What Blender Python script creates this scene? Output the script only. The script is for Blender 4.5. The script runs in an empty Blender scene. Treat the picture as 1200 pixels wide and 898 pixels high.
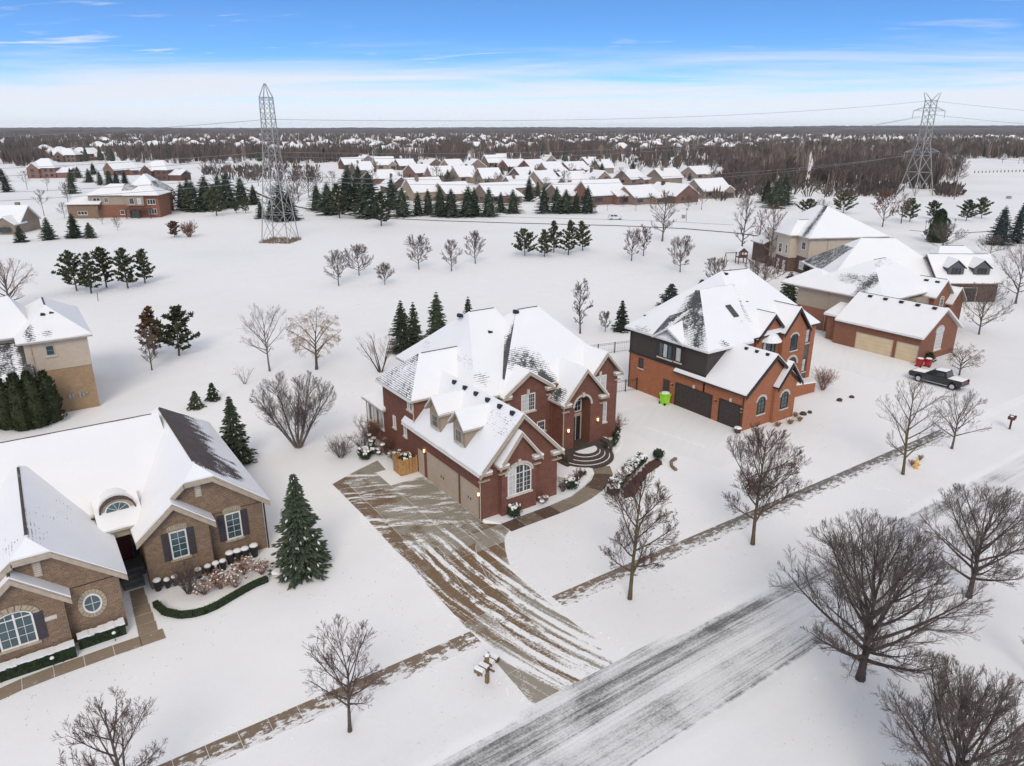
import bpy, bmesh, math, random
import numpy as np
from mathutils import Vector, Matrix, noise as mnoise

S = bpy.context.scene
COL = S.collection
R_ = math.radians

# ------------------------------------------------------------------ camera
FX, CX, CY, HZ, CH = 860.0, 600.0, 449.0, 150.0, 28.5
PIT = math.atan((CY - HZ) / FX)
CAM = np.array([-26.25, -42.24, CH])
FH = np.array([0.5664, 0.8241, 0.0]); RT = np.array([0.8241, -0.5664, 0.0]); UPZ = np.array([0, 0, 1.0])
FWD = FH * math.cos(PIT) - UPZ * math.sin(PIT)
CUP = FH * math.sin(PIT) + UPZ * math.cos(PIT)
cd = bpy.data.cameras.new("camera"); cam = bpy.data.objects.new("camera", cd); COL.objects.link(cam)
cd.sensor_width = 36.0; cd.lens = FX * 36.0 / 1200.0; cd.clip_end = 20000; cd.clip_start = 0.5
mw = Matrix.Identity(4)
for i in range(3):
    mw[i][0] = RT[i]; mw[i][1] = CUP[i]; mw[i][2] = -FWD[i]; mw[i][3] = CAM[i]
cam.matrix_world = mw
S.camera = cam

def G(x, y, z=0.0):
    """point of the photograph -> point of the site at height z (surveying from the drone's position)"""
    d = RT * ((x - CX) / FX) + CUP * (-(y - CY) / FX) + FWD
    t = (z - CH) / d[2]
    return CAM + t * d
def PRJ(P):
    q = np.array(P, float) - CAM
    w = q @ FWD
    return CX + FX * (q @ RT) / w, CY - FX * (q @ CUP) / w
def DEP(P): return float((np.array(P, float) - CAM) @ FWD)
def HGT(x, y, yt):
    P = G(x, y); lo, hi = 0.0, 70.0
    for _ in range(40):
        m = (lo + hi) / 2
        if PRJ([P[0], P[1], m])[1] > yt: lo = m
        else: hi = m
    return lo

# ------------------------------------------------------------------ world, sun, exposure
SUN_EL, SUN_AZ = R_(38), R_(215)      # azimuth measured from +Y towards +X
W = bpy.data.worlds.new("World"); S.world = W; W.use_nodes = True
nt = W.node_tree; nt.nodes.clear()
def nd(nt, t, **kw):
    n = nt.nodes.new(t)
    for k, v in kw.items():
        if k.startswith('_'): setattr(n, k[1:], v)
        else:
            key = int(k[1:]) if k[0] == 'i' and k[1:].isdigit() else k.replace('__', ' ')
            s = n.inputs[key]
            if isinstance(v, bpy.types.NodeSocket): nt.links.new(v, s)
            else: s.default_value = v
    return n
def mth(nt, op, a, b=0.0, c=0.0, clamp=False):
    n = nt.nodes.new('ShaderNodeMath'); n.operation = op; n.use_clamp = clamp
    for i, v in enumerate((a, b, c)):
        if isinstance(v, bpy.types.NodeSocket): nt.links.new(v, n.inputs[i])
        else: n.inputs[i].default_value = v
    return n.outputs[0]
def sstep(nt, x, a, b):
    n = nt.nodes.new('ShaderNodeMapRange'); n.interpolation_type = 'SMOOTHSTEP'
    nt.links.new(x, n.inputs[0]); n.inputs[1].default_value = a; n.inputs[2].default_value = b
    return n.outputs[0]
def mixc(nt, f, a, b):
    n = nt.nodes.new('ShaderNodeMix'); n.data_type = 'RGBA'
    for i, v in ((0, f), (6, a), (7, b)):
        if isinstance(v, bpy.types.NodeSocket): nt.links.new(v, n.inputs[i])
        elif i == 0: n.inputs[0].default_value = v
        else: n.inputs[i].default_value = (*v, 1)
    return n.outputs[2]
def noi(nt, vec, scale, detail=3.0, rough=0.55, dist=0.0):
    n = nd(nt, 'ShaderNodeTexNoise', Vector=vec, Scale=scale, Detail=detail, Roughness=rough, Distortion=dist)
    return n.outputs[0]

tc = nd(nt, 'ShaderNodeTexCoord')
sx = nd(nt, 'ShaderNodeSeparateXYZ', i0=tc.outputs['Generated'])
zz = mth(nt, 'MAXIMUM', sx.outputs[2], 0.0)
# clear-blue part: the sky deepens quickly above the haze layer
zs = mth(nt, 'ADD', mth(nt, 'MULTIPLY', zz, 4.2), 0.12)
cv = nd(nt, 'ShaderNodeCombineXYZ', i0=sx.outputs[0], i1=sx.outputs[1], i2=zs)
nv = nd(nt, 'ShaderNodeVectorMath', _operation='NORMALIZE', i0=cv.outputs[0])
sky = nd(nt, 'ShaderNodeTexSky', _sky_type='NISHITA', _sun_disc=False, _sun_elevation=SUN_EL, _sun_rotation=SUN_AZ,
         _air_density=1.0, _dust_density=0.0, _ozone_density=3.0, _altitude=200.0, Vector=nv.outputs[0])
# high thin cloud on a plane overhead: it crowds together towards the horizon
inv = mth(nt, 'DIVIDE', 1.0, mth(nt, 'ADD', zz, 0.035))
cu = mth(nt, 'MULTIPLY', sx.outputs[0], inv); cw = mth(nt, 'MULTIPLY', sx.outputs[1], inv)
# rotate so that streaks run across the view
ca = mth(nt, 'ADD', mth(nt, 'MULTIPLY', cu, 0.72), mth(nt, 'MULTIPLY', cw, -0.69))
cb = mth(nt, 'ADD', mth(nt, 'MULTIPLY', cu, 0.69), mth(nt, 'MULTIPLY', cw, 0.72))
cp = nd(nt, 'ShaderNodeCombineXYZ', i0=mth(nt, 'MULTIPLY', ca, 0.22), i1=mth(nt, 'MULTIPLY', cb, 0.5), i2=0.37)
n1 = noi(nt, cp.outputs[0], 0.9, 5.0, 0.58, 0.5)
n2 = noi(nt, cp.outputs[0], 3.1, 5.0, 0.62, 0.8)
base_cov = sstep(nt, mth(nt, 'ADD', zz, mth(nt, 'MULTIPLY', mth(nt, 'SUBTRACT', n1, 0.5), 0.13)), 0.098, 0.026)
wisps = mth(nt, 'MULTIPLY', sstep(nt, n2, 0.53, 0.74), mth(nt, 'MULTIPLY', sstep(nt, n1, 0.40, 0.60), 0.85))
fill_veil = mth(nt, 'ADD', mth(nt, 'MULTIPLY', n1, 0.05), mth(nt, 'MULTIPLY', sstep(nt, zz, 0.2, 0.55), 0.78))  # extra cloud cover above the view, added to soften and whiten the light
cov = mth(nt, 'MAXIMUM', mth(nt, 'ADD', mth(nt, 'MULTIPLY', base_cov, 0.88), fill_veil, clamp=True), wisps, clamp=True)
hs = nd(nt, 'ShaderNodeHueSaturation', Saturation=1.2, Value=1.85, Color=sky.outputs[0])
skyc = mixc(nt, cov, hs.outputs[0], mixc(nt, sstep(nt, zz, 0.15, 0.5), (5.25, 5.3, 5.35), (5.3, 5.0, 4.5)))  # unseen overhead cloud is tinted warm to cancel blue light on the snow
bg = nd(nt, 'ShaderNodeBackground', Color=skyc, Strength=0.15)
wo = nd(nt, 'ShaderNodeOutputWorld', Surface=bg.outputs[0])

sd = bpy.data.lights.new("sun", 'SUN'); sun = bpy.data.objects.new("sun", sd); COL.objects.link(sun)
sd.energy = 1.55; sd.angle = R_(25); sd.color = (1.0, 0.89, 0.72)
sdir = Vector((math.sin(SUN_AZ) * math.cos(SUN_EL), math.cos(SUN_AZ) * math.cos(SUN_EL), math.sin(SUN_EL)))
sun.rotation_euler = sdir.to_track_quat('Z', 'Y').to_euler()
S.view_settings.view_transform = 'Standard'; S.view_settings.look = 'None'
S.view_settings.exposure = 0.15; S.view_settings.gamma = 1.0

# ------------------------------------------------------------------ materials
MATS = {}
def mat(name, col, rough=0.8, metal=0.0, var=0.0, vscale=3.0, bump=0.0, emit=None, rnd=0.0, spec=0.3):
    if name in MATS: return MATS[name]
    m = bpy.data.materials.new(name); m.use_nodes = True; t = m.node_tree
    b = t.nodes['Principled BSDF']; b.inputs['Roughness'].default_value = rough; b.inputs['Metallic'].default_value = metal
    b.inputs['Specular IOR Level'].default_value = spec
    b.inputs['Base Color'].default_value = (*col, 1)
    if var or rnd:
        g = nd(t, 'ShaderNodeTexCoord'); n = noi(t, g.outputs['Object'], vscale, 4.0, 0.6)
        f = n
        if rnd:
            oi = nd(t, 'ShaderNodeObjectInfo')
            f = mth(t, 'ADD', mth(t, 'MULTIPLY', n, 1 - rnd), mth(t, 'MULTIPLY', oi.outputs['Random'], rnd))
        v = max(var, rnd)
        c = mixc(t, sstep(t, f, 0.25, 0.75), tuple(x * (1 - v) for x in col), tuple(min(1, x * (1 + v)) for x in col))
        t.links.new(c, b.inputs['Base Color'])
        if bump:
            bp = nd(t, 'ShaderNodeBump', Strength=bump, Distance=0.05, Height=n); t.links.new(bp.outputs[0], b.inputs['Normal'])
    if emit:
        b.inputs['Emission Color'].default_value = (*emit[0], 1); b.inputs['Emission Strength'].default_value = emit[1]
    MATS[name] = m; return m

def brick_mat(name, c1, c2, mortar, stain=0.25):
    m = bpy.data.materials.new(name); m.use_nodes = True; t = m.node_tree; b = t.nodes['Principled BSDF']
    g = nd(t, 'ShaderNodeTexCoord'); s = nd(t, 'ShaderNodeSeparateXYZ', i0=g.outputs['Object'])
    uv = nd(t, 'ShaderNodeCombineXYZ', i0=mth(t, 'ADD', s.outputs[0], s.outputs[1]), i1=s.outputs[2])
    br = nd(t, 'ShaderNodeTexBrick', Vector=uv.outputs[0], Color1=(*c1, 1), Color2=(*c2, 1), Mortar=(*mortar, 1), Scale=1.0,
            Mortar__Size=0.012, Bias=0.0, Brick__Width=0.24, Row__Height=0.09)
    n = noi(t, g.outputs['Object'], 1.7, 5.0, 0.65); n2 = noi(t, uv.outputs[0], 9.0, 2.0, 0.6)
    k = mth(t, 'ADD', mth(t, 'MULTIPLY', n, 0.5), mth(t, 'MULTIPLY', n2, 0.5))
    sh = mth(t, 'MULTIPLY_ADD', k, 2 * stain * 2, 1 - 2 * stain)
    vm = nd(t, 'ShaderNodeVectorMath', _operation='SCALE', i0=br.outputs[0], Scale=sh)
    t.links.new(vm.outputs[0], b.inputs['Base Color']); b.inputs['Roughness'].default_value = 0.9
    b.inputs['Specular IOR Level'].default_value = 0.15
    bp = nd(t, 'ShaderNodeBump', Strength=0.5, Distance=0.02, Height=br.outputs['Fac'], _invert=True); t.links.new(bp.outputs[0], b.inputs['Normal'])
    MATS[name] = m; return m

def siding_mat(name, col, step=0.18):
    m = bpy.data.materials.new(name); m.use_nodes = True; t = m.node_tree; b = t.nodes['Principled BSDF']
    g = nd(t, 'ShaderNodeTexCoord'); s = nd(t, 'ShaderNodeSeparateXYZ', i0=g.outputs['Object'])
    fr = mth(t, 'FRACT', mth(t, 'DIVIDE', s.outputs[2], step))
    n = noi(t, g.outputs['Object'], 2.2, 4.0, 0.6)
    c = mixc(t, n, tuple(x * 0.82 for x in col), tuple(x * 1.15 for x in col))
    t.links.new(c, b.inputs['Base Color']); b.inputs['Roughness'].default_value = 0.75
    bp = nd(t, 'ShaderNodeBump', Strength=0.6, Distance=0.03, Height=fr); t.links.new(bp.outputs[0], b.inputs['Normal'])
    MATS[name] = m; return m

SNOWC = (0.83, 0.83, 0.845)
def snow_mat(name, shingle=None, specks=False):
    m = bpy.data.materials.new(name); m.use_nodes = True; t = m.node_tree; b = t.nodes['Principled BSDF']
    g = nd(t, 'ShaderNodeTexCoord'); O = g.outputs['Object']
    n1 = noi(t, O, 0.35, 5.0, 0.6); n2 = noi(t, O, 5.0, 4.0, 0.65)
    snow = mixc(t, mth(t, 'ADD', mth(t, 'MULTIPLY', n1, 0.6), mth(t, 'MULTIPLY', n2, 0.4)), tuple(x * 0.90 for x in SNOWC), tuple(min(.9, x * 1.06) for x in SNOWC))
    b.inputs['Roughness'].default_value = 0.6; b.inputs['Specular IOR Level'].default_value = 0.2
    col = snow
    if specks:
        big = noi(t, O, 0.045, 4.0, 0.6)
        f = noi(t, O, 2.6, 3.0, 0.7); fm = mth(t, 'MULTIPLY', sstep(t, f, 0.60, 0.72), sstep(t, big, 0.44, 0.64))
        col = mixc(t, mth(t, 'MULTIPLY', fm, 0.50), snow, (0.42, 0.38, 0.32))
        big2 = noi(t, O, 0.02, 3.0, 0.5)
        col = mixc(t, mth(t, 'MULTIPLY', sstep(t, big2, 0.42, 0.72), 0.26), col, (0.6, 0.6, 0.6))
    if shingle:
        at = nd(t, 'ShaderNodeAttribute', _attribute_name='bare')
        s = nd(t, 'ShaderNodeSeparateXYZ', i0=O)
        fr = mth(t, 'FRACT', mth(t, 'DIVIDE', s.outputs[2], 0.13))
        course = mth(t, 'MULTIPLY', mth(t, 'LESS_THAN', fr, 0.3), 0.20)
        # courses only print through where the cover is thin
        course = mth(t, 'MULTIPLY', course, sstep(t, at.outputs['Fac'], 0.12, 0.35))
        k = mth(t, 'ADD', mth(t, 'ADD', at.outputs['Fac'], course),
                mth(t, 'ADD', mth(t, 'MULTIPLY', mth(t, 'SUBTRACT', n2, 0.5), 0.85), mth(t, 'MULTIPLY', mth(t, 'SUBTRACT', noi(t, O, 1.3, 4.0, 0.6), 0.5), 0.55)))
        msk = sstep(t, k, 0.42, 0.60)
        tab = nd(t, 'ShaderNodeTexVoronoi', Vector=O, Scale=4.0)
        shc = mixc(t, tab.outputs['Color'], tuple(x * 0.7 for x in shingle), tuple(x * 1.3 for x in shingle))
        col = mixc(t, msk, snow, shc)
    t.links.new(col, b.inputs['Base Color'])
    bp = nd(t, 'ShaderNodeBump', Strength=0.42, Distance=0.09, Height=mth(t, 'ADD', n1, mth(t, 'MULTIPLY', n2, 0.25)))
    t.links.new(bp.outputs[0], b.inputs['Normal'])
    MATS[name] = m; return m

GREYSH = (0.075, 0.075, 0.078); BROWNSH = (0.085, 0.060, 0.050)
snow_mat('snow'); snow_mat('snow_field', specks=True)
snow_mat('snow_grey_shingle', GREYSH); snow_mat('snow_brown_shingle', BROWNSH)
brick_mat('brick_red', (0.20, 0.066, 0.043), (0.135, 0.046, 0.033), (0.22, 0.14, 0.11), 0.34)
brick_mat('brick_orange', (0.40, 0.125, 0.050), (0.30, 0.088, 0.038), (0.36, 0.22, 0.15))
brick_mat('brick_tan', (0.26, 0.165, 0.100), (0.17, 0.105, 0.066), (0.28, 0.22, 0.17), 0.4)
brick_mat('brick_buff', (0.38, 0.25, 0.14), (0.30, 0.19, 0.105), (0.36, 0.28, 0.2))
brick_mat('brick_rust', (0.27, 0.105, 0.058), (0.20, 0.075, 0.042), (0.26, 0.16, 0.12))
brick_mat('brick_brown', (0.135, 0.082, 0.064), (0.095, 0.060, 0.050), (0.18, 0.13, 0.11))
siding_mat('siding_tan', (0.34, 0.27, 0.20)); siding_mat('siding_dark', (0.050, 0.040, 0.034)); siding_mat('siding_beige', (0.52, 0.42, 0.32))
siding_mat('siding_cream', (0.55, 0.46, 0.36)); siding_mat('siding_grey', (0.10, 0.10, 0.105))
mat('trim_tan', (0.42, 0.35, 0.27), 0.6, var=.12); mat('trim_white', (0.72, 0.70, 0.66), 0.5, var=.08); mat('trim_dark', (0.045, 0.03, 0.026), 0.6, var=.2)
mat('stone_tan', (0.40, 0.33, 0.24), 0.8, var=.25, vscale=6); mat('limestone', (0.55, 0.50, 0.43), 0.8, var=.15); mat('door_tan', (0.46, 0.37, 0.29), 0.55, var=.06, vscale=1); mat('door_dark', (0.05, 0.04, 0.036), 0.5, var=.1)
mat('door_sand', (0.62, 0.50, 0.33), 0.55, var=.06, vscale=1); mat('door_red', (0.10, 0.012, 0.012), 0.4, var=.2)
mat('shutter', (0.055, 0.05, 0.055), 0.6, var=.15, vscale=8)
mat('glass_dark', (0.022, 0.028, 0.034), 0.08, spec=.8, var=.5, vscale=1.2); mat('glass_blind', (0.50, 0.50, 0.49), 0.25, spec=.6, var=.12, vscale=2)
mat('glass_teal', (0.045, 0.085, 0.10), 0.1, spec=.8, var=.3, vscale=1)
mat('black_metal', (0.02, 0.02, 0.022), 0.5, var=.2); mat('steel', (0.30, 0.295, 0.285), 0.6, .0, var=.2); mat('galv', (0.35, 0.36, 0.37), 0.5, .4, var=.15)
mat('shingle_grey', GREYSH, .9, var=.3, vscale=5); mat('shingle_brown', BROWNSH, .9, var=.3, vscale=5)
mat('lamp_glow', (1, .75, .4), .4, emit=((1.0, 0.62, 0.25), 3.5)); mat('brass', (0.55, .36, .14), .4, .5, var=.1)
mat('wood_fence', (0.42, 0.24, 0.10), .8, var=.3, vscale=4, rnd=.25); mat('wood_grey', (0.20, 0.15, 0.11), .85, var=.3, vscale=5)
mat('wood_red', (0.10, 0.045, 0.035), .8, var=.3)
mat('stone_step', (0.075, 0.058, 0.050), .8, var=.4, vscale=5); mat('mulch', (0.085, 0.045, 0.034), .95, var=.45, vscale=9, bump=.6)
mat('concrete', (0.36, 0.33, 0.29), .85, var=.15); mat('porch_stone', (0.16, 0.155, 0.14), .7, var=.2)
mat('boxwood', (0.020, 0.034, 0.012), .7, var=.5, vscale=7); mat('arbor', (0.030, 0.040, 0.014), .75, var=.45, vscale=4)
mat('spruce', (0.042, 0.055, 0.032), .75, var=.5, vscale=2.5, rnd=.3); mat('spruce_blue', (0.042, 0.054, 0.050), .75, var=.4, vscale=2.5, rnd=.3)
mat('pine', (0.080, 0.086, 0.042), .8, var=.55, vscale=1.6, rnd=.3); mat('pine_brown', (0.12, 0.065, 0.032), .85, var=.4, vscale=2, rnd=.2)
mat('bark', (0.105, 0.082, 0.068), .9, var=.35, vscale=6, rnd=.2); mat('bark_grey', (0.15, 0.13, 0.115), .9, var=.3, vscale=6, rnd=.2)
mat('bark_olive', (0.115, 0.085, 0.045), .9, var=.35, vscale=6)
mat('twig_red', (0.105, 0.062, 0.056), .9, var=.3, vscale=3, rnd=.25); mat('twig_grey', (0.145, 0.115, 0.102), .9, var=.3, vscale=3, rnd=.25)
mat('twig_dark', (0.125, 0.098, 0.088), .9, var=.3, vscale=3, rnd=.2)
mat('twig_gold', (0.30, 0.195, 0.12), .9, var=.3, vscale=3); mat('twig_pale', (0.20, 0.155, 0.125), .95, var=.3, vscale=.3, rnd=.4); mat('twig_far', (0.110, 0.085, 0.073), .95, var=.35, vscale=.35, rnd=.5)
mat('twig_rust', (0.17, 0.085, 0.06), .9, var=.35, vscale=3, rnd=.2)
mat('leaf_dry', (0.32, 0.20, 0.145), .9, var=.4, vscale=6); mat('leaf_rust', (0.13, 0.065, 0.045), .9, var=.4, vscale=3); mat('straw', (0.34, 0.22, 0.11), .9, var=.3)
mat('berry', (0.16, 0.05, 0.03), .6, var=.3)
mat('pot', (0.03, 0.026, 0.024), .6, var=.2); mat('lime', (0.33, 0.72, 0.03), .45, var=.06); mat('bin_red', (0.36, 0.03, 0.025), .5, var=.1)
mat('hydrant_yellow', (0.75, 0.42, 0.12), .5, var=.1); mat('paint_black', (0.012, 0.012, 0.013), .2, spec=.6, var=.2); mat('paint_white', (0.7, .7, .7), .3, var=.05)
mat('tyre', (0.015, 0.015, 0.015), .9, var=.2); mat('chrome', (0.6, 0.6, 0.62), .25, .9, var=.05); mat('tail_red', (0.3, 0.01, 0.01), .3)
mat('wall_far', (0.20, 0.145, 0.115), .9, var=.3, vscale=.2, rnd=.45); mat('wall_far_red', (0.17, 0.095, 0.072), .9, var=.3, vscale=.2, rnd=.4); mat('wall_far_tan', (0.28, 0.22, 0.165), .9, var=.2, vscale=.2, rnd=.3)
mat('mailbox', (0.21, 0.135, 0.07), .6, var=.2); mat('wire', (0.22, 0.22, 0.23), .5, .3, var=.1); mat('hill', (0.10, 0.085, 0.08), 1, var=.3, vscale=.01)
mat('umber', (0.075, 0.056, 0.046), .9, var=.3)

# driveway / walk / road surfaces (snow lies on them in wheel-drawn streaks)
def paving(name, kind):
    m = bpy.data.materials.new(name); m.use_nodes = True; t = m.node_tree; b = t.nodes['Principled BSDF']
    g = nd(t, 'ShaderNodeTexCoord'); O = g.outputs['Object']; s = nd(t, 'ShaderNodeSeparateXYZ', i0=O); u, v = s.outputs[0], s.outputs[1]
    oi = nd(t, 'ShaderNodeObjectInfo').outputs['Random']
    fine = noi(t, O, 7.0, 4.0, 0.7); mid = noi(t, O, 1.5, 4.0, 0.6); big = noi(t, O, 0.35, 3.0, 0.5)
    if kind == 'drive':
        d = mth(t, 'MAXIMUM', mth(t, 'SUBTRACT', mth(t, 'MULTIPLY', v, -1.0), 3.0), 0.0)
        sft = mth(t, 'MULTIPLY', mth(t, 'MULTIPLY', d, d), 0.012)
        su = mth(t, 'SUBTRACT', u, sft)
        st = nd(t, 'ShaderNodeCombineXYZ', i0=mth(t, 'MULTIPLY', su, 1.25), i1=mth(t, 'MULTIPLY', v, 0.075))
        trk = noi(t, st.outputs[0], 1.0, 4.0, 0.72, 0.4)
        # plough scrapes near the garage run across
        dg = nd(t, 'ShaderNodeCombineXYZ', i0=mth(t, 'MULTIPLY', mth(t, 'ADD', u, mth(t, 'MULTIPLY', v, -0.5)), 0.25), i1=mth(t, 'MULTIPLY', mth(t, 'ADD', v, mth(t, 'MULTIPLY', u, 0.5)), 1.1))
        scr = noi(t, dg.outputs[0], 1.0, 4.0, 0.7, 0.3)
        near = sstep(t, v, -2.0, 3.0)
        k = mth(t, 'ADD', mth(t, 'MULTIPLY', trk, mth(t, 'SUBTRACT', 1.0, near)), mth(t, 'MULTIPLY', scr, near))
        k = mth(t, 'ADD', k, mth(t, 'MULTIPLY', mth(t, 'SUBTRACT', fine, 0.5), 0.30))
        for c0, wd in ((-6.1, .16), (-5.2, .13), (-4.1, .17), (-3.0, .14)):
            off = mth(t, 'ABSOLUTE', mth(t, 'SUBTRACT', mth(t, 'ADD', su, mth(t, 'MULTIPLY', mth(t, 'SUBTRACT', big, 0.5), 0.8)), c0))
            k = mth(t, 'ADD', k, mth(t, 'MULTIPLY', mth(t, 'MULTIPLY', sstep(t, off, wd * 1.9, wd * 0.6), sstep(t, v, 2.5, -2.5)), mth(t, 'MULTIPLY_ADD', mid, 0.55, -0.12)))
        # more snow lies towards the street, and along both edges
        k = mth(t, 'ADD', k, mth(t, 'MULTIPLY', sstep(t, v, -10.5, -17.5), 0.07))
        el = mth(t, 'MULTIPLY', sstep(t, v, -12.4, -11.8), sstep(t, mth(t, 'ADD', u, mth(t, 'MULTIPLY', mid, 0.8)), -6.4, -7.6)); k = mth(t, 'ADD', k, mth(t, 'MULTIPLY', el, 0.12))
        er = mth(t, 'MULTIPLY', sstep(t, mth(t, 'ADD', u, mth(t, 'MULTIPLY', mid, 0.8)), -2.0, -0.9), sstep(t, v, -4.0, -7.0)); k = mth(t, 'ADD', k, mth(t, 'MULTIPLY', er, 0.13))
        msk = sstep(t, k, 0.50, 0.63)
        wet = mth(t, 'ADD', mth(t, 'MULTIPLY', mth(t, 'SUBTRACT', oi, 0.5), 0.55), mth(t, 'ADD', big, mth(t, 'MULTIPLY', mth(t, 'SUBTRACT', mid, 0.5), 0.5)))
        # the court before the garage doors has dried to pale grey
        dry = mth(t, 'MULTIPLY', sstep(t, u, -4.6, -3.2), sstep(t, v, -2.5, 0.5))
        wet = mth(t, 'SUBTRACT', wet, mth(t, 'MULTIPLY', dry, 0.38))
        wet = mth(t, 'SUBTRACT', wet, mth(t, 'MULTIPLY', mth(t, 'MULTIPLY', sstep(t, u, -6.2, -7.0), sstep(t, v, -12.0, -13.0)), 0.3))
        basec = mixc(t, sstep(t, wet, 0.30, 0.54), (0.275, 0.25, 0.205), (0.160, 0.098, 0.050))
        basec = mixc(t, mth(t, 'MULTIPLY', sstep(t, fine, 0.45, 0.7), 0.45), basec, (0.30, 0.27, 0.23))
    elif kind == 'walk':
        st = nd(t, 'ShaderNodeCombineXYZ', i0=mth(t, 'MULTIPLY', u, 0.8), i1=mth(t, 'MULTIPLY', v, 1.6))
        k = mth(t, 'ADD', noi(t, st.outputs[0], 1.8, 5.0, 0.75), mth(t, 'MULTIPLY', sstep(t, v, -10.75, -12.0), 0.16))
        k = mth(t, 'ADD', k, mth(t, 'MULTIPLY', mth(t, 'SUBTRACT', oi, 0.5), 0.05))
        msk = mth(t, 'MULTIPLY', sstep(t, k, 0.55, 0.64), 0.92)
        basec = mixc(t, sstep(t, mth(t, 'ADD', mth(t, 'MULTIPLY', u, 0.018), mth(t, 'MULTIPLY', mid, 0.3)), 0.05, 0.6), (0.17, 0.115, 0.07), (0.125, 0.115, 0.105))
        basec = mixc(t, mth(t, 'MULTIPLY', fine, 0.5), basec, (0.24, 0.21, 0.18))
    elif kind == 'slab':
        msk = mth(t, 'MULTIPLY', sstep(t, noi(t, O, 3.0, 5.0, 0.7), 0.60, 0.72), 0.6)
        basec = mixc(t, sstep(t, mth(t, 'ADD', oi, mth(t, 'MULTIPLY', mid, 0.3)), 0.45, 0.8), (0.10, 0.065, 0.048), (0.24, 0.20, 0.15))
    elif kind == 'packed':
        st = nd(t, 'ShaderNodeCombineXYZ', i0=mth(t, 'MULTIPLY', mth(t, 'ADD', u, mth(t, 'MULTIPLY', v, 0.55)), 0.12), i1=mth(t, 'MULTIPLY', mth(t, 'ADD', v, mth(t, 'MULTIPLY', u, -0.55)), 1.6))
        msk = mth(t, 'MULTIPLY_ADD', sstep(t, noi(t, st.outputs[0], 1.0, 5.0, 0.7, 0.4), 0.34, 0.60), 0.06, 0.93)
        basec = mixc(t, mid, (0.25, 0.24, 0.22), (0.33, 0.32, 0.30))
    elif kind == 'path':
        msk = mth(t, 'MULTIPLY', sstep(t, noi(t, O, 2.0, 5.0, 0.7), 0.60, 0.72), 0.8)
        basec = mixc(t, mid, (0.22, 0.165, 0.115), (0.30, 0.24, 0.18))
    else:  # road
        st = nd(t, 'ShaderNodeCombineXYZ', i0=mth(t, 'MULTIPLY', u, 0.030), i1=mth(t, 'MULTIPLY', v, 1.35))
        st2 = nd(t, 'ShaderNodeCombineXYZ', i0=mth(t, 'MULTIPLY', u, 0.10), i1=mth(t, 'MULTIPLY', v, 4.2))
        a = noi(t, st.outputs[0], 1.0, 5.0, 0.72, 0.9); a2 = noi(t, st2.outputs[0], 1.0, 4.0, 0.75, 1.2)
        k = mth(t, 'ADD', mth(t, 'MULTIPLY', a, 0.62), mth(t, 'MULTIPLY', a2, 0.38))
        k = mth(t, 'ADD', k, mth(t, 'MULTIPLY', mth(t, 'SUBTRACT', fine, 0.5), 0.30))
        k = mth(t, 'ADD', k, mth(t, 'MULTIPLY', mth(t, 'SUBTRACT', noi(t, O, 0.16, 4.0, 0.65, 0.6), 0.46), 0.55))
        # packed snow on the crown, worn lanes beside it, snow banks at the kerbs
        cr = mth(t, 'ABSOLUTE', mth(t, 'SUBTRACT', v, -18.9)); k = mth(t, 'SUBTRACT', k, mth(t, 'MULTIPLY', sstep(t, cr, 1.1, 0.2), 0.10))
        cr2 = mth(t, 'ABSOLUTE', mth(t, 'SUBTRACT', v, -22.9)); k = mth(t, 'SUBTRACT', k, mth(t, 'MULTIPLY', sstep(t, cr2, 0.8, 0.1), 0.07))
        ve = mth(t, 'ADD', v, mth(t, 'MULTIPLY', mth(t, 'SUBTRACT', mid, 0.5), 1.6)); k = mth(t, 'ADD', k, mth(t, 'MULTIPLY', mth(t, 'MULTIPLY', sstep(t, ve, -18.3, -17.5), sstep(t, mth(t, 'ABSOLUTE', mth(t, 'SUBTRACT', u, -3.5)), 3.0, 6.5)), 0.3)); k = mth(t, 'ADD', k, mth(t, 'MULTIPLY', sstep(t, ve, -23.0, -23.8), 0.3))
        k = mth(t, 'ADD', k, mth(t, 'MULTIPLY', sstep(t, u, -8.0, 26.0), 0.11)); k = mth(t, 'ADD', k, 0.055)
        msk = mth(t, 'MULTIPLY', sstep(t, k, 0.36, 0.60), mth(t, 'MULTIPLY_ADD', sstep(t, k, 0.52, 0.78), 0.24, 0.73))
        basec = mixc(t, mid, (0.085, 0.085, 0.088), (0.15, 0.148, 0.145))
    sn = mixc(t, fine, tuple(x * 0.9 for x in SNOWC), SNOWC)
    c = mixc(t, msk, basec, sn)
    t.links.new(c, b.inputs['Base Color'])
    rg = mth(t, 'MULTIPLY_ADD', msk, 0.2, 0.5); t.links.new(rg, b.inputs['Roughness']); b.inputs['Specular IOR Level'].default_value = 0.3
    bp = nd(t, 'ShaderNodeBump', Strength=0.35, Distance=0.04, Height=mth(t, 'ADD', mth(t, 'MULTIPLY', msk, 0.6), mth(t, 'MULTIPLY', fine, 0.2))); t.links.new(bp.outputs[0], b.inputs['Normal'])
    MATS[name] = m; return m
for n_, k_ in (('pave_drive', 'drive'), ('pave_walk', 'walk'), ('pave_slab', 'slab'), ('pave_path', 'path'), ('asphalt', 'road'), ('pave_packed', 'packed')): paving(n_, k_)
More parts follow.
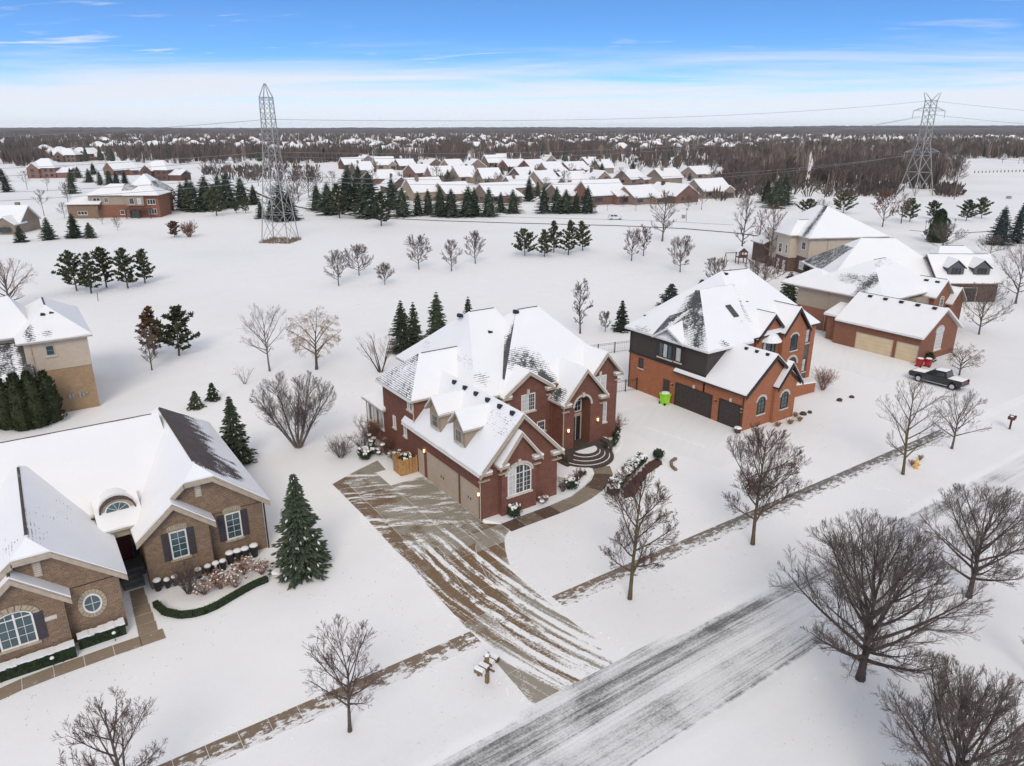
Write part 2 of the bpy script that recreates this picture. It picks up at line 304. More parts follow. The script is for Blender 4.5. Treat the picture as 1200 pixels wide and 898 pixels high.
# ------------------------------------------------------------------ mesh helpers
class M:
    def __init__(s): s.v = []; s.f = []; s.m = []; s.at = None
    def add(s, vs, fs, mi=0):
        o = len(s.v); s.v.extend([tuple(map(float, p)) for p in vs]); s.f.extend([tuple(i + o for i in f) for f in fs]); s.m.extend([mi] * len(fs))
    def box(s, x0, y0, z0, x1, y1, z1, mi=0):
        s.add([(x0, y0, z0), (x1, y0, z0), (x1, y1, z0), (x0, y1, z0), (x0, y0, z1), (x1, y0, z1), (x1, y1, z1), (x0, y1, z1)],
              [(0, 3, 2, 1), (4, 5, 6, 7), (0, 1, 5, 4), (1, 2, 6, 5), (2, 3, 7, 6), (3, 0, 4, 7)], mi)
    def prism(s, pts, d, mi=0):
        """closed prism: polygon pts (3D) swept by vector d"""
        n = len(pts); a = [tuple(p) for p in pts]; b = [(p[0] + d[0], p[1] + d[1], p[2] + d[2]) for p in pts]
        s.add(a + b, [tuple(range(n - 1, -1, -1)), tuple(range(n, 2 * n))] + [(i, (i + 1) % n, n + (i + 1) % n, n + i) for i in range(n)], mi)
    def tube(s, path, rad, n=5, mi=0, cap=True):
        P = [Vector(p) for p in path]; k = len(P); vs = []
        ref = None
        for i in range(k):
            t = (P[min(i + 1, k - 1)] - P[max(i - 1, 0)])
            if t.length < 1e-9: t = Vector((0, 0, 1))
            t.normalize()
            if ref is None: ref = t.orthogonal().normalized()
            a = (ref - t * ref.dot(t))
            if a.length < 1e-6: a = t.orthogonal()
            a.normalize(); b = t.cross(a); ref = a
            r = rad[i] if isinstance(rad, (list, tuple)) else rad
            for j in range(n):
                q = 2 * math.pi * j / n; c, d = math.cos(q) * r, math.sin(q) * r
                vs.append((P[i].x + a.x * c + b.x * d, P[i].y + a.y * c + b.y * d, P[i].z + a.z * c + b.z * d))
        fs = [(i * n + j, i * n + (j + 1) % n, (i + 1) * n + (j + 1) % n, (i + 1) * n + j) for i in range(k - 1) for j in range(n)]
        if cap: fs += [tuple(range(n - 1, -1, -1)), tuple((k - 1) * n + j for j in range(n))]
        s.add(vs, fs, mi)
    def lathe(s, c, prof, n=12, mi=0):
        vs = []; k = len(prof)
        for r, z in prof:
            for j in range(n): q = 2 * math.pi * j / n; vs.append((c[0] + r * math.cos(q), c[1] + r * math.sin(q), c[2] + z))
        fs = [(i * n + j, i * n + (j + 1) % n, (i + 1) * n + (j + 1) % n, (i + 1) * n + j) for i in range(k - 1) for j in range(n)]
        fs += [tuple(range(n - 1, -1, -1)), tuple((k - 1) * n + j for j in range(n))]
        s.add(vs, fs, mi)
    def blob(s, c, r, n=7, k=5, jit=0.12, mi=0, rng=random, flat=1.0):
        vs = []; fs = []
        for i in range(1, k):
            a = math.pi * i / k
            for j in range(n):
                q = 2 * math.pi * (j + .5 * (i % 2)) / n; rr = r * (1 + rng.uniform(-jit, jit))
                vs.append((c[0] + rr * math.sin(a) * math.cos(q), c[1] + rr * math.sin(a) * math.sin(q), c[2] + rr * flat * math.cos(a)))
        for i in range(k - 2):
            for j in range(n): fs.append((i * n + j, (i + 1) * n + j, (i + 1) * n + (j + 1) % n, i * n + (j + 1) % n))
        fs.append(tuple(range(n))); fs.append(tuple((k - 2) * n + j for j in range(n - 1, -1, -1)))
        s.add(vs, fs, mi)
    def mesh(s, name, mats, org=(0, 0, 0), smooth=False):
        me = bpy.data.meshes.new(name)
        v = np.array(s.v, float) - np.array(org) if s.v else np.zeros((0, 3))
        me.from_pydata(v.tolist(), [], s.f)
        for m in (mats if isinstance(mats, (list, tuple)) else [mats]): me.materials.append(MATS[m])
        if isinstance(mats, (list, tuple)) and len(mats) > 1: me.polygons.foreach_set('material_index', s.m)
        if smooth: me.polygons.foreach_set('use_smooth', [True] * len(me.polygons))
        if s.at is not None:
            a = me.attributes.new('bare', 'FLOAT', 'POINT'); a.data.foreach_set('value', s.at)
        me.update(); return me
    def build(s, name, mats, parent=None, org=(0, 0, 0), smooth=False):
        o = bpy.data.objects.new(name, s.mesh(name, mats, org, smooth)); COL.objects.link(o)
        if parent is not None: o.parent = parent
        return o

def tag(o, label, cat, group=None):
    o['label'] = label; o['category'] = cat
    if group: o['group'] = group
    return o
def thing(name, label, cat, loc=(0, 0, 0), rz=0.0, group=None):
    o = bpy.data.objects.new(name, None); COL.objects.link(o); o.location = loc; o.rotation_euler = (0, 0, rz); o.empty_display_size = .5
    return tag(o, label, cat, group)
def struct(o, kind='structure'): o['kind'] = kind; return o
def copy_thing(root, loc, rz=0.0, label=None, group=None, sc=1.0):
    c = root.copy(); COL.objects.link(c); c.location = loc; c.rotation_euler = (0, 0, rz); c.scale = (sc, sc, sc) if not isinstance(sc, (tuple, list)) else sc
    if label: c['label'] = label
    if group: c['group'] = group
    for a in KIDS.get(root.name, ()):
        d = a.copy(); COL.objects.link(d); d.parent = c
        for e in KIDS.get(a.name, ()):
            f = e.copy(); COL.objects.link(f); f.parent = d
    return c
KIDS = {}
def note_kids(root):
    KIDS[root.name] = list(root.children)
    for a in root.children: KIDS[a.name] = list(a.children)

def V3(p): return Vector(p)

# ------------------------------------------------------------------ roofs, walls, windows
def tri_split(tris, L):
    out = []
    st = list(tris)
    while st:
        a, b, c = st.pop()
        e = [((a - b).length, 0), ((b - c).length, 1), ((c - a).length, 2)]; m = max(e)
        if m[0] <= L: out.append((a, b, c)); continue
        if m[1] == 0: h = (a + b) / 2; st += [(a, h, c), (h, b, c)]
        elif m[1] == 1: h = (b + c) / 2; st += [(a, b, h), (a, h, c)]
        else: h = (c + a) / 2; st += [(a, b, h), (h, b, c)]
    return out

def roof(parent, slopes, snow='snow_grey_shingle', fascia='trim_tan', shingle='shingle_grey', org=(0, 0, 0), th=0.16, sn=0.10, bare=None, sub=0.7, name='roof', caps=True):
    key = lambda p: (round(p[0], 2), round(p[1], 2), round(p[2], 2))
    cnt = {}; org_ = slopes; slopes = [[Vector(p) for p in pl] for pl in slopes]
    for pl in slopes:
        n = len(pl)
        for i in range(n):
            e = frozenset((key(pl[i]), key(pl[(i + 1) % n]))); cnt[e] = cnt.get(e, 0) + 1
    b = M(); s = M(); s.at = []
    for pl, po in zip(slopes, org_):
        n = len(pl); P = list(pl)
        nrm = (P[1] - P[0]).cross(P[2] - P[0])
        if nrm.z < 0: P.reverse()
        top = [p + Vector((0, 0, th)) for p in P]
        b.add([p for p in P], [tuple(range(n - 1, -1, -1))], 0); b.add(top, [tuple(range(n))], 1)
        lo = [p + Vector((0, 0, th + .004)) for p in P]; hi = [p + Vector((0, 0, th + sn)) for p in P]
        for i in range(n):
            j = (i + 1) % n
            if cnt[frozenset((key(P[i]), key(P[j])))] > 1: continue
            b.add([P[i], P[j], top[j], top[i]], [(0, 1, 2, 3)], 0)
            o = len(s.v); s.add([lo[i], lo[j], hi[j], hi[i]], [(0, 1, 2, 3)], 0); s.at += [0.0] * 4
        tris = [(hi[0], hi[i], hi[i + 1]) for i in range(1, n - 1)]
        idx = {}
        for t in tri_split(tris, sub):
            f = []
            for q in t:
                k = key(q)
                if k not in idx:
                    idx[k] = len(s.v); nz = 0.04 * mnoise.noise(Vector((q.x * .6, q.y * .6, q.z * .6)))
                    s.v.append((q.x, q.y, q.z + nz)); s.at.append((float(bare(q.x, q.y, q.z, po)) if bare else 0.0) + .05 + .30 * max(0, mnoise.noise(Vector((q.x * .22 + org[0], q.y * .22 + 5, q.z * .3))) - .05))
                f.append(idx[k])
            s.f.append(tuple(f)); s.m.append(0)
    r = b.build(name, [fascia, shingle], parent, org)
    so = s.build('snow_cover', snow, r, org, smooth=False)
    # dark ridge caps where the wind has bared the ridges
    if caps:
        rc = M(); done = 0
        for e, c in cnt.items():
            if c < 2: continue
            a, d = [Vector(x) for x in e]
            if abs(a.z - d.z) < .05 and (a - d).length > 1.2:
                dr = (d - a).normalized(); sd_ = Vector((-dr.y, dr.x, 0)) * .085; up = Vector((0, 0, th + sn - .02)); hi_ = Vector((0, 0, th + sn + .022)); a, d = a.lerp(d, .03), d.lerp(a, .03)
                rc.add([a + up - sd_, a + hi_, a + up + sd_, d + up - sd_, d + hi_, d + up + sd_], [(0, 1, 4, 3), (1, 2, 5, 4), (0, 2, 1), (3, 4, 5)]); done = 1
        if done: rc.build('ridge_cap', shingle, r, org)
    return r

def gable(u0, u1, v0, v1, ze, zr, axis='v'):
    """two slopes; axis = direction of the ridge"""
    if axis == 'v':
        c = (u0 + u1) / 2
        return [[(u0, v0, ze), (c, v0, zr), (c, v1, zr), (u0, v1, ze)], [(u1, v0, ze), (u1, v1, ze), (c, v1, zr), (c, v0, zr)]]
    c = (v0 + v1) / 2
    return [[(u0, v0, ze), (u1, v0, ze), (u1, c, zr), (u0, c, zr)], [(u0, v1, ze), (u0, c, zr), (u1, c, zr), (u1, v1, ze)]]
def hip(u0, u1, v0, v1, ze, a, b):
    """hip roof with ridge a-b; ridge along u if a,b differ in u"""
    A, B, Cc, D = (u0, v0, ze), (u1, v0, ze), (u1, v1, ze), (u0, v1, ze)
    if abs(a[0] - b[0]) >= abs(a[1] - b[1]):
        return [[A, B, b, a], [B, Cc, b], [Cc, D, a, b], [D, A, a]]
    return [[A, B, a], [B, Cc, b, a], [Cc, D, b], [D, A, a, b]]

def wall_block(parent, u0, u1, v0, v1, z0, z1, m, org=(0, 0, 0), name='wall'):
    k = M(); k.box(u0, v0, z0, u1, v1, z1); return k.build(name, m, parent, org)
def gable_wall(parent, u0, u1, v, depth, z0, ze, zr, m, org=(0, 0, 0), axis='v', name='wall', uc=None):
    c = (u0 + u1) / 2 if uc is None else uc; k = M()
    if axis == 'v': k.prism([(u0, v, z0), (u1, v, z0), (u1, v, ze), (c, v, zr), (u0, v, ze)], (0, depth, 0))
    else: k.prism([(v, u0, z0), (v, u1, z0), (v, u1, ze), (v, c, zr), (v, u0, ze)], (depth, 0, 0))
    return k.build(name, m, parent, org)

def frame_pts(w, h, arch, n=8):
    p = [(-w / 2, 0), (w / 2, 0), (w / 2, h)]
    if arch > 0:
        for i in range(1, n): a = math.pi * i / n; p.append((w / 2 * math.cos(a), h + arch * math.sin(a)))
    p.append((-w / 2, h)); return p

def window(parent, O, N, w, h, nx=2, ny=3, arch=0.0, glass='glass_dark', fr='trim_white', split=1, sill=True, shut=False, org=(0, 0, 0), fw=0.09, blind=None, voussoir=None, panes=True, key=None, stone='limestone'):
    """O bottom centre on the wall face, N outward horizontal normal (nu,nv)"""
    nx_, ny_ = N; Rv = (-ny_, nx_)
    def mp(a, z, d): return (O[0] + Rv[0] * a + nx_ * d, O[1] + Rv[1] * a + ny_ * d, O[2] + z)
    def bar(k, a0, a1, z0, z1, d0, d1, mi=0):
        k.prism([mp(a0, z0, d0), mp(a1, z0, d0), mp(a1, z1, d0), mp(a0, z1, d0)], tuple(np.array(mp(0, 0, d1)) - np.array(mp(0, 0, d0))), mi)
    out = frame_pts(w, h, arch); inn = frame_pts(w - 2 * fw, h - fw * (2 if arch == 0 else 1), arch * (w - 2 * fw) / w if arch else 0); inn = [(a, z + fw) for a, z in inn]
    k = M(); n = len(out)
    vs = [mp(a, z, -.02) for a, z in out] + [mp(a, z, .07) for a, z in out] + [mp(a, z, .07) for a, z in inn] + [mp(a, z, 0.0) for a, z in inn]
    fs = []
    for i in range(n):
        j = (i + 1) % n; fs += [(i, j, n + j, n + i), (n + i, n + j, 2 * n + j, 2 * n + i), (2 * n + i, 2 * n + j, 3 * n + j, 3 * n + i)]
    k.add(vs, fs)
    f = k.build('window', fr, parent, org)
    for i in range(1, split):
        k = M(); a = -w / 2 + w * i / split; bar(k, a - .05, a + .05, fw, h + (arch * .7 if arch else -fw), .0, .065); k.build('mullion', fr, f, org)
    if panes:
        for i in range(split):
            a0 = -w / 2 + w * i / split + (fw if i == 0 else .05); a1 = -w / 2 + w * (i + 1) / split - (fw if i == split - 1 else .05)
            g = M()
            if arch and split == 1: g.add([mp(a, z, .02) for a, z in inn], [tuple(range(n))])
            elif arch:
                hw = (w - 2 * fw) / 2; ar = arch * (w - 2 * fw) / w
                top = [(a1 + (a0 - a1) * q / 6, fw + h - fw + ar * math.sqrt(max(0, 1 - ((a1 + (a0 - a1) * q / 6) / hw) ** 2))) for q in range(7)]
                pl = [(a0, fw), (a1, fw)] + top; g.add([mp(a, z, .02) for a, z in pl], [tuple(range(len(pl)))])
            else: g.add([mp(a0, fw, .02), mp(a1, fw, .02), mp(a1, h - fw, .02), mp(a0, h - fw, .02)], [(0, 1, 2, 3)])
            gm = glass if not (blind and i in blind) else 'glass_blind'
            g.build('pane', gm, f, org)
    else:
        g = M(); g.add([mp(a, z, .02) for a, z in inn], [tuple(range(n))]); g.build('pane', glass, f, org)
    if nx > 1 or ny > 1:
        q = M()
        for i in range(1, nx):
            a = -w / 2 + fw + (w - 2 * fw) * i / nx; bar(q, a - .012, a + .012, fw, h + (arch * math.sqrt(max(0, 1 - (2 * a / w) ** 2)) - fw * .5 if arch else -fw), .03, .048)
        for i in range(1, ny): z = fw + (h - 2 * fw) * i / ny; bar(q, -w / 2 + fw, w / 2 - fw, z - .012, z + .012, .03, .05)
        if arch: bar(q, -w / 2 + fw, w / 2 - fw, h - .03, h + .03, .028, .062)
        q.build('muntin', fr, f, org)
    if sill:
        q = M(); bar(q, -w / 2 - .12, w / 2 + .12, -.14, -.003, 0, .14); q.build('sill', stone, f, org)
    if voussoir:
        # soldier course of pale stones round the head
        q = M(); aw, ah = voussoir
        if arch:
            m_ = 11
            for i in range(m_):
                a0 = math.pi * i / m_ + .02; a1 = math.pi * (i + 1) / m_ - .02
                rr = ((w / 2 + .03, arch + .03), (w / 2 + aw, arch + ah))
                pl = [(rr[0][0] * math.cos(a0), h + rr[0][1] * math.sin(a0)), (rr[1][0] * math.cos(a0), h + rr[1][1] * math.sin(a0)), (rr[1][0] * math.cos(a1), h + rr[1][1] * math.sin(a1)), (rr[0][0] * math.cos(a1), h + rr[0][1] * math.sin(a1))]
                q.prism([mp(a, z, .0) for a, z in pl], tuple(np.array(mp(0, 0, .05)) - np.array(mp(0, 0, 0))))
        else:
            m_ = 9
            for i in range(m_):
                a0 = -w / 2 - aw * .3 + (w + aw * .6) * i / m_ + .012; a1 = -w / 2 - aw * .3 + (w + aw * .6) * (i + 1) / m_ - .012; f_ = 1 + .25 * (a0 + a1) / w * .3
                lift = .10 * math.cos((a0 + a1) / w * 1.3); bar(q, a0, a1, h + .02 + lift * .6, h + .02 + ah + lift, 0, .05)
        q.build('voussoir', stone, f, org)['kind'] = 'stuff'
    if key:
        q = M(); bar(q, -.13, .13, h + arch - .06, h + arch + .42, 0, .10); q.build('keystone', 'limestone', f, org)
    if shut:
        for sgn in (-1, 1):
            q = M(); c = sgn * (w / 2 + .05 + shut / 2); bar(q, c - shut / 2, c + shut / 2, 0, h, 0, .05)
            for i in range(6): z = .1 + (h - .2) * i / 6; bar(q, c - shut / 2 + .05, c + shut / 2 - .05, z, z + (h - .2) / 9, .05, .065)
            q.build('shutter', 'shutter', parent, org)
    return f

def garage_door(parent, O, N, w, h, m, cols=4, org=(0, 0, 0), recess=0.12, trim='trim_tan', clip=0.0, hinges=True):
    nx_, ny_ = N; Rv = (-ny_, nx_)
    def mp(a, z, d): return (O[0] + Rv[0] * a + nx_ * d, O[1] + Rv[1] * a + ny_ * d, O[2] + z)
    def bar(k, a0, a1, z0, z1, d0, d1): k.prism([mp(a0, z0, d0), mp(a1, z0, d0), mp(a1, z1, d0), mp(a0, z1, d0)], tuple(np.array(mp(0, 0, d1)) - np.array(mp(0, 0, d0))))
    k = M(); k.prism([mp(a, z, -.02) for a, z in ((-w / 2 - .1, 0), (-w / 2, 0), (-w / 2, h), (w / 2, h), (w / 2, 0), (w / 2 + .1, 0), (w / 2 + .1, h + .1), (-w / 2 - .1, h + .1))], tuple(np.array(mp(0, 0, .06)) - np.array(mp(0, 0, -.02))))
    if clip:
        for sg in (-1, 1): k.prism([mp(sg * w / 2, h, -.02), mp(sg * (w / 2 - clip), h, -.02), mp(sg * w / 2, h - clip, -.02)], tuple(np.array(mp(0, 0, .062)) - np.array(mp(0, 0, -.02))))
    d = k.build('garage_door', trim, parent, org)
    for r in range(4):
        q = M(); z0 = h * r / 4 + .012; z1 = h * (r + 1) / 4 - .004
        bar(q, -w / 2 + .002, w / 2 - .002, z0, z1, -.02, .018)
        for c in range(cols): a0 = -w / 2 + w * c / cols + .09; a1 = -w / 2 + w * (c + 1) / cols - .09; bar(q, a0, a1, z0 + .1, z1 - .1, .018, .032)
        q.build('door_panel', m, d, org)
    if hinges:
        for s_ in (-1, 1): q = M(); bar(q, s_ * .19 - .03, s_ * .19 + .03, h * .45, h * .53, .034, .07); q.build('handle', 'black_metal', d, org)
    return d

def lantern(parent, P, N, org=(0, 0, 0), lit=True):
    k = M(); k.box(P[0] - .09 + N[0] * .16, P[1] - .09 + N[1] * .16, P[2], P[0] + .09 + N[0] * .16, P[1] + .09 + N[1] * .16, P[2] + .06)
    k.box(P[0] - .10 + N[0] * .16, P[1] - .10 + N[1] * .16, P[2] + .34, P[0] + .10 + N[0] * .16, P[1] + .10 + N[1] * .16, P[2] + .40)
    k.box(P[0] - .03 + min(0, N[0] * .16), P[1] - .03 + min(0, N[1] * .16), P[2] + .36, P[0] + .03 + max(0, N[0] * .16), P[1] + .03 + max(0, N[1] * .16), P[2] + .46)
    l = k.build('wall_lantern', 'brass', parent, org)
    g = M(); g.lathe((P[0] + N[0] * .16, P[1] + N[1] * .16, P[2] + .06), [(.07, 0), (.085, .14), (.07, .28)], 8); g.build('lamp_glass', 'lamp_glow' if lit else 'glass_dark', l, org)
def downspout(parent, x, y, z0, z1, org=(0, 0, 0), m='trim_tan'):
    k = M(); k.tube([(x, y, z0), (x, y, z1)], .055, 6); k.build('downspout', m, parent, org)
def vents(rf, pts, org=(0, 0, 0), s=.22):
    for p in pts:
        k = M(); k.prism([(p[0] - s, p[1] - s, p[2] - .1), (p[0] + s, p[1] - s, p[2] - .1), (p[0] + s, p[1] - s, p[2] + .16), (p[0] - s * .6, p[1] - s, p[2] + .24), (p[0] - s, p[1] - s, p[2] + .1)], (0, 2 * s, 0))
        k.build('roof_vent', 'black_metal', rf, org)
def cornice(parent, u0, u1, v, z, N, org=(0, 0, 0), snow=True):
    """short boxed eave return with snow on it, projecting from a front wall (facing -v)"""
    k = M(); k.box(u0, v - .38, z - .22, u1, v - .004, z); k.box(u0 + .1, v - .2, z - .75, u1 - .1, v - .004, z - .65)
    c = k.build('eave_return', 'trim_tan', parent, org)
    if snow:
        q = M(); q.box(u0 - .02, v - .40, z + .004, u1 + .02, v - .006, z + .14); q.build('snow_cap', 'snow', c, org)
# ------------------------------------------------------------------ ground, road, walks
k = M(); R0 = 9000
k.add([(-R0, -R0, 0), (R0, -R0, 0), (R0, R0, 0), (-R0, R0, 0)], [(0, 1, 2, 3)])
struct(k.build('ground', 'snow_field'))

k = M(); xs = list(range(-140, 221, 6))
for i in range(len(xs) - 1): k.add([(xs[i], -23.8, .005), (xs[i + 1], -23.8, .005), (xs[i + 1], -17.5, .005), (xs[i], -17.5, .005)], [(0, 1, 2, 3)])
struct(k.build('road', 'asphalt'))
# snow-covered kerbs, rounded over by the plough
def kerb(x0, x1, y, name='kerb'):
    k = M(); n = max(2, int((x1 - x0) / 1.2)); vs = []
    prof = [(-.5, 0), (-.25, .035), (-.05, .07), (.2, .07), (.8, .03), (1.5, 0)]
    for i in range(n + 1):
        x = x0 + (x1 - x0) * i / n; a = .75 + .5 * mnoise.noise(Vector((x * .5, y, 0)))
        fade = min(1, min(i, n - i) / 1.5)
        for p, z in prof: vs.append((x, y + p * (1 if y > -20 else -1) + .08 * mnoise.noise(Vector((x * .8, y + 3, 1))), .004 + z * a * fade))
    m = len(prof); fs = [(i * m + j, i * m + j + 1, (i + 1) * m + j + 1, (i + 1) * m + j) for i in range(n) for j in range(m - 1)]
    k.add(vs, fs); struct(k.build(name, 'snow_field', smooth=True))
kerb(-140, -9.0, -17.5); kerb(3.6, 220, -17.5); kerb(-140, 220, -23.8)

# concrete pavement: one slab per joint, near enough to tell apart
pv = bpy.data.objects.new('pavement', None); COL.objects.link(pv); struct(pv)
rng = random.Random(4)
u = -44.0
while u < 46:
    w = 1.52
    if not (-7.9 < u + w / 2 < -1.2):
        k = M(); z = .012 + rng.uniform(0, .012); k.add([(u + .012, -12.05, 0), (u + w - .012, -12.05, 0), (u + w - .012, -10.62, 0), (u + .012, -10.62, 0), (u + .022, -12.03, z), (u + w - .022, -12.03, z), (u + w - .022, -10.64, z), (u + .022, -10.64, z)],
            [(4, 5, 6, 7), (0, 1, 5, 4), (1, 2, 6, 5), (2, 3, 7, 6), (3, 0, 4, 7)])
        k.build('slab', 'pave_walk', pv)
    u += w
k = M(); k.add([(46, -12, .006), (110, -12, .006), (110, -10.7, .006), (46, -10.7, .006)], [(0, 1, 2, 3)]); k.build('snowed_walk', 'snow', pv)

# driveway: slabs between saw-cut joints; it sweeps out at the street
dv = bpy.data.objects.new('driveway', None); COL.objects.link(dv); struct(dv)
def dl(v): return -7.15 - .045 * max(0, 6 - v) * .6 if v > -12.2 else -7.7 - .05 * (-12.2 - v)
def dr(v):
    if v > -.4: return -0.03
    if v > -1.2: return -0.03 + .95 * (-.4 - v) / .8
    if v > -2.4: return .92
    if v > -7: return .92 - 2.87 * ((-2.4 - v) / 4.6) ** .62
    if v > -12.2: return -1.95
    return -1.95 + .006 * (-12.2 - v) ** 3
vj = [12.4, 9.4, 6.4, 3.4, .4, -.4, -1.2, -2.4, -3.4, -5.2, -7.4, -9.7, -12.2, -14.9, -17.55]
for i in range(len(vj) - 1):
    va, vb = vj[i], vj[i + 1]; ncol = 3 if va <= 12.4 else 2
    for c in range(ncol):
        if i < 1 and c == 2: continue
        f0, f1 = c / ncol, (c + 1) / ncol; nseg = 4; L = []; Rr = []
        if vb >= -.41: f0, f1 = [(0, .16), (.16, .56), (.56, 1.0)][c]
        else: f0, f1 = [(0, .33), (.33, .66), (.66, 1.0)][c]
        for q in range(nseg + 1):
            v = va - .02 + (vb + .02 - va + .02) * q / nseg; a, b = dl(v), dr(v)
            L.append((a + (b - a) * f0 + .02, v)); Rr.append((a + (b - a) * f1 - .02, v))
        z = .014 + rng.uniform(0, .012); k = M()
        pts = L + Rr[::-1]; n = len(pts)
        k.add([(x, y, 0) for x, y in pts] + [(x, y, z) for x, y in pts], [tuple(range(2 * n - 1, n - 1, -1))] + [(a, (a + 1) % n, n + (a + 1) % n, n + a) for a in range(n)])
        k.build('slab', 'pave_drive', dv)
# turning space behind the garage corner
k = M(); k.add([(-7.2, 12.4, .009), (-2.2, 12.4, .009), (-2.0, 14.6, .009), (-4.4, 13.7, .009)], [(0, 1, 2, 3)]); k.build('slab', 'pave_drive', dv)

k = M()
for (a, b, c_, d_) in (((21.5, 11.0), (30.6, 10.9), (30.6, 0.4), (21.5, .8)), ((21.5, .8), (30.6, .4), (29.8, -4), (22.4, -4)), ((57.5, 13.0), (67.1, 12.2), (67.1, .5), (57.0, .5))):
    k.add([(*p, .009) for p in (a, b, c_, d_)], [(0, 1, 2, 3)])
struct(k.build('snowed_driveway', 'pave_packed'))
# flagged front walk
fw = bpy.data.objects.new('front_walk', None); COL.objects.link(fw); struct(fw)
pth = [(.95, -1.85), (2.4, -1.78), (4.1, -1.75), (5.8, -1.7), (7.5, -1.55), (9.0, -1.25), (10.5, -.75), (11.9, -.05), (13.1, .9), (13.9, 2.2)]
for i in range(len(pth) - 1):
    a, b = Vector(pth[i]), Vector(pth[i + 1]); d = (b - a).normalized(); nn = Vector((-d.y, d.x)) * (.68 + .05 * i / 3)
    p0, p3 = Vector(pth[max(0, i - 1)]), Vector(pth[min(len(pth) - 1, i + 2)])
    da = ((b - p0)).normalized(); db = ((p3 - a)).normalized(); na = Vector((-da.y, da.x)) * nn.length; nb = Vector((-db.y, db.x)) * nn.length
    a2, b2 = a + d * .02, b - d * .02
    k = M(); z = .016 + rng.uniform(0, .02); q = [a2 - na, b2 - nb, b2 + nb, a2 + na]
    k.add([(x.x, x.y, 0) for x in q] + [(x.x, x.y, z) for x in q], [(4, 5, 6, 7), (0, 1, 5, 4), (1, 2, 6, 5), (2, 3, 7, 6), (3, 0, 4, 7)]); k.build('flagstone', 'pave_slab', fw)

# the neighbour's path
pw = bpy.data.objects.new('path', None); COL.objects.link(pw); struct(pw)
pp = [(-33.0, -1.1), (-31.4, -.95), (-29.9, -.62), (-28.4, -.5), (-26.9, -.45), (-25.4, -.4), (-23.95, -.4)]
for i in range(len(pp) - 1):
    (a, b), (c, d) = pp[i], pp[i + 1]; k = M(); z = .02; k.add([(a + .02, b - .55, z), (c - .02, d - .55, z), (c - .02, d + .5, z), (a + .02, b + .5, z)], [(0, 1, 2, 3)]); k.build('slab', 'pave_path', pw)
for i in range(5):
    v0 = .13 + i * 1.05; k = M(); k.add([(-24.0 + .05 * i, v0, .02), (-22.95, v0, .02), (-22.9, v0 + 1.02, .02), (-23.95 + .05 * i, v0 + 1.02, .02)], [(0, 1, 2, 3)]); k.build('slab', 'pave_path', pw)
k = M(); k.add([(-24.0, -.95, .02), (-22.7, -.95, .02), (-22.7, .1, .02), (-24.0, .1, .02)], [(0, 1, 2, 3)]); k.build('slab', 'pave_path', pw)

# far lane beyond the field, and its wet gutter
def ribbon(name, pts, wd, z, m, kind='structure'):
    k = M(); L = []; P = [Vector((p[0], p[1])) for p in pts]
    for i in range(len(P)):
        t = (P[min(i + 1, len(P) - 1)] - P[max(i - 1, 0)]).normalized(); n = Vector((-t.y, t.x)) * wd / 2
        L += [(P[i].x - n.x, P[i].y - n.y, z), (P[i].x + n.x, P[i].y + n.y, z)]
    k.add(L, [(2 * i, 2 * i + 1, 2 * i + 3, 2 * i + 2) for i in range(len(P) - 1)]); o = k.build(name, m); o['kind'] = kind; return o
g2 = lambda L: [tuple(G(*p)[:2]) for p in L]
ribbon('lane_gutter', g2([(262, 214), (300, 226), (330, 239), (372, 247), (430, 255), (520, 259), (600, 261.5), (720, 264.5), (800, 268), (860, 273), (905, 279), (960, 290), (1010, 300)]), 1.7, .012, 'mulch')
ribbon('lane', g2([(350, 236), (430, 250), (520, 255), (600, 258), (720, 261), (800, 265), (860, 269), (905, 274)]), 6.0, .006, 'snow')
ribbon('lane_gutter', g2([(360, 229), (430, 246.5), (520, 252), (600, 254.5), (720, 257.5), (800, 260.5), (860, 264)]), .9, .012, 'concrete')
ribbon('lane_gutter', g2([(1066, 270), (1110, 274), (1150, 272), (1200, 268)]), 1.0, .012, 'mulch')
ribbon('lane_gutter', g2([(280, 233), (300, 235), (322, 234), (345, 231), (352, 226)]), 1.6, .012, 'asphalt')
# ------------------------------------------------------------------ red brick house in the middle
def bare_main(x, y, z, pl):
    b = 0.02
    if z > 7 and 7.6 < x < 13 and (x - 7) * .9 > 0 and pl is RB[3]:        # wind-bared strip along the valley
        d = (y - (x + .4)) / (.7 + .50 * max(0, 11.5 - z)); b += .80 * max(0, 1 - abs(d))
        b += .30 * math.exp(-(((x - 9.3) / 1.8) ** 2))
    if pl is RB[0]:
        b += .46 * math.exp(-(((x - 10.2) / 2.0) ** 2 + ((z - 8.8) / 1.0) ** 2)) + .38 * math.exp(-(((x - 12.0) / .9) ** 2 + ((y - 7.0) / 1.1) ** 2))
        b += .50 * math.exp(-(((x - 11.6) / .5) ** 2 + ((y - 7.1) / 1.2) ** 2))
    if pl is RW[3]: b += .36 - .04 * (z - 6.6) + .10 * mnoise.noise(Vector((x, y, z)))
    if pl is RA[3]: b += .22 * math.exp(-(((z - 8.9) / .9) ** 2)) * (1 if y < 16 else .4)
    if pl is RA[0]: b += .30 * math.exp(-(((x - 5.6) / 1.5) ** 2 + ((z - 8.0) / .8) ** 2))
    return b
h = thing('brick_house', 'red brick two storey house with tan garage doors at the end of the bared driveway', 'house')
HM = h
wall_block(h, 0, 8, 10.8, 17, -.3, 6.7, 'brick_red'); wall_block(h, 0.05, 4.2, 17, 20.8, -.3, 3.7, 'brick_red')
gable_wall(h, 0.0, 7.2, 0.0, 10.8, -.3, 4.05, 7.95, 'brick_red')
gable_wall(h, 1.5, 4.75, -.5, .5, -.3, 4.5, 6.75, 'brick_red')
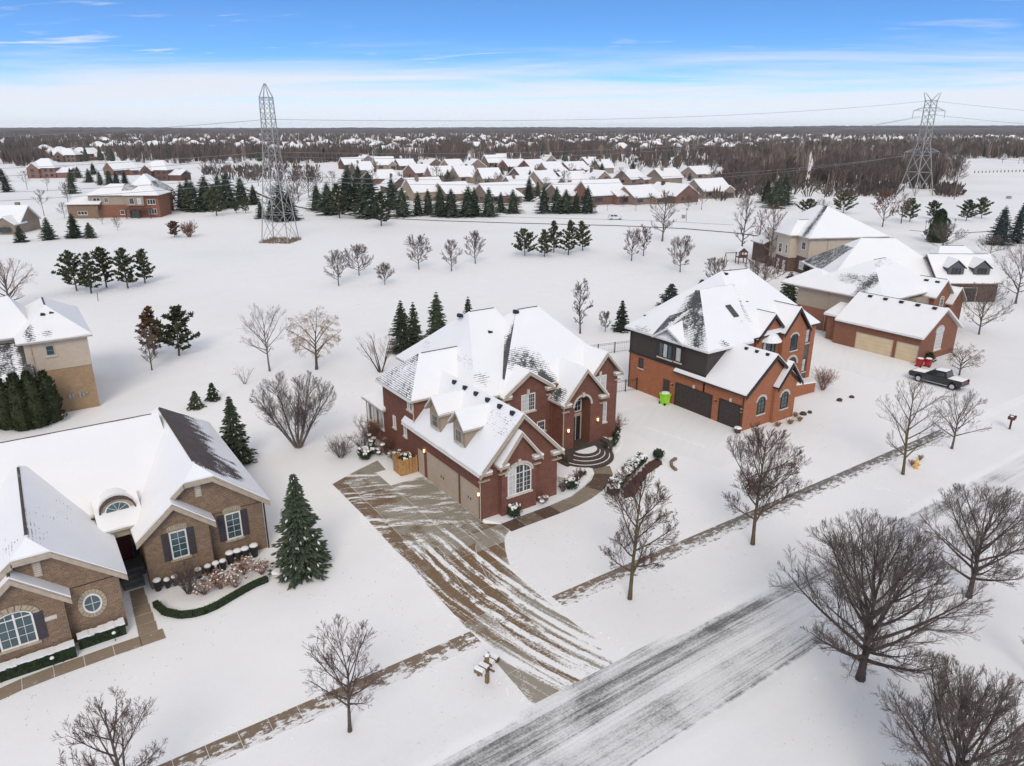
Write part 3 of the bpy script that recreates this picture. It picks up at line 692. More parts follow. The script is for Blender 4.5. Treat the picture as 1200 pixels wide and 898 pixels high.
wall_block(h, 4.6, 13, 8.2, 22, -.3, 6.6, 'brick_red')
gable_wall(h, 6.9, 12.0, 7.2, 1.6, -.3, 6.5, 8.25, 'brick_red', uc=9.4)
wall_block(h, 11.9, 19.5, 6.95, 20, -.3, 6.65, 'brick_red')
gable_wall(h, 15.9, 19.5, 6.6, .36, -.3, 6.6, 8.7, 'brick_red', uc=17.6)
# entry block with a deep arched opening
k = M(); c = 14.15; ow = .95
out = [(12.0, -.3), (c - ow, -.3), (c - ow, 4.75)] + [(c - ow * math.cos(math.pi * i / 10), 4.75 + ow * math.sin(math.pi * i / 10)) for i in range(1, 10)] + [(c + ow, 4.75), (c + ow, -.3), (16.6, -.3), (16.6, 5.3), (14.3, 8.1), (12.0, 5.3)]
k.prism([(a, 5.25, z) for a, z in out], (0, 1.7, 0)); k.build('entry_wall', 'brick_red', h)
k = M(); k.box(c - ow - .02, 6.45, -.3, c + ow + .02, 6.8, 6.2); k.build('wall', 'brick_red', h)
k = M()
for i in range(15):
    a0 = math.pi * i / 15 + .01; a1 = math.pi * (i + 1) / 15 - .01
    k.prism([(c - (ow + .0) * math.cos(a), 5.25, 4.75 + (ow + .0) * math.sin(a)) if q < 2 else (c - (ow + .2) * math.cos(a), 5.25, 4.75 + (ow + .2) * math.sin(a)) for q, a in enumerate((a0, a1, a1, a0))], (0, -.05, 0))
k.box(c - .14, 5.13, 5.62, c + .14, 5.24, 6.05); k.build('arch_surround', 'limestone', h)
d = M(); d.box(c - .85, 6.36, .95, c - .72, 6.44, 3.3); d.box(c + .72, 6.36, .95, c + .85, 6.44, 3.3); d.box(c - .85, 6.36, 3.3, c + .85, 6.44, 3.62); d.box(c - .2, 6.36, .95, c - .1, 6.44, 3.3); d.box(c + .12, 6.36, .95, c + .22, 6.44, 3.3)
dd = d.build('front_door', 'trim_tan', h); g = M(); g.add([(c - .72, 6.40, .95), (c + .72, 6.40, .95), (c + .72, 6.40, 3.3), (c - .72, 6.40, 3.3)], [(0, 1, 2, 3)]); g.build('door_glass', 'glass_dark', dd)
window(h, (c, 6.44, 3.75), (0, -1), 1.6, 1.05, 4, 2, arch=.75, split=1, sill=False)
k = M(); k.box(c - ow, 4.6, -.2, c + ow, 6.4, .93); k.build('threshold', 'stone_step', h)
# roofs
RA = hip(4.1, 13.0, 7.35, 22.6, 6.55, (8.3, 15.2, 12.05), (11.2, 15.2, 12.05))
RB = hip(6.75, 19.9, 7.25, 20.4, 6.55, (12.5, 13.4, 12.05), (15.0, 13.4, 12.05))
RW = hip(-.45, 9.0, 10.35, 17.45, 6.5, (2.3, 13.9, 9.35), (9.0, 13.9, 9.35))
rA = roof(h, RA, bare=bare_main); rB = roof(h, RB, bare=bare_main); roof(h, RW, bare=bare_main)
roof(h, hip(-.4, 4.6, 16.6, 21.2, 3.65, (1.9, 17.0, 4.9), (1.9, 19.0, 4.9)), bare=lambda x, y, z, p: .22 if (z > 4.2 and y < 18.5) else .02)
GR = gable(-.38, 7.58, -.38, 12.6, 3.95, 8.0)
rG = roof(h, GR, caps=False, bare=lambda x, y, z, p: .14 + .10 * math.exp(-((z - 7.2) / .8) ** 2) if p is GR[0] and y < 3 and z > 5.5 else .02)
roof(h, gable(1.12, 5.12, -.85, 0.0, 4.35, 6.8), caps=False); roof(h, gable(6.55, 12.25, 6.85, 11.5, 6.4, 8.3), caps=False, bare=lambda x, y, z, p: .25 if x > 10.4 else .02)
roof(h, gable(11.65, 16.95, 4.9, 9.8, 5.2, 8.15), caps=False, bare=lambda x, y, z, p: .03 + (.42 * math.exp(-((y - 6.4) / .9) ** 2) if x < 12.6 else 0)); roof(h, gable(15.7, 19.85, 6.2, 10.5, 6.5, 8.75), caps=False)
vents(rG, [(3.25, .6 + i * 1.75, 7.95) for i in range(6)], s=.17); vents(rA, [(9.2, 13.0, 10.6), (7.6, 15.6, 11.9)]); vents(rB, [(12.3, 13.2, 12.1), (8.4, 9.1, 7.9)])
# rake boards on the front gables
def rake(par, pts, v, d=.12, w=.26, m='trim_tan'):
    k = M()
    for (a, za), (b, zb) in zip(pts[:-1], pts[1:]): k = M(); k.prism([(a, v, za - w), (b, v, zb - w), (b, v, zb), (a, v, za)], (0, -d, 0)); k.build('rake_board', m, par)
rake(h, [(-.38, 4.0), (3.6, 8.05), (7.58, 4.0)], -.385, .1, .25); rake(h, [(1.12, 4.4), (3.12, 6.85), (5.12, 4.4)], -.855, .1, .22)
rake(h, [(6.55, 6.45), (9.4, 8.35), (12.25, 6.45)], 6.845, .1, .22); rake(h, [(11.65, 5.25), (14.3, 8.2), (16.95, 5.25)], 4.895, .1, .22); rake(h, [(15.7, 6.55), (17.775, 8.8), (19.85, 6.55)], 6.195, .1, .22)
cornice(h, -.42, .75, 0, 4.12, 0); cornice(h, 6.5, 7.62, 0, 4.12, 0); cornice(h, 1.08, 1.95, -.5, 4.55, 0); cornice(h, 4.3, 5.16, -.5, 4.55, 0)
cornice(h, 6.55, 7.5, 7.2, 6.5, 0); cornice(h, 11.3, 12.2, 7.2, 6.5, 0); cornice(h, 11.65, 12.6, 5.25, 5.3, 0); cornice(h, 16.0, 16.95, 5.25, 5.3, 0); cornice(h, 18.95, 19.85, 6.6, 6.6, 0)
# dormers
for v0 in (6.72, 2.86):
    d0 = M(); v1 = v0 + 1.78; vc = (v0 + v1) / 2
    d0.prism([(.34, v0, 4.5), (.34, v1, 4.5), (.34, v1, 6.55), (.34, vc, 7.55), (.34, v0, 6.55)], (2.6, 0, 0)); dm = d0.build('dormer', 'siding_tan', h)
    rr = roof(dm, [[(.0, v0 - .3, 6.4), (.0, vc, 7.62), (3.2, vc, 7.62), (2.4, v0 - .3, 6.4)], [(.0, v1 + .3, 6.4), (2.4, v1 + .3, 6.4), (3.2, vc, 7.62), (.0, vc, 7.62)]], name='dormer_roof', caps=False)
    window(h, (.34, vc, 5.15), (-1, 0), 1.05, 1.1, 4, 2, fr='trim_tan', glass='glass_teal', sill=True)
# side windows and sunroom
for v, z, w, hh in ((14.75, 2.72, .55, 1.15), (12.6, 2.62, .55, 1.15)): window(h, (0, v, z), (-1, 0), w, hh, 1, 2, glass='glass_blind')
window(h, (0, 11.45, 5.45), (-1, 0), .95, 1.0, 2, 2, blind=(0,), split=2)
for v in (20.2, 19.35, 18.5, 17.65): window(h, (0.05, v, 1.6), (-1, 0), .75, 1.75, 1, 1, blind=(0,) if v in (19.35, 17.65) else None)
window(h, (3.12, -.5, 1.72), (0, -1), 2.2, 1.75, 6, 4, arch=.72, split=3, voussoir=(.24, .24), key=True, glass='glass_dark', blind=(0,))
window(h, (9.45, 7.2, 4.65), (0, -1), 1.5, 1.65, 6, 4, split=2, blind=(0,), key=True); window(h, (10.9, 7.2, 2.4), (0, -1), .9, 1.0, 3, 2)
window(h, (17.75, 6.6, 1.85), (0, -1), 1.0, 2.0, 3, 4, glass='glass_blind'); window(h, (17.3, 6.6, 5.1), (0, -1), 1.5, 1.55, 4, 3, split=2, glass='glass_blind', key=True)
garage_door(h, (0, 6.05, .03), (-1, 0), 4.95, 2.5, 'door_tan', 8); garage_door(h, (0, 1.75, .03), (-1, 0), 2.45, 2.5, 'door_tan', 4)
k = M(); k.box(-.05, 9.25, .05, 0.02, 10.25, 2.3); sdr = k.build('service_door', 'door_tan', h); k = M(); k.box(-.07, 9.45, .2, -.055, 10.05, 1.1); k.box(-.07, 9.45, 1.25, -.055, 10.05, 2.15); k.build('door_panel', 'trim_tan', sdr)
for P, N in (((0, 8.9, 2.45), (-1, 0)), ((0, .22, 2.1), (-1, 0)), ((12.45, 5.25, 2.6), (0, -1)), ((15.9, 5.25, 2.9), (0, -1))): lantern(h, P, N)
downspout(h, -.09, .06, 0, 3.9); downspout(h, -.09, 10.72, 4.6, 6.4); downspout(h, 11.9, 5.15, 0, 5.2); downspout(h, -.05, 20.9, 0, 3.6)
k = M()
for sg in (-.5, .5):
    k.box(-.42, 0, 3.86, -.385, 11.9, 4.0)
k = M(); k.box(-.50, -.36, 3.96, -.39, 12.4, 4.08); k.build('gutter', 'trim_white', h)
k = M(); k.box(-.55, 10.4, 6.52, -.46, 17.4, 6.64); k.build('gutter', 'trim_white', h)

# entry steps: half-round treads
st = thing('entry_steps', 'half round dark stone steps with snowy treads before the red brick entry', 'steps', (14.1, 4.55, 0))
for i, (r, z) in enumerate(((2.75, .2), (2.3, .4), (1.85, .6), (1.4, .8))):
    k = M(); n = 20; cx = 14.0; cy = 4.6
    pts = [(cx - r, cy + .5), ] + [(cx - r * math.cos(math.pi * j / n), cy - r * math.sin(math.pi * j / n) * .95) for j in range(n + 1)] + [(cx + r, cy + .5)]
    k.prism([(x, y, z - .2) for x, y in pts], (0, 0, .2)); t = k.build('step', 'stone_step', st, (14.1, 4.55, 0))
    rs = r - (.24 if i == 3 else .36); q = M(); pts = [(cx - rs, cy + .4)] + [(cx - rs * math.cos(math.pi * j / n), cy - rs * math.sin(math.pi * j / n) * .95) for j in range(n + 1)] + [(cx + rs, cy + .4)]
    q.prism([(x, y, z + .002) for x, y in pts], (0, 0, .03)); q.build('snow_cover', 'snow', t, (14.1, 4.55, 0))
k = M(); k.box(12.2, 4.55, 0, 16.3, 5.24, .86); k.box(11.6, 4.0, 0, 12.2, 5.2, 1.0); k.box(16.3, 4.0, 0, 16.9, 5.2, 1.0); k.build('landing', 'stone_step', st, (14.1, 4.55, 0))
# raised bed and its rounded stone edge
for nm, pts, m, z0, z1 in (('planting_bed', [(.9, -1.15), (2.5, -1.05), (5.5, -1.0), (8.2, -.75), (10.4, .05), (12.0, 1.1), (12.8, 2.0), (12.0, 3.6), (7.4, 3.0), (7.3, -.02), (.05, -.02)], 'snow', 0, .16), ('planting_bed', [(16.9, 3.7), (18.5, 4.6), (20.6, 6.9), (20.3, 7.6), (19.6, 6.5), (16.7, 5.2)], 'snow', 0, .15)):
    k = M(); k.prism([(x, y, z0) for x, y in pts], (0, 0, z1)); struct(k.build(nm, m))
k = M(); n = 14
for i in range(n):
    a = math.pi * .5 * i / n - .5; a2 = math.pi * .5 * (i + 1) / n - .5
    k.prism([(7.3 + 2.0 * math.cos(a), 1.7 + 1.6 * math.sin(a), .15), (7.3 + 2.0 * math.cos(a2), 1.7 + 1.6 * math.sin(a2), .15), (7.3 + 1.8 * math.cos(a2), 1.7 + 1.45 * math.sin(a2), .15), (7.3 + 1.8 * math.cos(a), 1.7 + 1.45 * math.sin(a), .15)], (0, 0, .18))
tag(k.build('bed_edging', 'limestone'), 'curved low stone edging in the snowy bed right of the red brick garage', 'edging')
k = M(); _lo = [(11.4, -3.5), (12.6, -3.6), (14.3, -2.5), (16.4, -1.3), (18.2, -.8), (19.3, -.2)]; _hi = [(19.2, .5), (18.0, .4), (16.2, -.5), (13.8, -1.6), (12.0, -2.6)]; _w = [(p[0] + (q[0] - p[0]) * j / 5 + .22 * mnoise.noise(Vector((i * 3.1 + j * .8, 1, 0))), p[1] + (q[1] - p[1]) * j / 5 + .25 * mnoise.noise(Vector((i * 2.7 + j * .9, 7, 0)))) for L_ in (_lo, _hi) for i, (p, q) in enumerate(zip(L_[:-1], L_[1:])) for j in range(5)]; k.prism([(x, y, 0) for x, y in _w], (0, 0, .06)); struct(k.build('mulch_bed', 'mulch'))
k = M(); q = [(18.6, -2.2), (18.9, -1.4), (19.5, -.75), (20.4, -.45)]
for a, b in zip(q[:-1], q[1:]): k.prism([(a[0], a[1], 0), (b[0], b[1], 0), (b[0] + .12, b[1] - .25, 0), (a[0] + .22, a[1] - .12, 0)], (0, 0, .22))
tag(k.build('bed_edging', 'wood_grey'), 'brown timber edging curving at the far end of the mulch strip', 'edging')

# cedar enclosure beside the garage
fe = thing('wood_fence', 'orange cedar board enclosure beside the tan garage doors', 'fence', (-1.0, 10.9, 0))
rng = random.Random(9)
def boards(p, q, n):
    for i in range(n):
        a = Vector(p) + (Vector(q) - Vector(p)) * (i / n); b = Vector(p) + (Vector(q) - Vector(p)) * ((i + .9) / n); d = (b - a).normalized(); nn = Vector((-d.y, d.x)) * .03
        k = M(); hh = 1.45 + rng.uniform(-.03, .03); k.prism([(a.x - nn.x, a.y - nn.y, .03), (b.x - nn.x, b.y - nn.y, .03), (b.x + nn.x, b.y + nn.y, .03), (a.x + nn.x, a.y + nn.y, .03)], (0, 0, hh)); k.build('board', 'wood_fence', fe, (-1.0, 10.9, 0))
boards((-1.65, 10.45), (-.05, 10.45), 11); boards((-1.68, 11.9), (-1.68, 10.45), 10); boards((-1.65, 11.9), (-.05, 11.9), 10)
for p in ((-1.62, 10.52), (-1.62, 11.83), (-.1, 10.52)): k = M(); k.box(p[0] - .06, p[1] - .06, 0, p[0] + .06, p[1] + .06, 1.58); k.build('post', 'wood_fence', fe, (-1.0, 10.9, 0))
# ------------------------------------------------------------------ orange brick house with the dark upper storey
O2 = (30.7, 0, 0)
h = thing('brick_house', 'orange brick house with dark brown siding over the garage and a green bin outside', 'house', O2)
def oh(f):   # world -> local for this house
    return f
wall_block(h, 30.7, 37.3, 5.45, 16.7, -.8, 4.28, 'brick_orange', O2); wall_block(h, 30.66, 37.35, 5.41, 16.75, 4.28, 7.0, 'siding_dark', O2)
k = M(); k.box(30.6, 5.36, 4.2, 37.4, 16.8, 4.34); k.build('belt_board', 'trim_dark', h, O2)
gable_wall(h, 30.7, 38.4, .35, 5.3, -.3, 3.9, 7.1, 'brick_orange', O2, uc=34.6); gable_wall(h, 35.0, 38.38, .0, .35, -.3, 3.9, 6.0, 'brick_orange', O2, uc=33.5 + 3.2)
wall_block(h, 37.2, 50.6, 7.2, 20, -.3, 6.6, 'brick_orange', O2)
gable_wall(h, 40.3, 45.2, 6.85, 1, -.3, 6.4, 8.7, 'brick_orange', O2, uc=42.8); gable_wall(h, 44.3, 48.6, 6.3, 1.5, -.3, 6.6, 9.1, 'brick_orange', O2, uc=46.45)
wall_block(h, 48.6, 50.62, 6.9, 8, -.3, 6.6, 'siding_grey', O2)
wall_block(h, 50.3, 51.1, 6.8, 9, -.3, 6.6, 'brick_orange', O2)
R1 = hip(30.2, 44.5, 4.95, 17.25, 6.95, (35.2, 11.1, 11.6), (44.5, 11.1, 11.6)); R1 = [[(30.2, 4.95, 6.95), (37.3, 4.95, 6.95), (40.6, 11.1, 11.6), (35.2, 11.1, 11.6)], [(30.2, 17.25, 6.95), (35.2, 11.1, 11.6), (41, 11.1, 11.6), (41, 17.25, 6.95)], [(37.3, 4.95, 6.95), (39.2, 7.6, 7.5), (41.2, 11.1, 10.6), (40.6, 11.1, 11.6)], [(30.2, 17.25, 6.95), (30.2, 4.95, 6.95), (35.2, 11.1, 11.6)]]; R2 = hip(37.0, 51.4, 6.5, 21.2, 6.6, (42.0, 14.0, 12.5), (46.0, 13.4, 12.5))
def bare2(x, y, z, pl):
    b = .03
    if pl is R1[3]:
        b += .46 * math.exp(-(((y - 10.6 + (11 - z) * .25) / 1.3) ** 2)) * (1 if z > 7.6 else .8) + .50 * math.exp(-(((y - 6.4 - (z - 7) * .75) / 1.2) ** 2)) * (1 if z < 9.9 else .4)
        b += .34 * math.exp(-(((y - 14.6) / 1.3) ** 2 + ((z - 7.3) / .5) ** 2))
    if pl is R1[0]: b += .38 * math.exp(-(((x - 33.0) / .8) ** 2 + ((z - 7.5) / .5) ** 2))
    if pl is R2[0]: b += .36 * math.exp(-(((x - 40.2) / .8) ** 2 + ((z - 9.6) / 1.2) ** 2))
    return b
r1 = roof(h, R1, fascia='trim_white', bare=bare2, org=O2); r2 = roof(h, R2, fascia='trim_dark', bare=bare2, org=O2)
rg = roof(h, gable(30.3, 38.9, -.05, 9.5, 3.75, 7.2), caps=False, fascia='trim_dark', org=O2)
roof(h, gable(34.9, 38.9, -.35, .3, 3.75, 6.1), fascia='trim_dark', org=O2)
roof(h, gable(40.0, 45.6, 6.5, 11, 6.3, 8.85), fascia='trim_dark', org=O2); roof(h, gable(44.0, 48.95, 5.95, 11, 6.5, 9.25), fascia='trim_dark', org=O2)
for pts, v in (([(30.3, 3.8), (34.6, 7.25), (38.9, 3.8)], -.055), ([(34.9, 3.8), (36.9, 6.15), (38.9, 3.8)], -.355), ([(40.0, 6.35), (42.8, 8.9), (45.6, 6.35)], 6.495), ([(44.0, 6.55), (46.475, 9.3), (48.95, 6.55)], 5.945)):
    for (a, za), (b, zb) in zip(pts[:-1], pts[1:]): k = M(); k.prism([(a, v, za - .3), (b, v, zb - .3), (b, v, zb), (a, v, za)], (0, -.1, 0)); k.build('rake_board', 'trim_dark', h, O2)
# cross-gable over the bay on the side
k = M(); k.prism([(30.45, 8.6, 4.8), (30.45, 12.3, 4.8), (30.45, 12.3, 7.0), (30.45, 8.6, 7.0)], (.4, 0, 0)); k.build('bay', 'siding_dark', h, O2)
roof(h, [[(30.0, 8.2, 6.95), (30.0, 10.5, 8.2), (34.5, 10.5, 9.4), (30.0, 8.2, 6.96)], [(30.0, 12.8, 6.95), (33.6, 10.5, 9.4), (30.0, 10.5, 8.2)]][:1] + [[(30.0, 12.7, 6.9), (32.5, 12.7, 8.9), (33.5, 10.5, 9.9), (29.9, 10.5, 8.3)]], fascia='trim_white', bare=lambda x, y, z, p: .55 if y > 10.5 else .05, org=O2, caps=False)
window(h, (30.45, 11.0, 4.95), (-1, 0), 2.0, 1.65, 3, 1, split=3, glass='glass_teal', fr='trim_dark', org=O2, blind=(1,)); window(h, (30.45, 9.1, 4.98), (-1, 0), .85, 1.65, 1, 1, glass='glass_blind', fr='trim_dark', org=O2)
window(h, (30.7, 14.8, 2.75), (-1, 0), .7, 1.15, 1, 2, fr='trim_dark', org=O2)
k = M(); k.box(30.64, 10.3, .3, 30.72, 11.2, 2.5); k.build('side_door', 'door_dark', h, O2)
garage_door(h, (30.7, 6.85, .02), (-1, 0), 4.9, 2.5, 'door_dark', 8, O2, trim='trim_dark', clip=.5, hinges=False); garage_door(h, (30.7, 2.0, .02), (-1, 0), 2.6, 2.5, 'door_dark', 4, O2, trim='trim_dark', clip=.4, hinges=False)
for v in (9.75, 3.75, .5): lantern(h, (30.7, v, 2.0), (-1, 0), O2, False)
for v in (6.85, 2.0): k = M(); k.box(30.6, v - .13, 2.65, 30.7, v + .13, 3.0); k.build('keystone', 'limestone', h, O2)
for u in (33.35, 36.6): window(h, (u, .35 if u < 35 else 0, 1.3), (0, -1), 1.15, 1.35, 2, 3, arch=.45, fr='trim_dark', glass='glass_teal', voussoir=(.26, .26), org=O2)
window(h, (42.6, 6.85, 4.3), (0, -1), 2.3, 1.6, 4, 2, split=3, fr='trim_dark', glass='glass_teal', org=O2, blind=(0,))
k = M(); k.lathe((42.6, 6.85, 5.95), [(1.35, 0), (1.3, .1), (.8, .7), (.1, 1.15)], 14); k.build('bay_roof', 'snow', h, O2)
window(h, (46.4, 6.3, 4.3), (0, -1), 1.2, 1.6, 2, 3, arch=.3, fr='trim_dark', glass='glass_teal', voussoir=(.25, .25), org=O2)
k = M(); n = 10
k.prism([(45.5, 6.25, 0), (47.3, 6.25, 0), (47.3, 6.25, 2.6)] + [(46.4 + .9 * math.cos(math.pi * i / n), 6.25, 2.6 + .9 * math.sin(math.pi * i / n)) for i in range(1, n)] + [(45.5, 6.25, 2.6)], (0, .1, 0)); k.build('entry_arch', 'umber', h, O2)
k = M()
for i in range(12): a0 = math.pi * i / 12; a1 = math.pi * (i + 1) / 12 - .03; k.prism([(46.4 + r * math.cos(a), 6.2, 2.6 + r * math.sin(a)) for r, a in ((.9, a0), (1.15, a0), (1.15, a1), (.9, a1))], (0, .12, 0))
k.build('arch_surround', 'limestone', h, O2)
for z in (.9, 4.5): window(h, (49.6, 6.9, z), (0, -1), 1.0, 1.7, 1, 2, fr='trim_dark', glass='glass_blind', org=O2)
k = M(); k.prism([(38.4, 3.6, -.2), (46.9, 3.2, -.2), (46.9, 3.2, 1.1), (42.0, 3.45, 1.5), (38.4, 3.6, 2.0)], (0, .35, 0)); wl = k.build('garden_wall', 'brick_orange', h, O2); k = M(); k.prism([(38.4, 3.55, 2.02), (42, 3.4, 1.52), (46.95, 3.15, 1.12), (46.95, 3.15, 1.28), (42, 3.4, 1.68), (38.4, 3.55, 2.18)], (0, .45, 0)); k.build('snow_cap', 'snow', wl, O2)
vents(rg, [(34.3, .9 + 1.3 * i, 7.15) for i in range(3)], O2, .17); vents(r2, [(41.2, 10.4, 9.8), (42.1, 10.2, 9.7), (39.8, 12.2, 11.0), (42.3, 13.6, 12.4)], O2); vents(r1, [(35.3, 11.4, 11.5)], O2, .25)
k = M(); k.prism([(37.0, 7.6, 9.02), (37.8, 7.6, 9.02), (37.8, 8.9, 10.0), (37.0, 8.9, 10.0)], (0, 0, .32)); k.build('skylight', 'glass_dark', h, O2)
downspout(h, 30.62, .42, 0, 3.7, O2, 'trim_dark'); downspout(h, 30.62, 16.6, 0, 6.8, O2, 'trim_dark')

# ------------------------------------------------------------------ brown brick ranch on the left
O1 = (-24, 3, 0)
h = thing('brick_house', 'brown brick ranch house with dark shutters and a wide snow covered roof', 'house', O1)
wall_block(h, -22.4, -14.7, 5.6, 22, -.3, 3.75, 'brick_tan', O1)
k = M(); k.prism([(-22.4, 5.6, 3.7), (-14.7, 5.6, 3.7), (-17.85, 5.6, 6.42), (-19.58, 5.6, 6.42), (-22.4, 5.6, 4.0)], (0, 4, 0)); k.build('gable_wall', 'brick_tan', h, O1)
gable_wall(h, -22.5, -18.5, 4.75, 1.2, -.3, 3.7, 5.55, 'brick_tan', O1, uc=-20.5)
wall_block(h, -34, -24.35, 1.6, 16, -.3, 3.6, 'brick_tan', O1)
k = M(); k.prism([(-32.2, 1.6, 3.55), (-24.35, 1.6, 3.55), (-27.38, 1.6, 6.2), (-29.1, 1.6, 6.2)], (0, 4, 0)); k.build('gable_wall', 'brick_tan', h, O1)
gable_wall(h, -31.5, -27.25, 1.0, .7, -.3, 3.5, 5.4, 'brick_tan', O1)
wall_block(h, -25, -22, 8.6, 16, -.3, 4, 'brick_tan', O1)
def bare1(x, y, z, pl):
    b = .02
    if pl is RR[1]:
        t = (x + 18.7); d = max(0, 1 - max(0, t - 1.0) / 3.2)
        b += 1.15 * d * (1 if y > 7.5 else max(0, (y - 5.0) / 2.5)) + .42 * mnoise.noise(Vector((x * 1.1, y * .7, 3))) - .18
        b += .34 * mnoise.noise(Vector((x * .6 + y * .5, y * 1.2 - x * .4, 7)))
        if x > -15.0: b -= .3
    if pl is RR[2]: b += .3
    if pl is LL[1]:
        b += .20 * max(0, 1 - abs(y - 6.0 - (x + 28) * .2) / 6.5) * (1 if x < -25.6 else .5)
    return b
def clipped(u0, u1, v0, v1, ze, zr, clipz, back=True):
    c = (u0 + u1) / 2; f = (clipz - ze) / (zr - ze); a0 = u0 + (c - u0) * f; a1 = u1 + (c - u1) * f; vs = v0 + (zr - clipz) * 1.0
    vb = v1 - 4.0 if back else v1
    L = [(u0, v0, ze), (a0, v0, clipz), (c, vs, zr), (c, vb, zr), (u0, v1, ze)]; Rr = [(u1, v0, ze), (u1, v1, ze), (c, vb, zr), (c, vs, zr), (a1, v0, clipz)]
    out = [L, Rr]
    out.append([(u0, v1, ze), (c, vb, zr), (u1, v1, ze)] if back else None)
    out.append([(a0, v0, clipz), (a1, v0, clipz), (c, vs, zr)])
    return [o for o in out if o]
RR = clipped(-22.9, -14.25, 5.2, 22.6, 3.65, 7.3, 6.5); LL = clipped(-32.6, -23.9, 1.2, 17, 3.5, 7.0, 6.25)
MAINR = [[(-34, 6.9, 3.75), (-19.0, 6.9, 3.75), (-19.0, 16, 7.75), (-34, 16, 7.75)], [(-34, 25, 3.75), (-34, 16, 7.75), (-19.0, 16, 7.75), (-19.0, 25, 3.75)], [(-19, 6.9, 3.75), (-19, 25, 3.75), (-19, 16, 7.75)]]
roof(h, MAINR, 'snow_brown_shingle', 'trim_tan', 'shingle_brown', O1); rr = roof(h, RR, 'snow_brown_shingle', 'trim_tan', 'shingle_brown', O1, bare=bare1, sub=.5); roof(h, LL, 'snow_brown_shingle', 'trim_tan', 'shingle_brown', O1, bare=bare1)
roof(h, gable(-22.95, -18.1, 4.4, 8.0, 3.6, 5.65), 'snow_brown_shingle', 'trim_tan', 'shingle_brown', O1, caps=False); roof(h, gable(-31.9, -26.85, .65, 3, 3.4, 5.6), 'snow_brown_shingle', 'trim_tan', 'shingle_brown', O1)
k = M()
for (a, za), (b, zb), v in (((-22.95, 3.65), (-20.525, 5.72), 4.395), ((-20.525, 5.72), (-18.1, 3.65), 4.395), ((-31.9, 3.45), (-29.37, 5.67), .645), ((-29.37, 5.67), (-26.85, 3.45), .645), ((-17.8, 6.6), (-14.25, 3.72), 5.195), ((-19.6, 6.62), (-17.8, 6.62), 5.195), ((-22.9, 3.7), (-19.55, 6.6), 5.195), ((-27.3, 6.32), (-23.9, 3.58), 1.195), ((-29.2, 6.36), (-27.3, 6.36), 1.195), ((-32.6, 3.6), (-29.15, 6.3), 1.195)):
    k = M(); k.prism([(a, v, za - .28), (b, v, zb - .28), (b, v, zb + .02), (a, v, za + .02)], (0, -.09, 0)); k.build('rake_board', 'trim_tan', h, O1)
for u, v, z, in ((-16.78, 5.6, 1.5), (-20.45, 4.75, 1.72)): window(h, (u, v, z), (0, -1), 1.05, 2.0, 2, 4, glass='glass_teal', shut=.42, voussoir=(.3, .34), stone='stone_tan', org=O1)
window(h, (-29.65, 1.0, 1.35), (0, -1), 1.75, 1.75, 4, 3, arch=.42, split=2, glass='glass_teal', shut=.42, voussoir=(.36, .36), stone='stone_tan', org=O1)
k = M(); n = 22; c = (-25.9, 2.25)
for i in range(n):
    a0 = 2 * math.pi * i / n + .02; a1 = 2 * math.pi * (i + 1) / n - .02
    k.prism([(c[0] + r * math.cos(a), 1.6, c[1] + r * 1.25 * math.sin(a)) for r, a in ((.5, a0), (.74, a0), (.74, a1), (.5, a1))], (0, -.04, 0))
ov = k.build('oval_surround', 'stone_tan', h, O1)
k = M(); k.add([(c[0] + .42 * math.cos(2 * math.pi * i / n), 1.575, c[1] + .55 * math.sin(2 * math.pi * i / n)) for i in range(n)], [tuple(range(n))]); k.build('pane', 'glass_teal', ov, O1)
k = M()
for i in range(n):
    a0 = 2 * math.pi * i / n; a1 = 2 * math.pi * (i + 1) / n
    k.prism([(c[0] + r * math.cos(a), 1.6, c[1] + r * 1.3 * math.sin(a)) for r, a in ((.41, a0), (.5, a0), (.5, a1), (.41, a1))], (0, -.07, 0))
k.box(c[0] - .4, 1.55, c[1] - .015, c[0] + .4, 1.57, c[1] + .015); k.box(c[0] - .015, 1.55, c[1] - .5, c[0] + .015, 1.57, c[1] + .5); k.build('window_frame', 'trim_white', ov, O1)
for u, v, z in ((-18.7, 5.6, 5.3), (-28.1, 1.6, 4.9)):
    k = M(); k.box(u - .2, v - .05, z, u + .2, v, z + .95); vt = k.build('gable_vent', 'trim_tan', h, O1); k = M()
    for i in range(6): k.box(u - .14, v - .07, z + .08 + i * .14, u + .14, v - .052, z + .15 + i * .14)
    k.build('louvre', 'limestone', vt, O1)
k = M(); k.box(-28.3, .97, 2.35, -27.7, 1.0, 2.6); k.build('house_plaque', 'limestone', h, O1)
# porch: door, steps, eyebrow dormer
k = M(); k.box(-23.9, 8.45, .6, -22.9, 8.62, 2.75); dr_ = k.build('front_door', 'door_red', h, O1); k = M(); k.box(-23.8, 8.42, .7, -23.45, 8.45, 2.6); k.box(-23.35, 8.42, .7, -23.0, 8.45, 2.6); k.build('door_panel', 'door_red', dr_, O1)
k = M(); k.box(-22.85, 8.5, .7, -22.5, 8.62, 2.7); k.build('sidelight', 'glass_dark', h, O1)
k = M(); k.box(-24.3, 7.0, -.1, -22.5, 8.62, .6); k.build('porch', 'porch_stone', h, O1)
for i in range(3): k = M(); k.box(-24.0, 5.55 + i * .48, -.1, -22.75, 5.55 + (i + 1) * .48 + .02, .15 + i * .15); k.build('step', 'porch_stone', h, O1)
k = M(); k.box(-24.3, 6.6, 3.4, -22.5, 6.95, 3.95); k.build('porch_beam', 'trim_tan', h, O1)
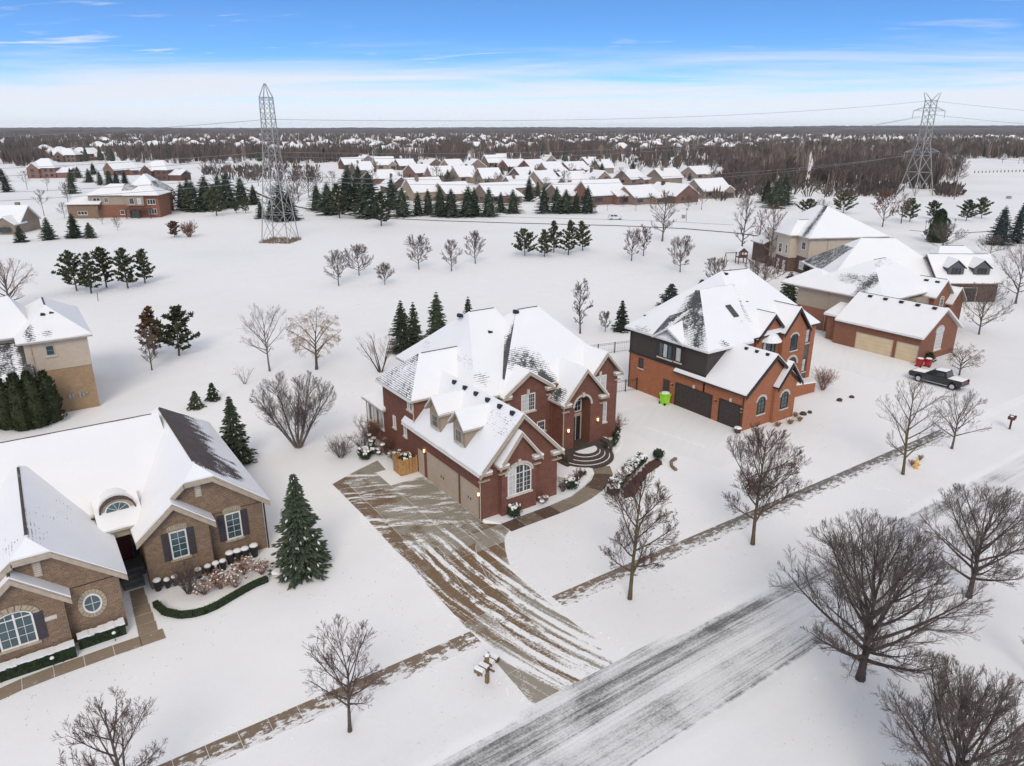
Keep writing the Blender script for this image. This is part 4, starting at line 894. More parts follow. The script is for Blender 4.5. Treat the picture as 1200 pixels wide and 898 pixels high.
roof(h, [[(-24.7, 6.3, 3.95), (-22.0, 6.3, 3.95), (-22.0, 9.0, 5.1), (-24.7, 9.0, 5.1)]], 'snow_brown_shingle', 'trim_tan', 'shingle_brown', O1, caps=False)
k = M(); ec = -23.35; n = 12
def eb(a, r=1.0): return max(0, math.cos(min(1, abs(a)) * math.pi / 2) ** 1.2) * r
pts = [(-1.55, 0)] + [(-1.0 * math.cos(math.pi * i / n), .08 + .88 * math.sin(math.pi * i / n)) for i in range(n + 1)] + [(1.55, 0)]
k.prism([(ec + a, 7.75, 4.62 + z) for a, z in pts], (0, 2.7, -.55)); ey = k.build('eyebrow_dormer', 'trim_tan', h, O1)
k = M(); pt2 = [(-1.75, -.02)] + [(-1.1 * math.cos(math.pi * i / n), .1 + .98 * math.sin(math.pi * i / n)) for i in range(n + 1)] + [(1.75, -.02)]
k.prism([(ec + a, 7.6, 4.62 + z) for a, z in pt2] + [(ec + a * .92, 7.6, 4.62 + z * .9) for a, z in pt2[::-1]], (0, 2.9, -.55)); k.build('dormer_roof', 'shingle_brown', ey, O1)
k = M(); k.prism([(ec + a, 8.15, 4.68 + z) for a, z in pt2] + [(ec + a * .95, 8.15, 4.6 + z * .95) for a, z in pt2[::-1]], (0, 2.9, -.55)); k.build('snow_cover', 'snow', ey, O1)
k = M(); k.prism([(ec - .78 * math.cos(math.pi * i / n), 7.70, 4.74 + .66 * math.sin(math.pi * i / n)) for i in range(n + 1)], (0, -.03, 0)); k.build('window_frame', 'trim_white', ey, O1)
k = M(); k.prism([(ec - .68 * math.cos(math.pi * i / n), 7.66, 4.78 + .56 * math.sin(math.pi * i / n)) for i in range(n + 1)], (0, -.02, 0)); k.build('pane', 'glass_teal', ey, O1)
k = M()
for i in range(1, 5): a = math.pi * i / 5; k.tube([(ec, 7.63, 4.78), (ec - .68 * math.cos(a), 7.63, 4.78 + .56 * math.sin(a))], .014, 4)
k.build('muntin', 'trim_white', ey, O1)
downspout(h, -14.62, 5.52, 0, 3.6, O1, 'trim_dark')

# ------------------------------------------------------------------ tan house, upper left, seen at its end wall
O3 = (-25, 44, 0)
h = thing('brick_house', 'tall beige house with buff brick base behind columnar evergreens at the left edge', 'house', O3)
wall_block(h, -26.6, -20.95, 44.35, 58, -.3, 4.8, 'brick_buff', O3); wall_block(h, -26.6, -20.9, 44.3, 58, 4.8, 8.0, 'siding_beige', O3)
wall_block(h, -40, -26.5, 47.5, 58, -.3, 4.8, 'brick_buff', O3); wall_block(h, -40, -26.5, 47.4, 58, 4.8, 8.0, 'siding_beige', O3); wall_block(h, -38, -26.6, 43.0, 48, -.3, 4.6, 'brick_buff', O3)
R3 = hip(-27.2, -20.4, 43.8, 58.6, 7.9, (-23.9, 49.2, 10.4), (-23.9, 54, 10.4)); R4 = hip(-41, -25.0, 46.9, 58.6, 7.9, (-34, 52.5, 11.2), (-27.0, 52.5, 11.2))
def bare3(x, y, z, pl):
    return .02 + (.45 * math.exp(-(((x + 25.9) / .5) ** 2)) if pl is R3[0] else 0) + (.40 * math.exp(-(((x + 24.3) / .7) ** 2 + ((z - 8.6) / .3) ** 2)) if pl is R3[0] else 0)
r3 = roof(h, R3, fascia='trim_tan', org=O3, bare=bare3); roof(h, R4, fascia='trim_tan', org=O3)
roof(h, [[(-39, 42.5, 4.5), (-26.2, 42.5, 4.5), (-26.2, 48, 7.6), (-39, 48, 7.6)]], fascia='trim_tan', org=O3, bare=lambda x, y, z, p: .08 + .6 * math.exp(-((x + 26.6) / .7) ** 2) + (.38 if -29.5 < x < -27.6 and z > 5.2 else 0), caps=False)
vents(r3, [(-24.3, 47.7, 9.9), (-23.5, 47.9, 9.9)], O3)
window(h, (-24.4, 44.3, 6.35), (0, -1), .8, 1.1, 1, 2, fr='trim_tan', glass='glass_teal', org=O3)
k = M(); rng = random.Random(3)
for i in range(6): x = -23.6 + i * .32; k.box(x, 44.2, 1.55 + rng.uniform(-.2, .2), x + .18, 44.36, 1.9 + rng.uniform(-.2, .2))
k.build('utility_meter', 'galv', h, O3)
downspout(h, -26.0, 44.25, 0, 7.7, O3)

# ------------------------------------------------------------------ rust brick house with the sand garage doors
O4 = (67.2, 2.2, 0)
h = thing('brick_house', 'rust brick house with tan stucco upper wall and sand coloured garage doors behind the pickup', 'house', O4)
gable_wall(h, 67.2, 76.3, 2.2, 12, -.3, 3.4, 6.35, 'brick_rust', O4); wall_block(h, 68.2, 74, 12.4, 16, -.3, 3.5, 'brick_rust', O4)
wall_block(h, 71.6, 86, 10.4, 23.5, -.3, 3.2, 'brick_rust', O4); wall_block(h, 71.56, 86, 10.36, 23.55, 3.2, 6.05, 'siding_tan', O4)
gable_wall(h, 82.2, 86.6, 8.6, 3, -.3, 5.6, 7.6, 'brick_rust', O4); gable_wall(h, 86.0, 89.6, 8.0, 6, -.3, 4.2, 6.2, 'brick_rust', O4); wall_block(h, 78.5, 83, 9.3, 12, 2.8, 5.6, 'siding_tan', O4)
R5 = hip(71.0, 87, 9.8, 24, 5.95, (77.3, 15.8, 10.2), (80.5, 15.8, 10.2)); R6 = gable(66.7, 76.8, 1.7, 14, 3.3, 6.5)
r5 = roof(h, R5, fascia='trim_tan', org=O4, bare=lambda x, y, z, p: .03 + (.42 * math.exp(-(((y - 13.5 + (z - 8) * .3) / 1.1) ** 2)) + .40 * math.exp(-(((z - 8.0) / .8) ** 2 + ((y - 16.5) / 3.0) ** 2)) if p is R5[3] else 0) + (.2 if p is R5[0] and z > 9.6 else 0))
r6 = roof(h, R6, fascia='trim_white', org=O4); roof(h, [[(67.7, 12.2, 3.5), (67.7, 16.4, 3.5), (71.6, 16.4, 4.6), (71.6, 12.2, 4.6)]], fascia='trim_white', org=O4, caps=False)
roof(h, hip(71.2, 78, 19, 26.5, 5.95, (74.5, 22, 8.2), (74.5, 23, 8.2)), fascia='trim_tan', org=O4)
r7 = roof(h, gable(81.8, 87.0, 8.2, 14, 5.4, 7.7), fascia='trim_tan', org=O4); roof(h, gable(85.6, 90.0, 7.6, 14, 4.1, 6.3), fascia='trim_tan', org=O4)
garage_door(h, (67.2, 8.25, .0), (-1, 0), 5.0, 2.2, 'door_sand', 8, O4, hinges=False); garage_door(h, (67.2, 3.75, .0), (-1, 0), 2.7, 2.2, 'door_sand', 4, O4, hinges=False)
window(h, (71.6, 2.2, 1.15), (0, -1), 1.7, 2.4, 4, 5, arch=.6, fr='trim_white', voussoir=(.28, .28), glass='glass_blind', org=O4)
window(h, (71.56, 13.2, 3.9), (-1, 0), 1.6, 1.2, 2, 1, split=2, fr='trim_tan', glass='glass_dark', org=O4); window(h, (84.4, 8.6, 3.6), (0, -1), 1.0, 1.5, 2, 3, arch=.4, fr='trim_white', glass='glass_dark', org=O4)
vents(r6, [(71.3, 3.2 + 2.2 * i, 6.45) for i in range(5)], O4, .25); vents(r7, [(84.0, 9.4 + 1.6 * i, 7.4) for i in range(3)], O4, .3)
downspout(h, 68.0, 12.3, 0, 3.3, O4); downspout(h, 71.5, 18.5, 0, 5.8, O4)

# ------------------------------------------------------------------ cream house further back (turned to the bend in the street)
A4 = R_(-26); O5 = (107.6, 46.5, 0)
h = thing('brick_house', 'cream upper storey house with dark brick base and bay, beyond the orange house', 'house', O5, A4); h.scale = (1.08, 1.08, 1.12)
wall_block(h, 0, 15, 0, 15, -1, 3.1, 'brick_brown'); wall_block(h, -.04, 15, -.04, 15, 3.1, 6.7, 'siding_cream')
wall_block(h, -1.6, 1, 4.2, 9.2, -1, 2.6, 'brick_brown'); wall_block(h, -1.65, 1, 4.15, 9.25, 2.6, 6.7, 'siding_cream'); wall_block(h, -.8, 2, 9.2, 14.5, -1, 6.7, 'siding_cream'); wall_block(h, -2.0, 5, 13.6, 18.5, -1, 3.8, 'brick_brown')
R8 = hip(-.6, 15.6, -.6, 16, 6.6, (6.5, 6.5, 11.4), (6.5, 9.5, 11.4)); R9 = hip(-2.2, 5, 3.6, 9.8, 6.6, (.8, 6.7, 9.0), (5, 6.7, 9.0))
roof(h, R8, fascia='trim_tan', bare=lambda x, y, z, p: .03 + (.55 * max(0, 1 - abs(y - 1.2 - (z - 6.6) * 1.1) / 1.6) if p is R8[3] else 0)); roof(h, R9, fascia='trim_tan', bare=lambda x, y, z, p: .03 + (.45 if p is R9[2] else 0))
roof(h, [[(-2.5, 13.2, 3.7), (-2.5, 19, 3.7), (3, 19, 6), (3, 13.2, 6)]], fascia='trim_tan', caps=False)
for y, z, w_, m_ in ((1.9, 4.4, 1.4, 'glass_dark'), (1.9, .9, 1.6, 'glass_blind')): window(h, (-.04, y, z), (-1, 0), w_, 1.4, 2, 2, glass=m_)
for y, z, w_, m_ in ((7.6, 3.1, 1.3, 'glass_dark'), (5.2, 3.2, .8, 'glass_dark'), (7.9, .1, .8, 'glass_blind'), (5.6, .1, .8, 'glass_blind')): window(h, (-1.65, y, z), (-1, 0), w_, 1.8, 2, 2, glass=m_)
window(h, (-.8, 10.8, 4.6), (-1, 0), 1.0, 1.5, 2, 2); window(h, (2.2, 0, 1.1), (0, -1), 2.2, 1.4, 3, 2, glass='glass_blind'); window(h, (8.5, -.04, 4.2), (0, -1), .8, 1.1, 1, 2)
downspout(h, 3.6, -.1, -1, 6.5); downspout(h, -.1, .3, -1, 6.5)

# ------------------------------------------------------------------ house with two dormers at the bend
A5 = R_(-36); O6 = (106.0, 18.5, 0)
h = thing('brick_house', 'brown brick house with two grey dormers above a dark garage door at the bend', 'house', O6, A5)
gable_wall(h, 0, 9.5, -1.0, 10.0, -.3, 3.3, 7.2, 'brick_brown', axis='u')
wall_block(h, -17, -1, 2.5, 17, -.3, 3.7, 'brick_brown'); wall_block(h, 3, 13, 9.5, 18, -.3, 3.5, 'brick_brown')
r = roof(h, gable(-1.5, 9.5, -.5, 10, 3.2, 7.3, 'u'), fascia='trim_tan'); vents(r, [(-.6 + 1.9 * i, 4.9, 7.1) for i in range(5)], s=.25)
r = roof(h, hip(-18.5, 2.5, 2.0, 18, 3.6, (-11, 10, 9.3), (-5, 10, 9.3)), fascia='trim_tan', bare=lambda x, y, z, p: .5 if (x < -13 and y > 8 and z > 4) else .03)
roof(h, gable(-12, -4.5, 1.0, 8, 3.5, 6.2), fascia='trim_tan'); gable_wall(h, -11.6, -4.9, 1.5, 1.2, -.3, 3.5, 6.0, 'siding_beige')
roof(h, hip(2.5, 13.6, 9, 18.6, 3.5, (5.5, 13.8, 7.4), (10, 13.8, 7.4)), fascia='trim_tan'); vents(r, [(1.0 + .9 * (i % 3), 8.2 + .9 * (i // 3), 5.9 - .9 * (i // 3) * 0) for i in range(5)], s=.22)
for x0 in (.6, 5.0):
    k = M(); k.prism([(x0, .9, 3.4), (x0 + 2.7, .9, 3.4), (x0 + 2.7, .9, 5.75), (x0 + 1.35, .9, 6.85), (x0, .9, 5.75)], (0, 3.2, 0)); dm = k.build('dormer', 'siding_grey', h)
    roof(dm, [[(x0 - .3, .7, 5.55), (x0 + 1.35, .7, 6.95), (x0 + 1.35, 4.7, 6.95), (x0 - .3, 3.4, 5.55)], [(x0 + 3.0, .7, 5.55), (x0 + 3.0, 3.4, 5.55), (x0 + 1.35, 4.7, 6.95), (x0 + 1.35, .7, 6.95)]], fascia='trim_dark', name='dormer_roof', caps=False)
    window(h, (x0 + 1.35, .9, 4.6), (0, -1), 1.5, 1.05, 2, 2, split=2, fr='trim_dark')
garage_door(h, (3.1, 0, .02), (0, -1), 4.9, 2.4, 'door_dark', 8, hinges=False)

# ------------------------------------------------------------------ walk-out house across the field, left
P = G(113, 256); O7 = (P[0], P[1], 0)
h = thing('brick_house', 'tan and red brick walk-out house with a raised deck beyond the field', 'house', O7, R_(-27))
wall_block(h, -8.5, 1, 0, 10, -.2, 4.6, 'brick_tan'); wall_block(h, -2.0, 14, 1.5, 14, -.2, 4.2, 'brick_rust'); wall_block(h, -2.05, 14, 1.45, 14, 4.2, 7.4, 'siding_tan')
wall_block(h, 11.5, 20.5, .0, 12, -.2, 7.3, 'brick_rust'); wall_block(h, 10.5, 16, -.6, 3, 4.0, 7.3, 'siding_tan')
roof(h, hip(-9.2, 2, -.7, 11, 4.5, (-5, 5, 6.6), (2, 5, 6.6)), fascia='trim_tan'); roof(h, hip(-2.8, 15, .8, 15, 7.2, (3.5, 7.5, 10.4), (9, 7.5, 10.4)), fascia='trim_tan', bare=lambda x, y, z, p: .45 if (x > 8 and z > 8.6) else .05)
roof(h, hip(9.8, 21.2, -1.2, 13, 7.2, (14, 5.8, 10.0), (16.5, 5.8, 10.0)), fascia='trim_tan'); roof(h, hip(6, 19, 9, 24, 7.2, (12.5, 14, 13.2), (12.5, 17, 13.2)), fascia='trim_tan', bare=lambda x, y, z, p: .4 if x > 15 else .02); wall_block(h, 6.8, 18.2, 14, 23, -.2, 7.3, 'brick_rust')
for x, z, w_ in ((0.5, 4.9, 2.2), (3.5, 4.9, 1.2)): window(h, (x, 1.45, z), (0, -1), w_, 1.6, 2, 1, split=2)
for x, z, w_, hh in ((12.2, 4.5, 1.5, 2.0), (14.6, 4.5, 1.2, 2.0)): window(h, (x, -.6, z), (0, -1), w_, hh, 2, 1, glass='glass_blind' if x > 13 else 'glass_dark')
for x, z in ((18.2, 4.3), (18.2, 1.2)): window(h, (x, 0, z), (0, -1), 2.6, 1.7, 3, 1, split=3)
window(h, (8, 1.5, 1.0), (0, -1), 1.4, 1.4, 2, 1); window(h, (-4, 0, 1.2), (0, -1), 3.0, 1.2, 3, 1, split=3, glass='glass_dark')
k = M(); k.box(10.5, -3.2, 2.9, 18.5, -.62, 3.1); dk = k.build('deck', 'wood_red', h); k = M()
for i in range(17): k.box(10.5 + i * .5, -3.2, 3.1, 10.56 + i * .5, -3.14, 4.05)
k.box(10.5, -3.2, 4.05, 18.55, -3.1, 4.14); k.build('railing', 'wood_red', dk)
for x in (10.7, 14.4, 18.3): k = M(); k.box(x - .12, -3.1, -.2, x + .12, -2.9, 2.9); k.build('post', 'wood_red', dk)
k = M(); k.box(11.0, -.72, -.1, 14.2, -.58, 2.4); k.build('patio_door', 'glass_dark', h)

# ------------------------------------------------------------------ smaller houses in the middle distance
def far_house(kind, name='house'):
    """local copy source; ridge along x, gable end towards -x, eaves face -y"""
    r = bpy.data.objects.new(name, None); COL.objects.link(r); r.location = (0, 0, -400)
    wm = {'a': 'wall_far', 'b': 'wall_far_red', 'c': 'wall_far_tan', 'd': 'wall_far', 'e': 'wall_far_red', 'f': 'wall_far_tan'}[kind]
    k = M(); q = M(); w = M(); c = M(); L, D = {'a': (12.5, 11), 'b': (13, 12), 'c': (12, 10.5), 'd': (15, 12), 'e': (14, 13), 'f': (13, 12)}[kind]
    e = 3.1 if kind in 'abc' else 5.2
    def slab(pts, t=.3): q.prism(pts, (0, 0, t))
    if kind in 'abc':
        k.prism([(-L / 2, -D / 2, -.2), (-L / 2, D / 2, -.2), (-L / 2, D / 2, e), (-L / 2, 0, e + 3.9), (-L / 2, -D / 2, e)], (L, 0, 0))
        for s in (-1, 1): slab([(-L / 2 - .5, s * (D / 2 + .5), e - .3), (L / 2 + .5, s * (D / 2 + .5), e - .3), (L / 2 + .5, 0, e + 4.0), (-L / 2 - .5, 0, e + 4.0)])
        if kind != 'c':    # forward porch wing
            k.prism([(L * .1, -D / 2 - 3, -.2), (L * .48, -D / 2 - 3, -.2), (L * .48, -D / 2 - 3, 2.7), (L * .1, -D / 2 - 3, 2.7)], (0, 4, 0))
            slab([(L * .06, -D / 2 - 3.4, 2.6), (L * .52, -D / 2 - 3.4, 2.6), (L * .52, -D / 2 + .5, 4.2), (L * .06, -D / 2 + .5, 4.2)])
        else:
            k.prism([(L * .05, -D / 2 - 2.5, -.2), (L * .48, -D / 2 - 2.5, -.2), (L * .48, -D / 2 - 2.5, 2.8), (L * .265, -D / 2 - 2.5, 4.6), (L * .05, -D / 2 - 2.5, 2.8)], (0, 5, 0))
            for s in (-1, 1): slab([(L * .265 + s * L * .25, -D / 2 - 2.9, 2.6), (L * .265, -D / 2 - 2.9, 4.75), (L * .265, -1.5, 4.75), (L * .265 + s * L * .25, -1.5, 2.6)])
        w.box(-L / 2 - .05, -1.6, 1.0, -L / 2 - .01, .2, 2.3); w.box(-L / 2 - .05, 1.6, 1.0, -L / 2 - .01, 3.0, 2.3); w.box(-L * .4, -D / 2 - .05, .9, -L * .18, -D / 2 - .01, 2.3); w.box(L * .16, -D / 2 - 3.05, .8, L * .40, -D / 2 - 3.01, 2.1)
    else:
        k.box(-L / 2, -D / 2, -.2, L / 2, D / 2, e)
        for f in hip(-L / 2 - .5, L / 2 + .5, -D / 2 - .5, D / 2 + .5, e - .1, (-L * .14, 0, e + 4.2), (L * .14, 0, e + 4.2)): slab(f)
        k.prism([(-L * .42, -D / 2 - 1.6, -.2), (-L * .02, -D / 2 - 1.6, -.2), (-L * .02, -D / 2 - 1.6, e - .3), (-L * .22, -D / 2 - 1.6, e + 2.2), (-L * .42, -D / 2 - 1.6, e - .3)], (0, 3, 0))
        for s in (-1, 1): slab([(-L * .22 + s * L * .24, -D / 2 - 2, e - .6), (-L * .22, -D / 2 - 2, e + 2.4), (-L * .22, -1, e + 2.4), (-L * .22 + s * L * .24, -1, e - .6)])
        if kind == 'e': k.box(L / 2, -D / 2 + 1, -.2, L / 2 + 6, D / 2 - 2, 2.8); slab([(L / 2 - .2, -D / 2 + .5, 2.7), (L / 2 + 6.5, -D / 2 + .5, 2.7), (L / 2 + 6.5, 0, 4.9), (L / 2 - .2, 0, 4.9)]); slab([(L / 2 - .2, D / 2 - 1.5, 2.7), (L / 2 + 6.5, D / 2 - 1.5, 2.7), (L / 2 + 6.5, 0, 4.9), (L / 2 - .2, 0, 4.9)])
        for x in (-L * .30, L * .12, L * .32):
            for z in (.8, 3.3): w.box(x, -D / 2 - (1.65 if x < -1 else .05), z, x + 1.5, -D / 2 - (1.61 if x < -1 else .01), z + 1.3)
        for y in (-3, 1):
            for z in (.8, 3.3): w.box(-L / 2 - .05, y, z, -L / 2 - .01, y + 1.3, z + 1.3)
    c.box(L * .2, .8, e + 1, L * .2 + 1.1, 1.7, e + 5.0)
    k.build('wall', wm, r); q.build('roof', 'snow', r); w.build('window', 'glass_dark', r)['kind'] = 'stuff'; c.build('chimney', wm, r); note_kids(r); return r
FH_ = {kk: far_house(kk) for kk in 'abcdef'}
used = set()
def put_house(kind, px, py, rz, label, group, sc=1.0):
    p = G(px, py); src = FH_[kind]
    if kind not in used:
        used.add(kind); src.location = (p[0], p[1], 0); src.rotation_euler = (0, 0, rz); src.scale = sc if isinstance(sc, tuple) else (sc,) * 3
        tag(src, label, 'house', group); return src
    return _cp(src, p, rz, label, group, sc)
def _cp(src, p, rz, label, group, sc):
    c = copy_thing(src, (p[0], p[1], 0), rz, None, None, sc); tag(c, label, 'house', group); return c
rng = random.Random(21)
condos = [(662, 237, 'a'), (702, 238, 'b'), (746, 238, 'a'), (787, 236, 'b'), (828, 231, 'c'), (465, 226, 'a'), (496, 234, 'c'), (530, 234, 'a'), (580, 237, 'a'), (606, 227, 'c'), (572, 216, 'c'), (543, 214, 'c'), (515, 212, 'a'), (491, 208, 'b'),
          (446, 215, 'b'), (424, 205, 'a'), (450, 199, 'c'), (474, 199, 'a'), (506, 198, 'a'), (530, 199, 'c'), (555, 201, 'a'), (577, 196, 'c'), (601, 200, 'b'), (590, 192, 'a'), (778, 215, 'c'), (737, 216, 'a'), (699, 221, 'a'), (668, 220, 'b'),
          (636, 222, 'c'), (705, 203, 'c'), (671, 204, 'b'), (690, 196, 'a'), (645, 206, 'a'), (624, 203, 'b'), (641, 196, 'c'), (613, 211, 'a'), (816, 209, 'c'), (412, 198, 'b'), (428, 194, 'c')]
CL = {(828, 231): 'rightmost gabled home facing the far lane, tan gable towards the viewer', (787, 236): 'gabled home second from the right along the far lane', (746, 238): 'gabled home third from the right along the far lane', (702, 238): 'gabled home behind the white suv on the far lane', (662, 237): 'gabled home behind the right end of the evergreen screen', (412, 198): 'leftmost gabled home of the rows, right of the near pylon'}
for px, py, kk in condos:
    put_house(kk, px, py, R_(rng.choice((0, 0, 2, -6, 8, 90, 82, 180))), CL.get((px, py), 'single storey gabled brick home under snow, in the close rows across the lane'), 'gabled homes in close rows across the lane', (rng.uniform(.95, 1.3), rng.uniform(1.0, 1.25), rng.uniform(.95, 1.25)))
for px, py, kk, rz, lab in ((57, 208, 'e', -30, 'brick house with twin front gables, left of the walk-out house and behind bare trees'), (142, 205, 'b', 20, 'brick house under a broad white roof right behind the walk-out house'), (190, 211, 'e', -40, 'red brick house with a peaked snowy roof right of the walk-out house'), (12, 271, 'c', -30, 'low tan house cut by the left edge beside young spruces')):
    put_house(kk, px, py, R_(rz), lab, None, 1.0 if py > 250 else 1.15)
regs = [(415, 520, 163, 183, 26), (545, 640, 163, 181, 15), (700, 880, 162, 181, 44), (880, 1000, 160, 173, 10), (1030, 1062, 166, 169, 3), (1140, 1200, 160, 167, 5), (115, 310, 165, 178, 30), (50, 120, 176, 191, 8), (310, 415, 168, 183, 14), (620, 700, 161, 172, 8), (525, 600, 160, 166, 5)]
for x0, x1, y0, y1, n in regs:
    for i in range(n):
        px = x0 + (x1 - x0) * (i + rng.uniform(.1, .9)) / n; py = rng.uniform(y0, y1)
        put_house(rng.choice('bcdeef'), px, py, R_(rng.choice((-60, -30, 0, 20, 45))), 'small snow roofed house of the distant subdivisions towards the horizon', 'houses of the distant subdivisions', rng.uniform(1.0, 1.3))
# ------------------------------------------------------------------ trees
def perp(rng, t):
    a = t.orthogonal().normalized(); b = t.cross(a); q = rng.uniform(0, 2 * math.pi); return a * math.cos(q) + b * math.sin(q)
def bare_tree(seed, h, w, form='round', dens=1.0, lv=4, tr=None, clear=None, twig_r=.0075, base=(0, 0, 0), stems=1, nl=None):
    """leafless tree: tapered trunk and limbs that end on a crown envelope, then branches, branchlets and twigs"""
    rng = random.Random(seed); T = M(); C = M()
    tr = tr or max(.05, h * .017); clear = clear if clear is not None else {'round': .16, 'vase': .10, 'upright': .18, 'weep': .10, 'bush': .02, 'wild': .3}[form]
    cz = h * (clear + (1 - clear) * {'round': .50, 'vase': .62, 'upright': .5, 'weep': .55, 'bush': .55, 'wild': .55}[form]); rz = h - cz; rx = w / 2
    def reach(o, d):
        # distance from o along d to the crown ellipsoid
        a = (d.x / rx) ** 2 + (d.y / rx) ** 2 + (d.z / rz) ** 2
        b = 2 * (o.x * d.x / rx ** 2 + o.y * d.y / rx ** 2 + (o.z - cz) * d.z / rz ** 2); c = (o.x / rx) ** 2 + (o.y / rx) ** 2 + ((o.z - cz) / rz) ** 2 - 1
        D = b * b - 4 * a * c
        return 0.0 if D <= 0 else (-b + math.sqrt(D)) / (2 * a)
    def path(o, d, L, n, wob, up):
        P = [o]; t = d.copy()
        for i in range(n):
            t = (t + Vector((rng.uniform(-1, 1), rng.uniform(-1, 1), rng.uniform(-1, 1))) * wob + Vector((0, 0, up))).normalized(); P.append(P[-1] + t * (L / n))
        return P
    def at(P, f):
        x = f * (len(P) - 1); i = min(int(x), len(P) - 2); return P[i].lerp(P[i + 1], x - i), (P[i + 1] - P[i]).normalized()
    def sub(P, L, r0, level):
        n = int({1: 10, 2: 8, 3: 6}[level] * dens + rng.random())
        for i in range(n):
            f = .22 + .76 * (i + rng.random()) / n; o, t = at(P, f)
            ang = rng.uniform(.38, .85); d = (t * math.cos(ang) + perp(rng, t) * math.sin(ang))
            d.z += {'weep': -.05}.get(form, .18); d.normalize()
            l = L * rng.uniform(.30, .62) * (1.18 - .7 * f)
            m = reach(o, d); l = min(l, m * 1.05 + .12)
            if l < .08: continue
            r = max(twig_r, r0 * (1 - f * .7) * .36)
            up = {'weep': -.16 * level}.get(form, .05)
            Q = path(o, d, l, 3 if level < 3 else 2, .16, up)
            last = level + 1 >= lv
            C.tube(Q, [r * (1 - .72 * k / (len(Q) - 1)) for k in range(len(Q))], 3, cap=False)
            if not last: sub(Q, l, r, level + 1)
    heads = []
    if stems > 1:
        for i in range(stems):
            q = 2 * math.pi * (i + rng.uniform(-.2, .2)) / stems; d = Vector((math.cos(q) * .5, math.sin(q) * .5, 1)).normalized(); o = Vector((math.cos(q) * tr, math.sin(q) * tr, -.1))
            L = reach(o + d * .3, d) * rng.uniform(.9, 1); P = path(o, d, L, 6, .07, -.01 if form == 'vase' else .02); T.tube(P, [tr * .6 * (1 - .85 * k / 6) for k in range(7)], 5); sub(P, L, tr * .5, 1); heads.append(P)
    else:
        zc = h * clear; top = h * (.92 if form in ('upright', 'wild') else .62)
        P = path(Vector((0, 0, -.15)), Vector((rng.uniform(-.03, .03), rng.uniform(-.03, .03), 1)), top, 8, .035, .02)
        T.tube(P, [tr * (1.25 if k == 0 else 1) * (1 - .8 * k / 8) for k in range(9)], 7); sub(P, top * .5, tr * .35, 2)
        n = nl or int({'round': 16, 'vase': 10, 'upright': 16, 'weep': 13, 'bush': 10, 'wild': 11}[form])
        for i in range(n):
            f = (zc + (top - zc) * ((i + .2) / n) ** 1.15) / top; o, t = at(P, min(.97, f)); q = i * 2.4 + rng.uniform(-.4, .4)
            e = {'round': 1.28 - .98 * (i / n), 'vase': .75 - .45 * (i / n), 'upright': 1.0 - .45 * (i / n), 'weep': 1.1 - .6 * (i / n), 'bush': 1.0, 'wild': 1.0 - .5 * i / n}[form] + rng.uniform(-.12, .12)
            d = Vector((math.cos(q) * math.sin(e), math.sin(q) * math.sin(e), math.cos(e)))
            L = reach(o, d) * rng.uniform(.86, 1.02)
            if L < .3: continue
            r = tr * (.55 - .28 * i / n); Q = path(o, d, L, 6, .09, .045 if form != 'weep' else -.03)
            T.tube(Q, [r * (1 - .86 * k / 6) for k in range(7)], 5); sub(Q, L, r, 1)
    if form == 'bush':
        pass
    return T, C
def shrub_mesh(seed, h, w, stems=16, br=5, r=.012):
    rng = random.Random(seed); C = M()
    for i in range(stems):
        q = 2 * math.pi * i / stems + rng.uniform(-.3, .3); e = rng.uniform(.05, 1.0) ** .8 * math.atan(w / 2 / h * 1.25)
        d = Vector((math.cos(q) * math.sin(e), math.sin(q) * math.sin(e), math.cos(e))); L = h * rng.uniform(.75, 1.05) / max(.5, math.cos(e) ** .5); o = Vector((math.cos(q), math.sin(q), 0)) * w * .06
        P = [o]; t = d.copy()
        for k in range(4): t = (t + Vector((rng.uniform(-1, 1), rng.uniform(-1, 1), rng.uniform(-.5, 1))) * .13).normalized(); P.append(P[-1] + t * L / 4)
        C.tube(P, [r * 1.5 * (1 - .6 * k / 4) for k in range(5)], 3, cap=False)
        for j in range(br):
            f = rng.uniform(.3, .98); x = f * 4; ii = min(3, int(x)); p = P[ii].lerp(P[ii + 1], x - ii); tt = (P[ii + 1] - P[ii]).normalized(); dd = (tt * .8 + perp(rng, tt) * .6).normalized(); l = L * rng.uniform(.18, .38)
            m_ = p + dd * l * .5 + Vector((rng.uniform(-1, 1), rng.uniform(-1, 1), 0)) * l * .08; C.tube([p, m_, p + dd * l + Vector((0, 0, l * .15))], [r, r * .8, r * .4], 3, cap=False)
            for q2 in range(2):
                d3 = (dd + perp(rng, dd) * .7).normalized(); C.tube([m_, m_ + d3 * l * .5], [r * .7, r * .35], 3, cap=False)
    return C

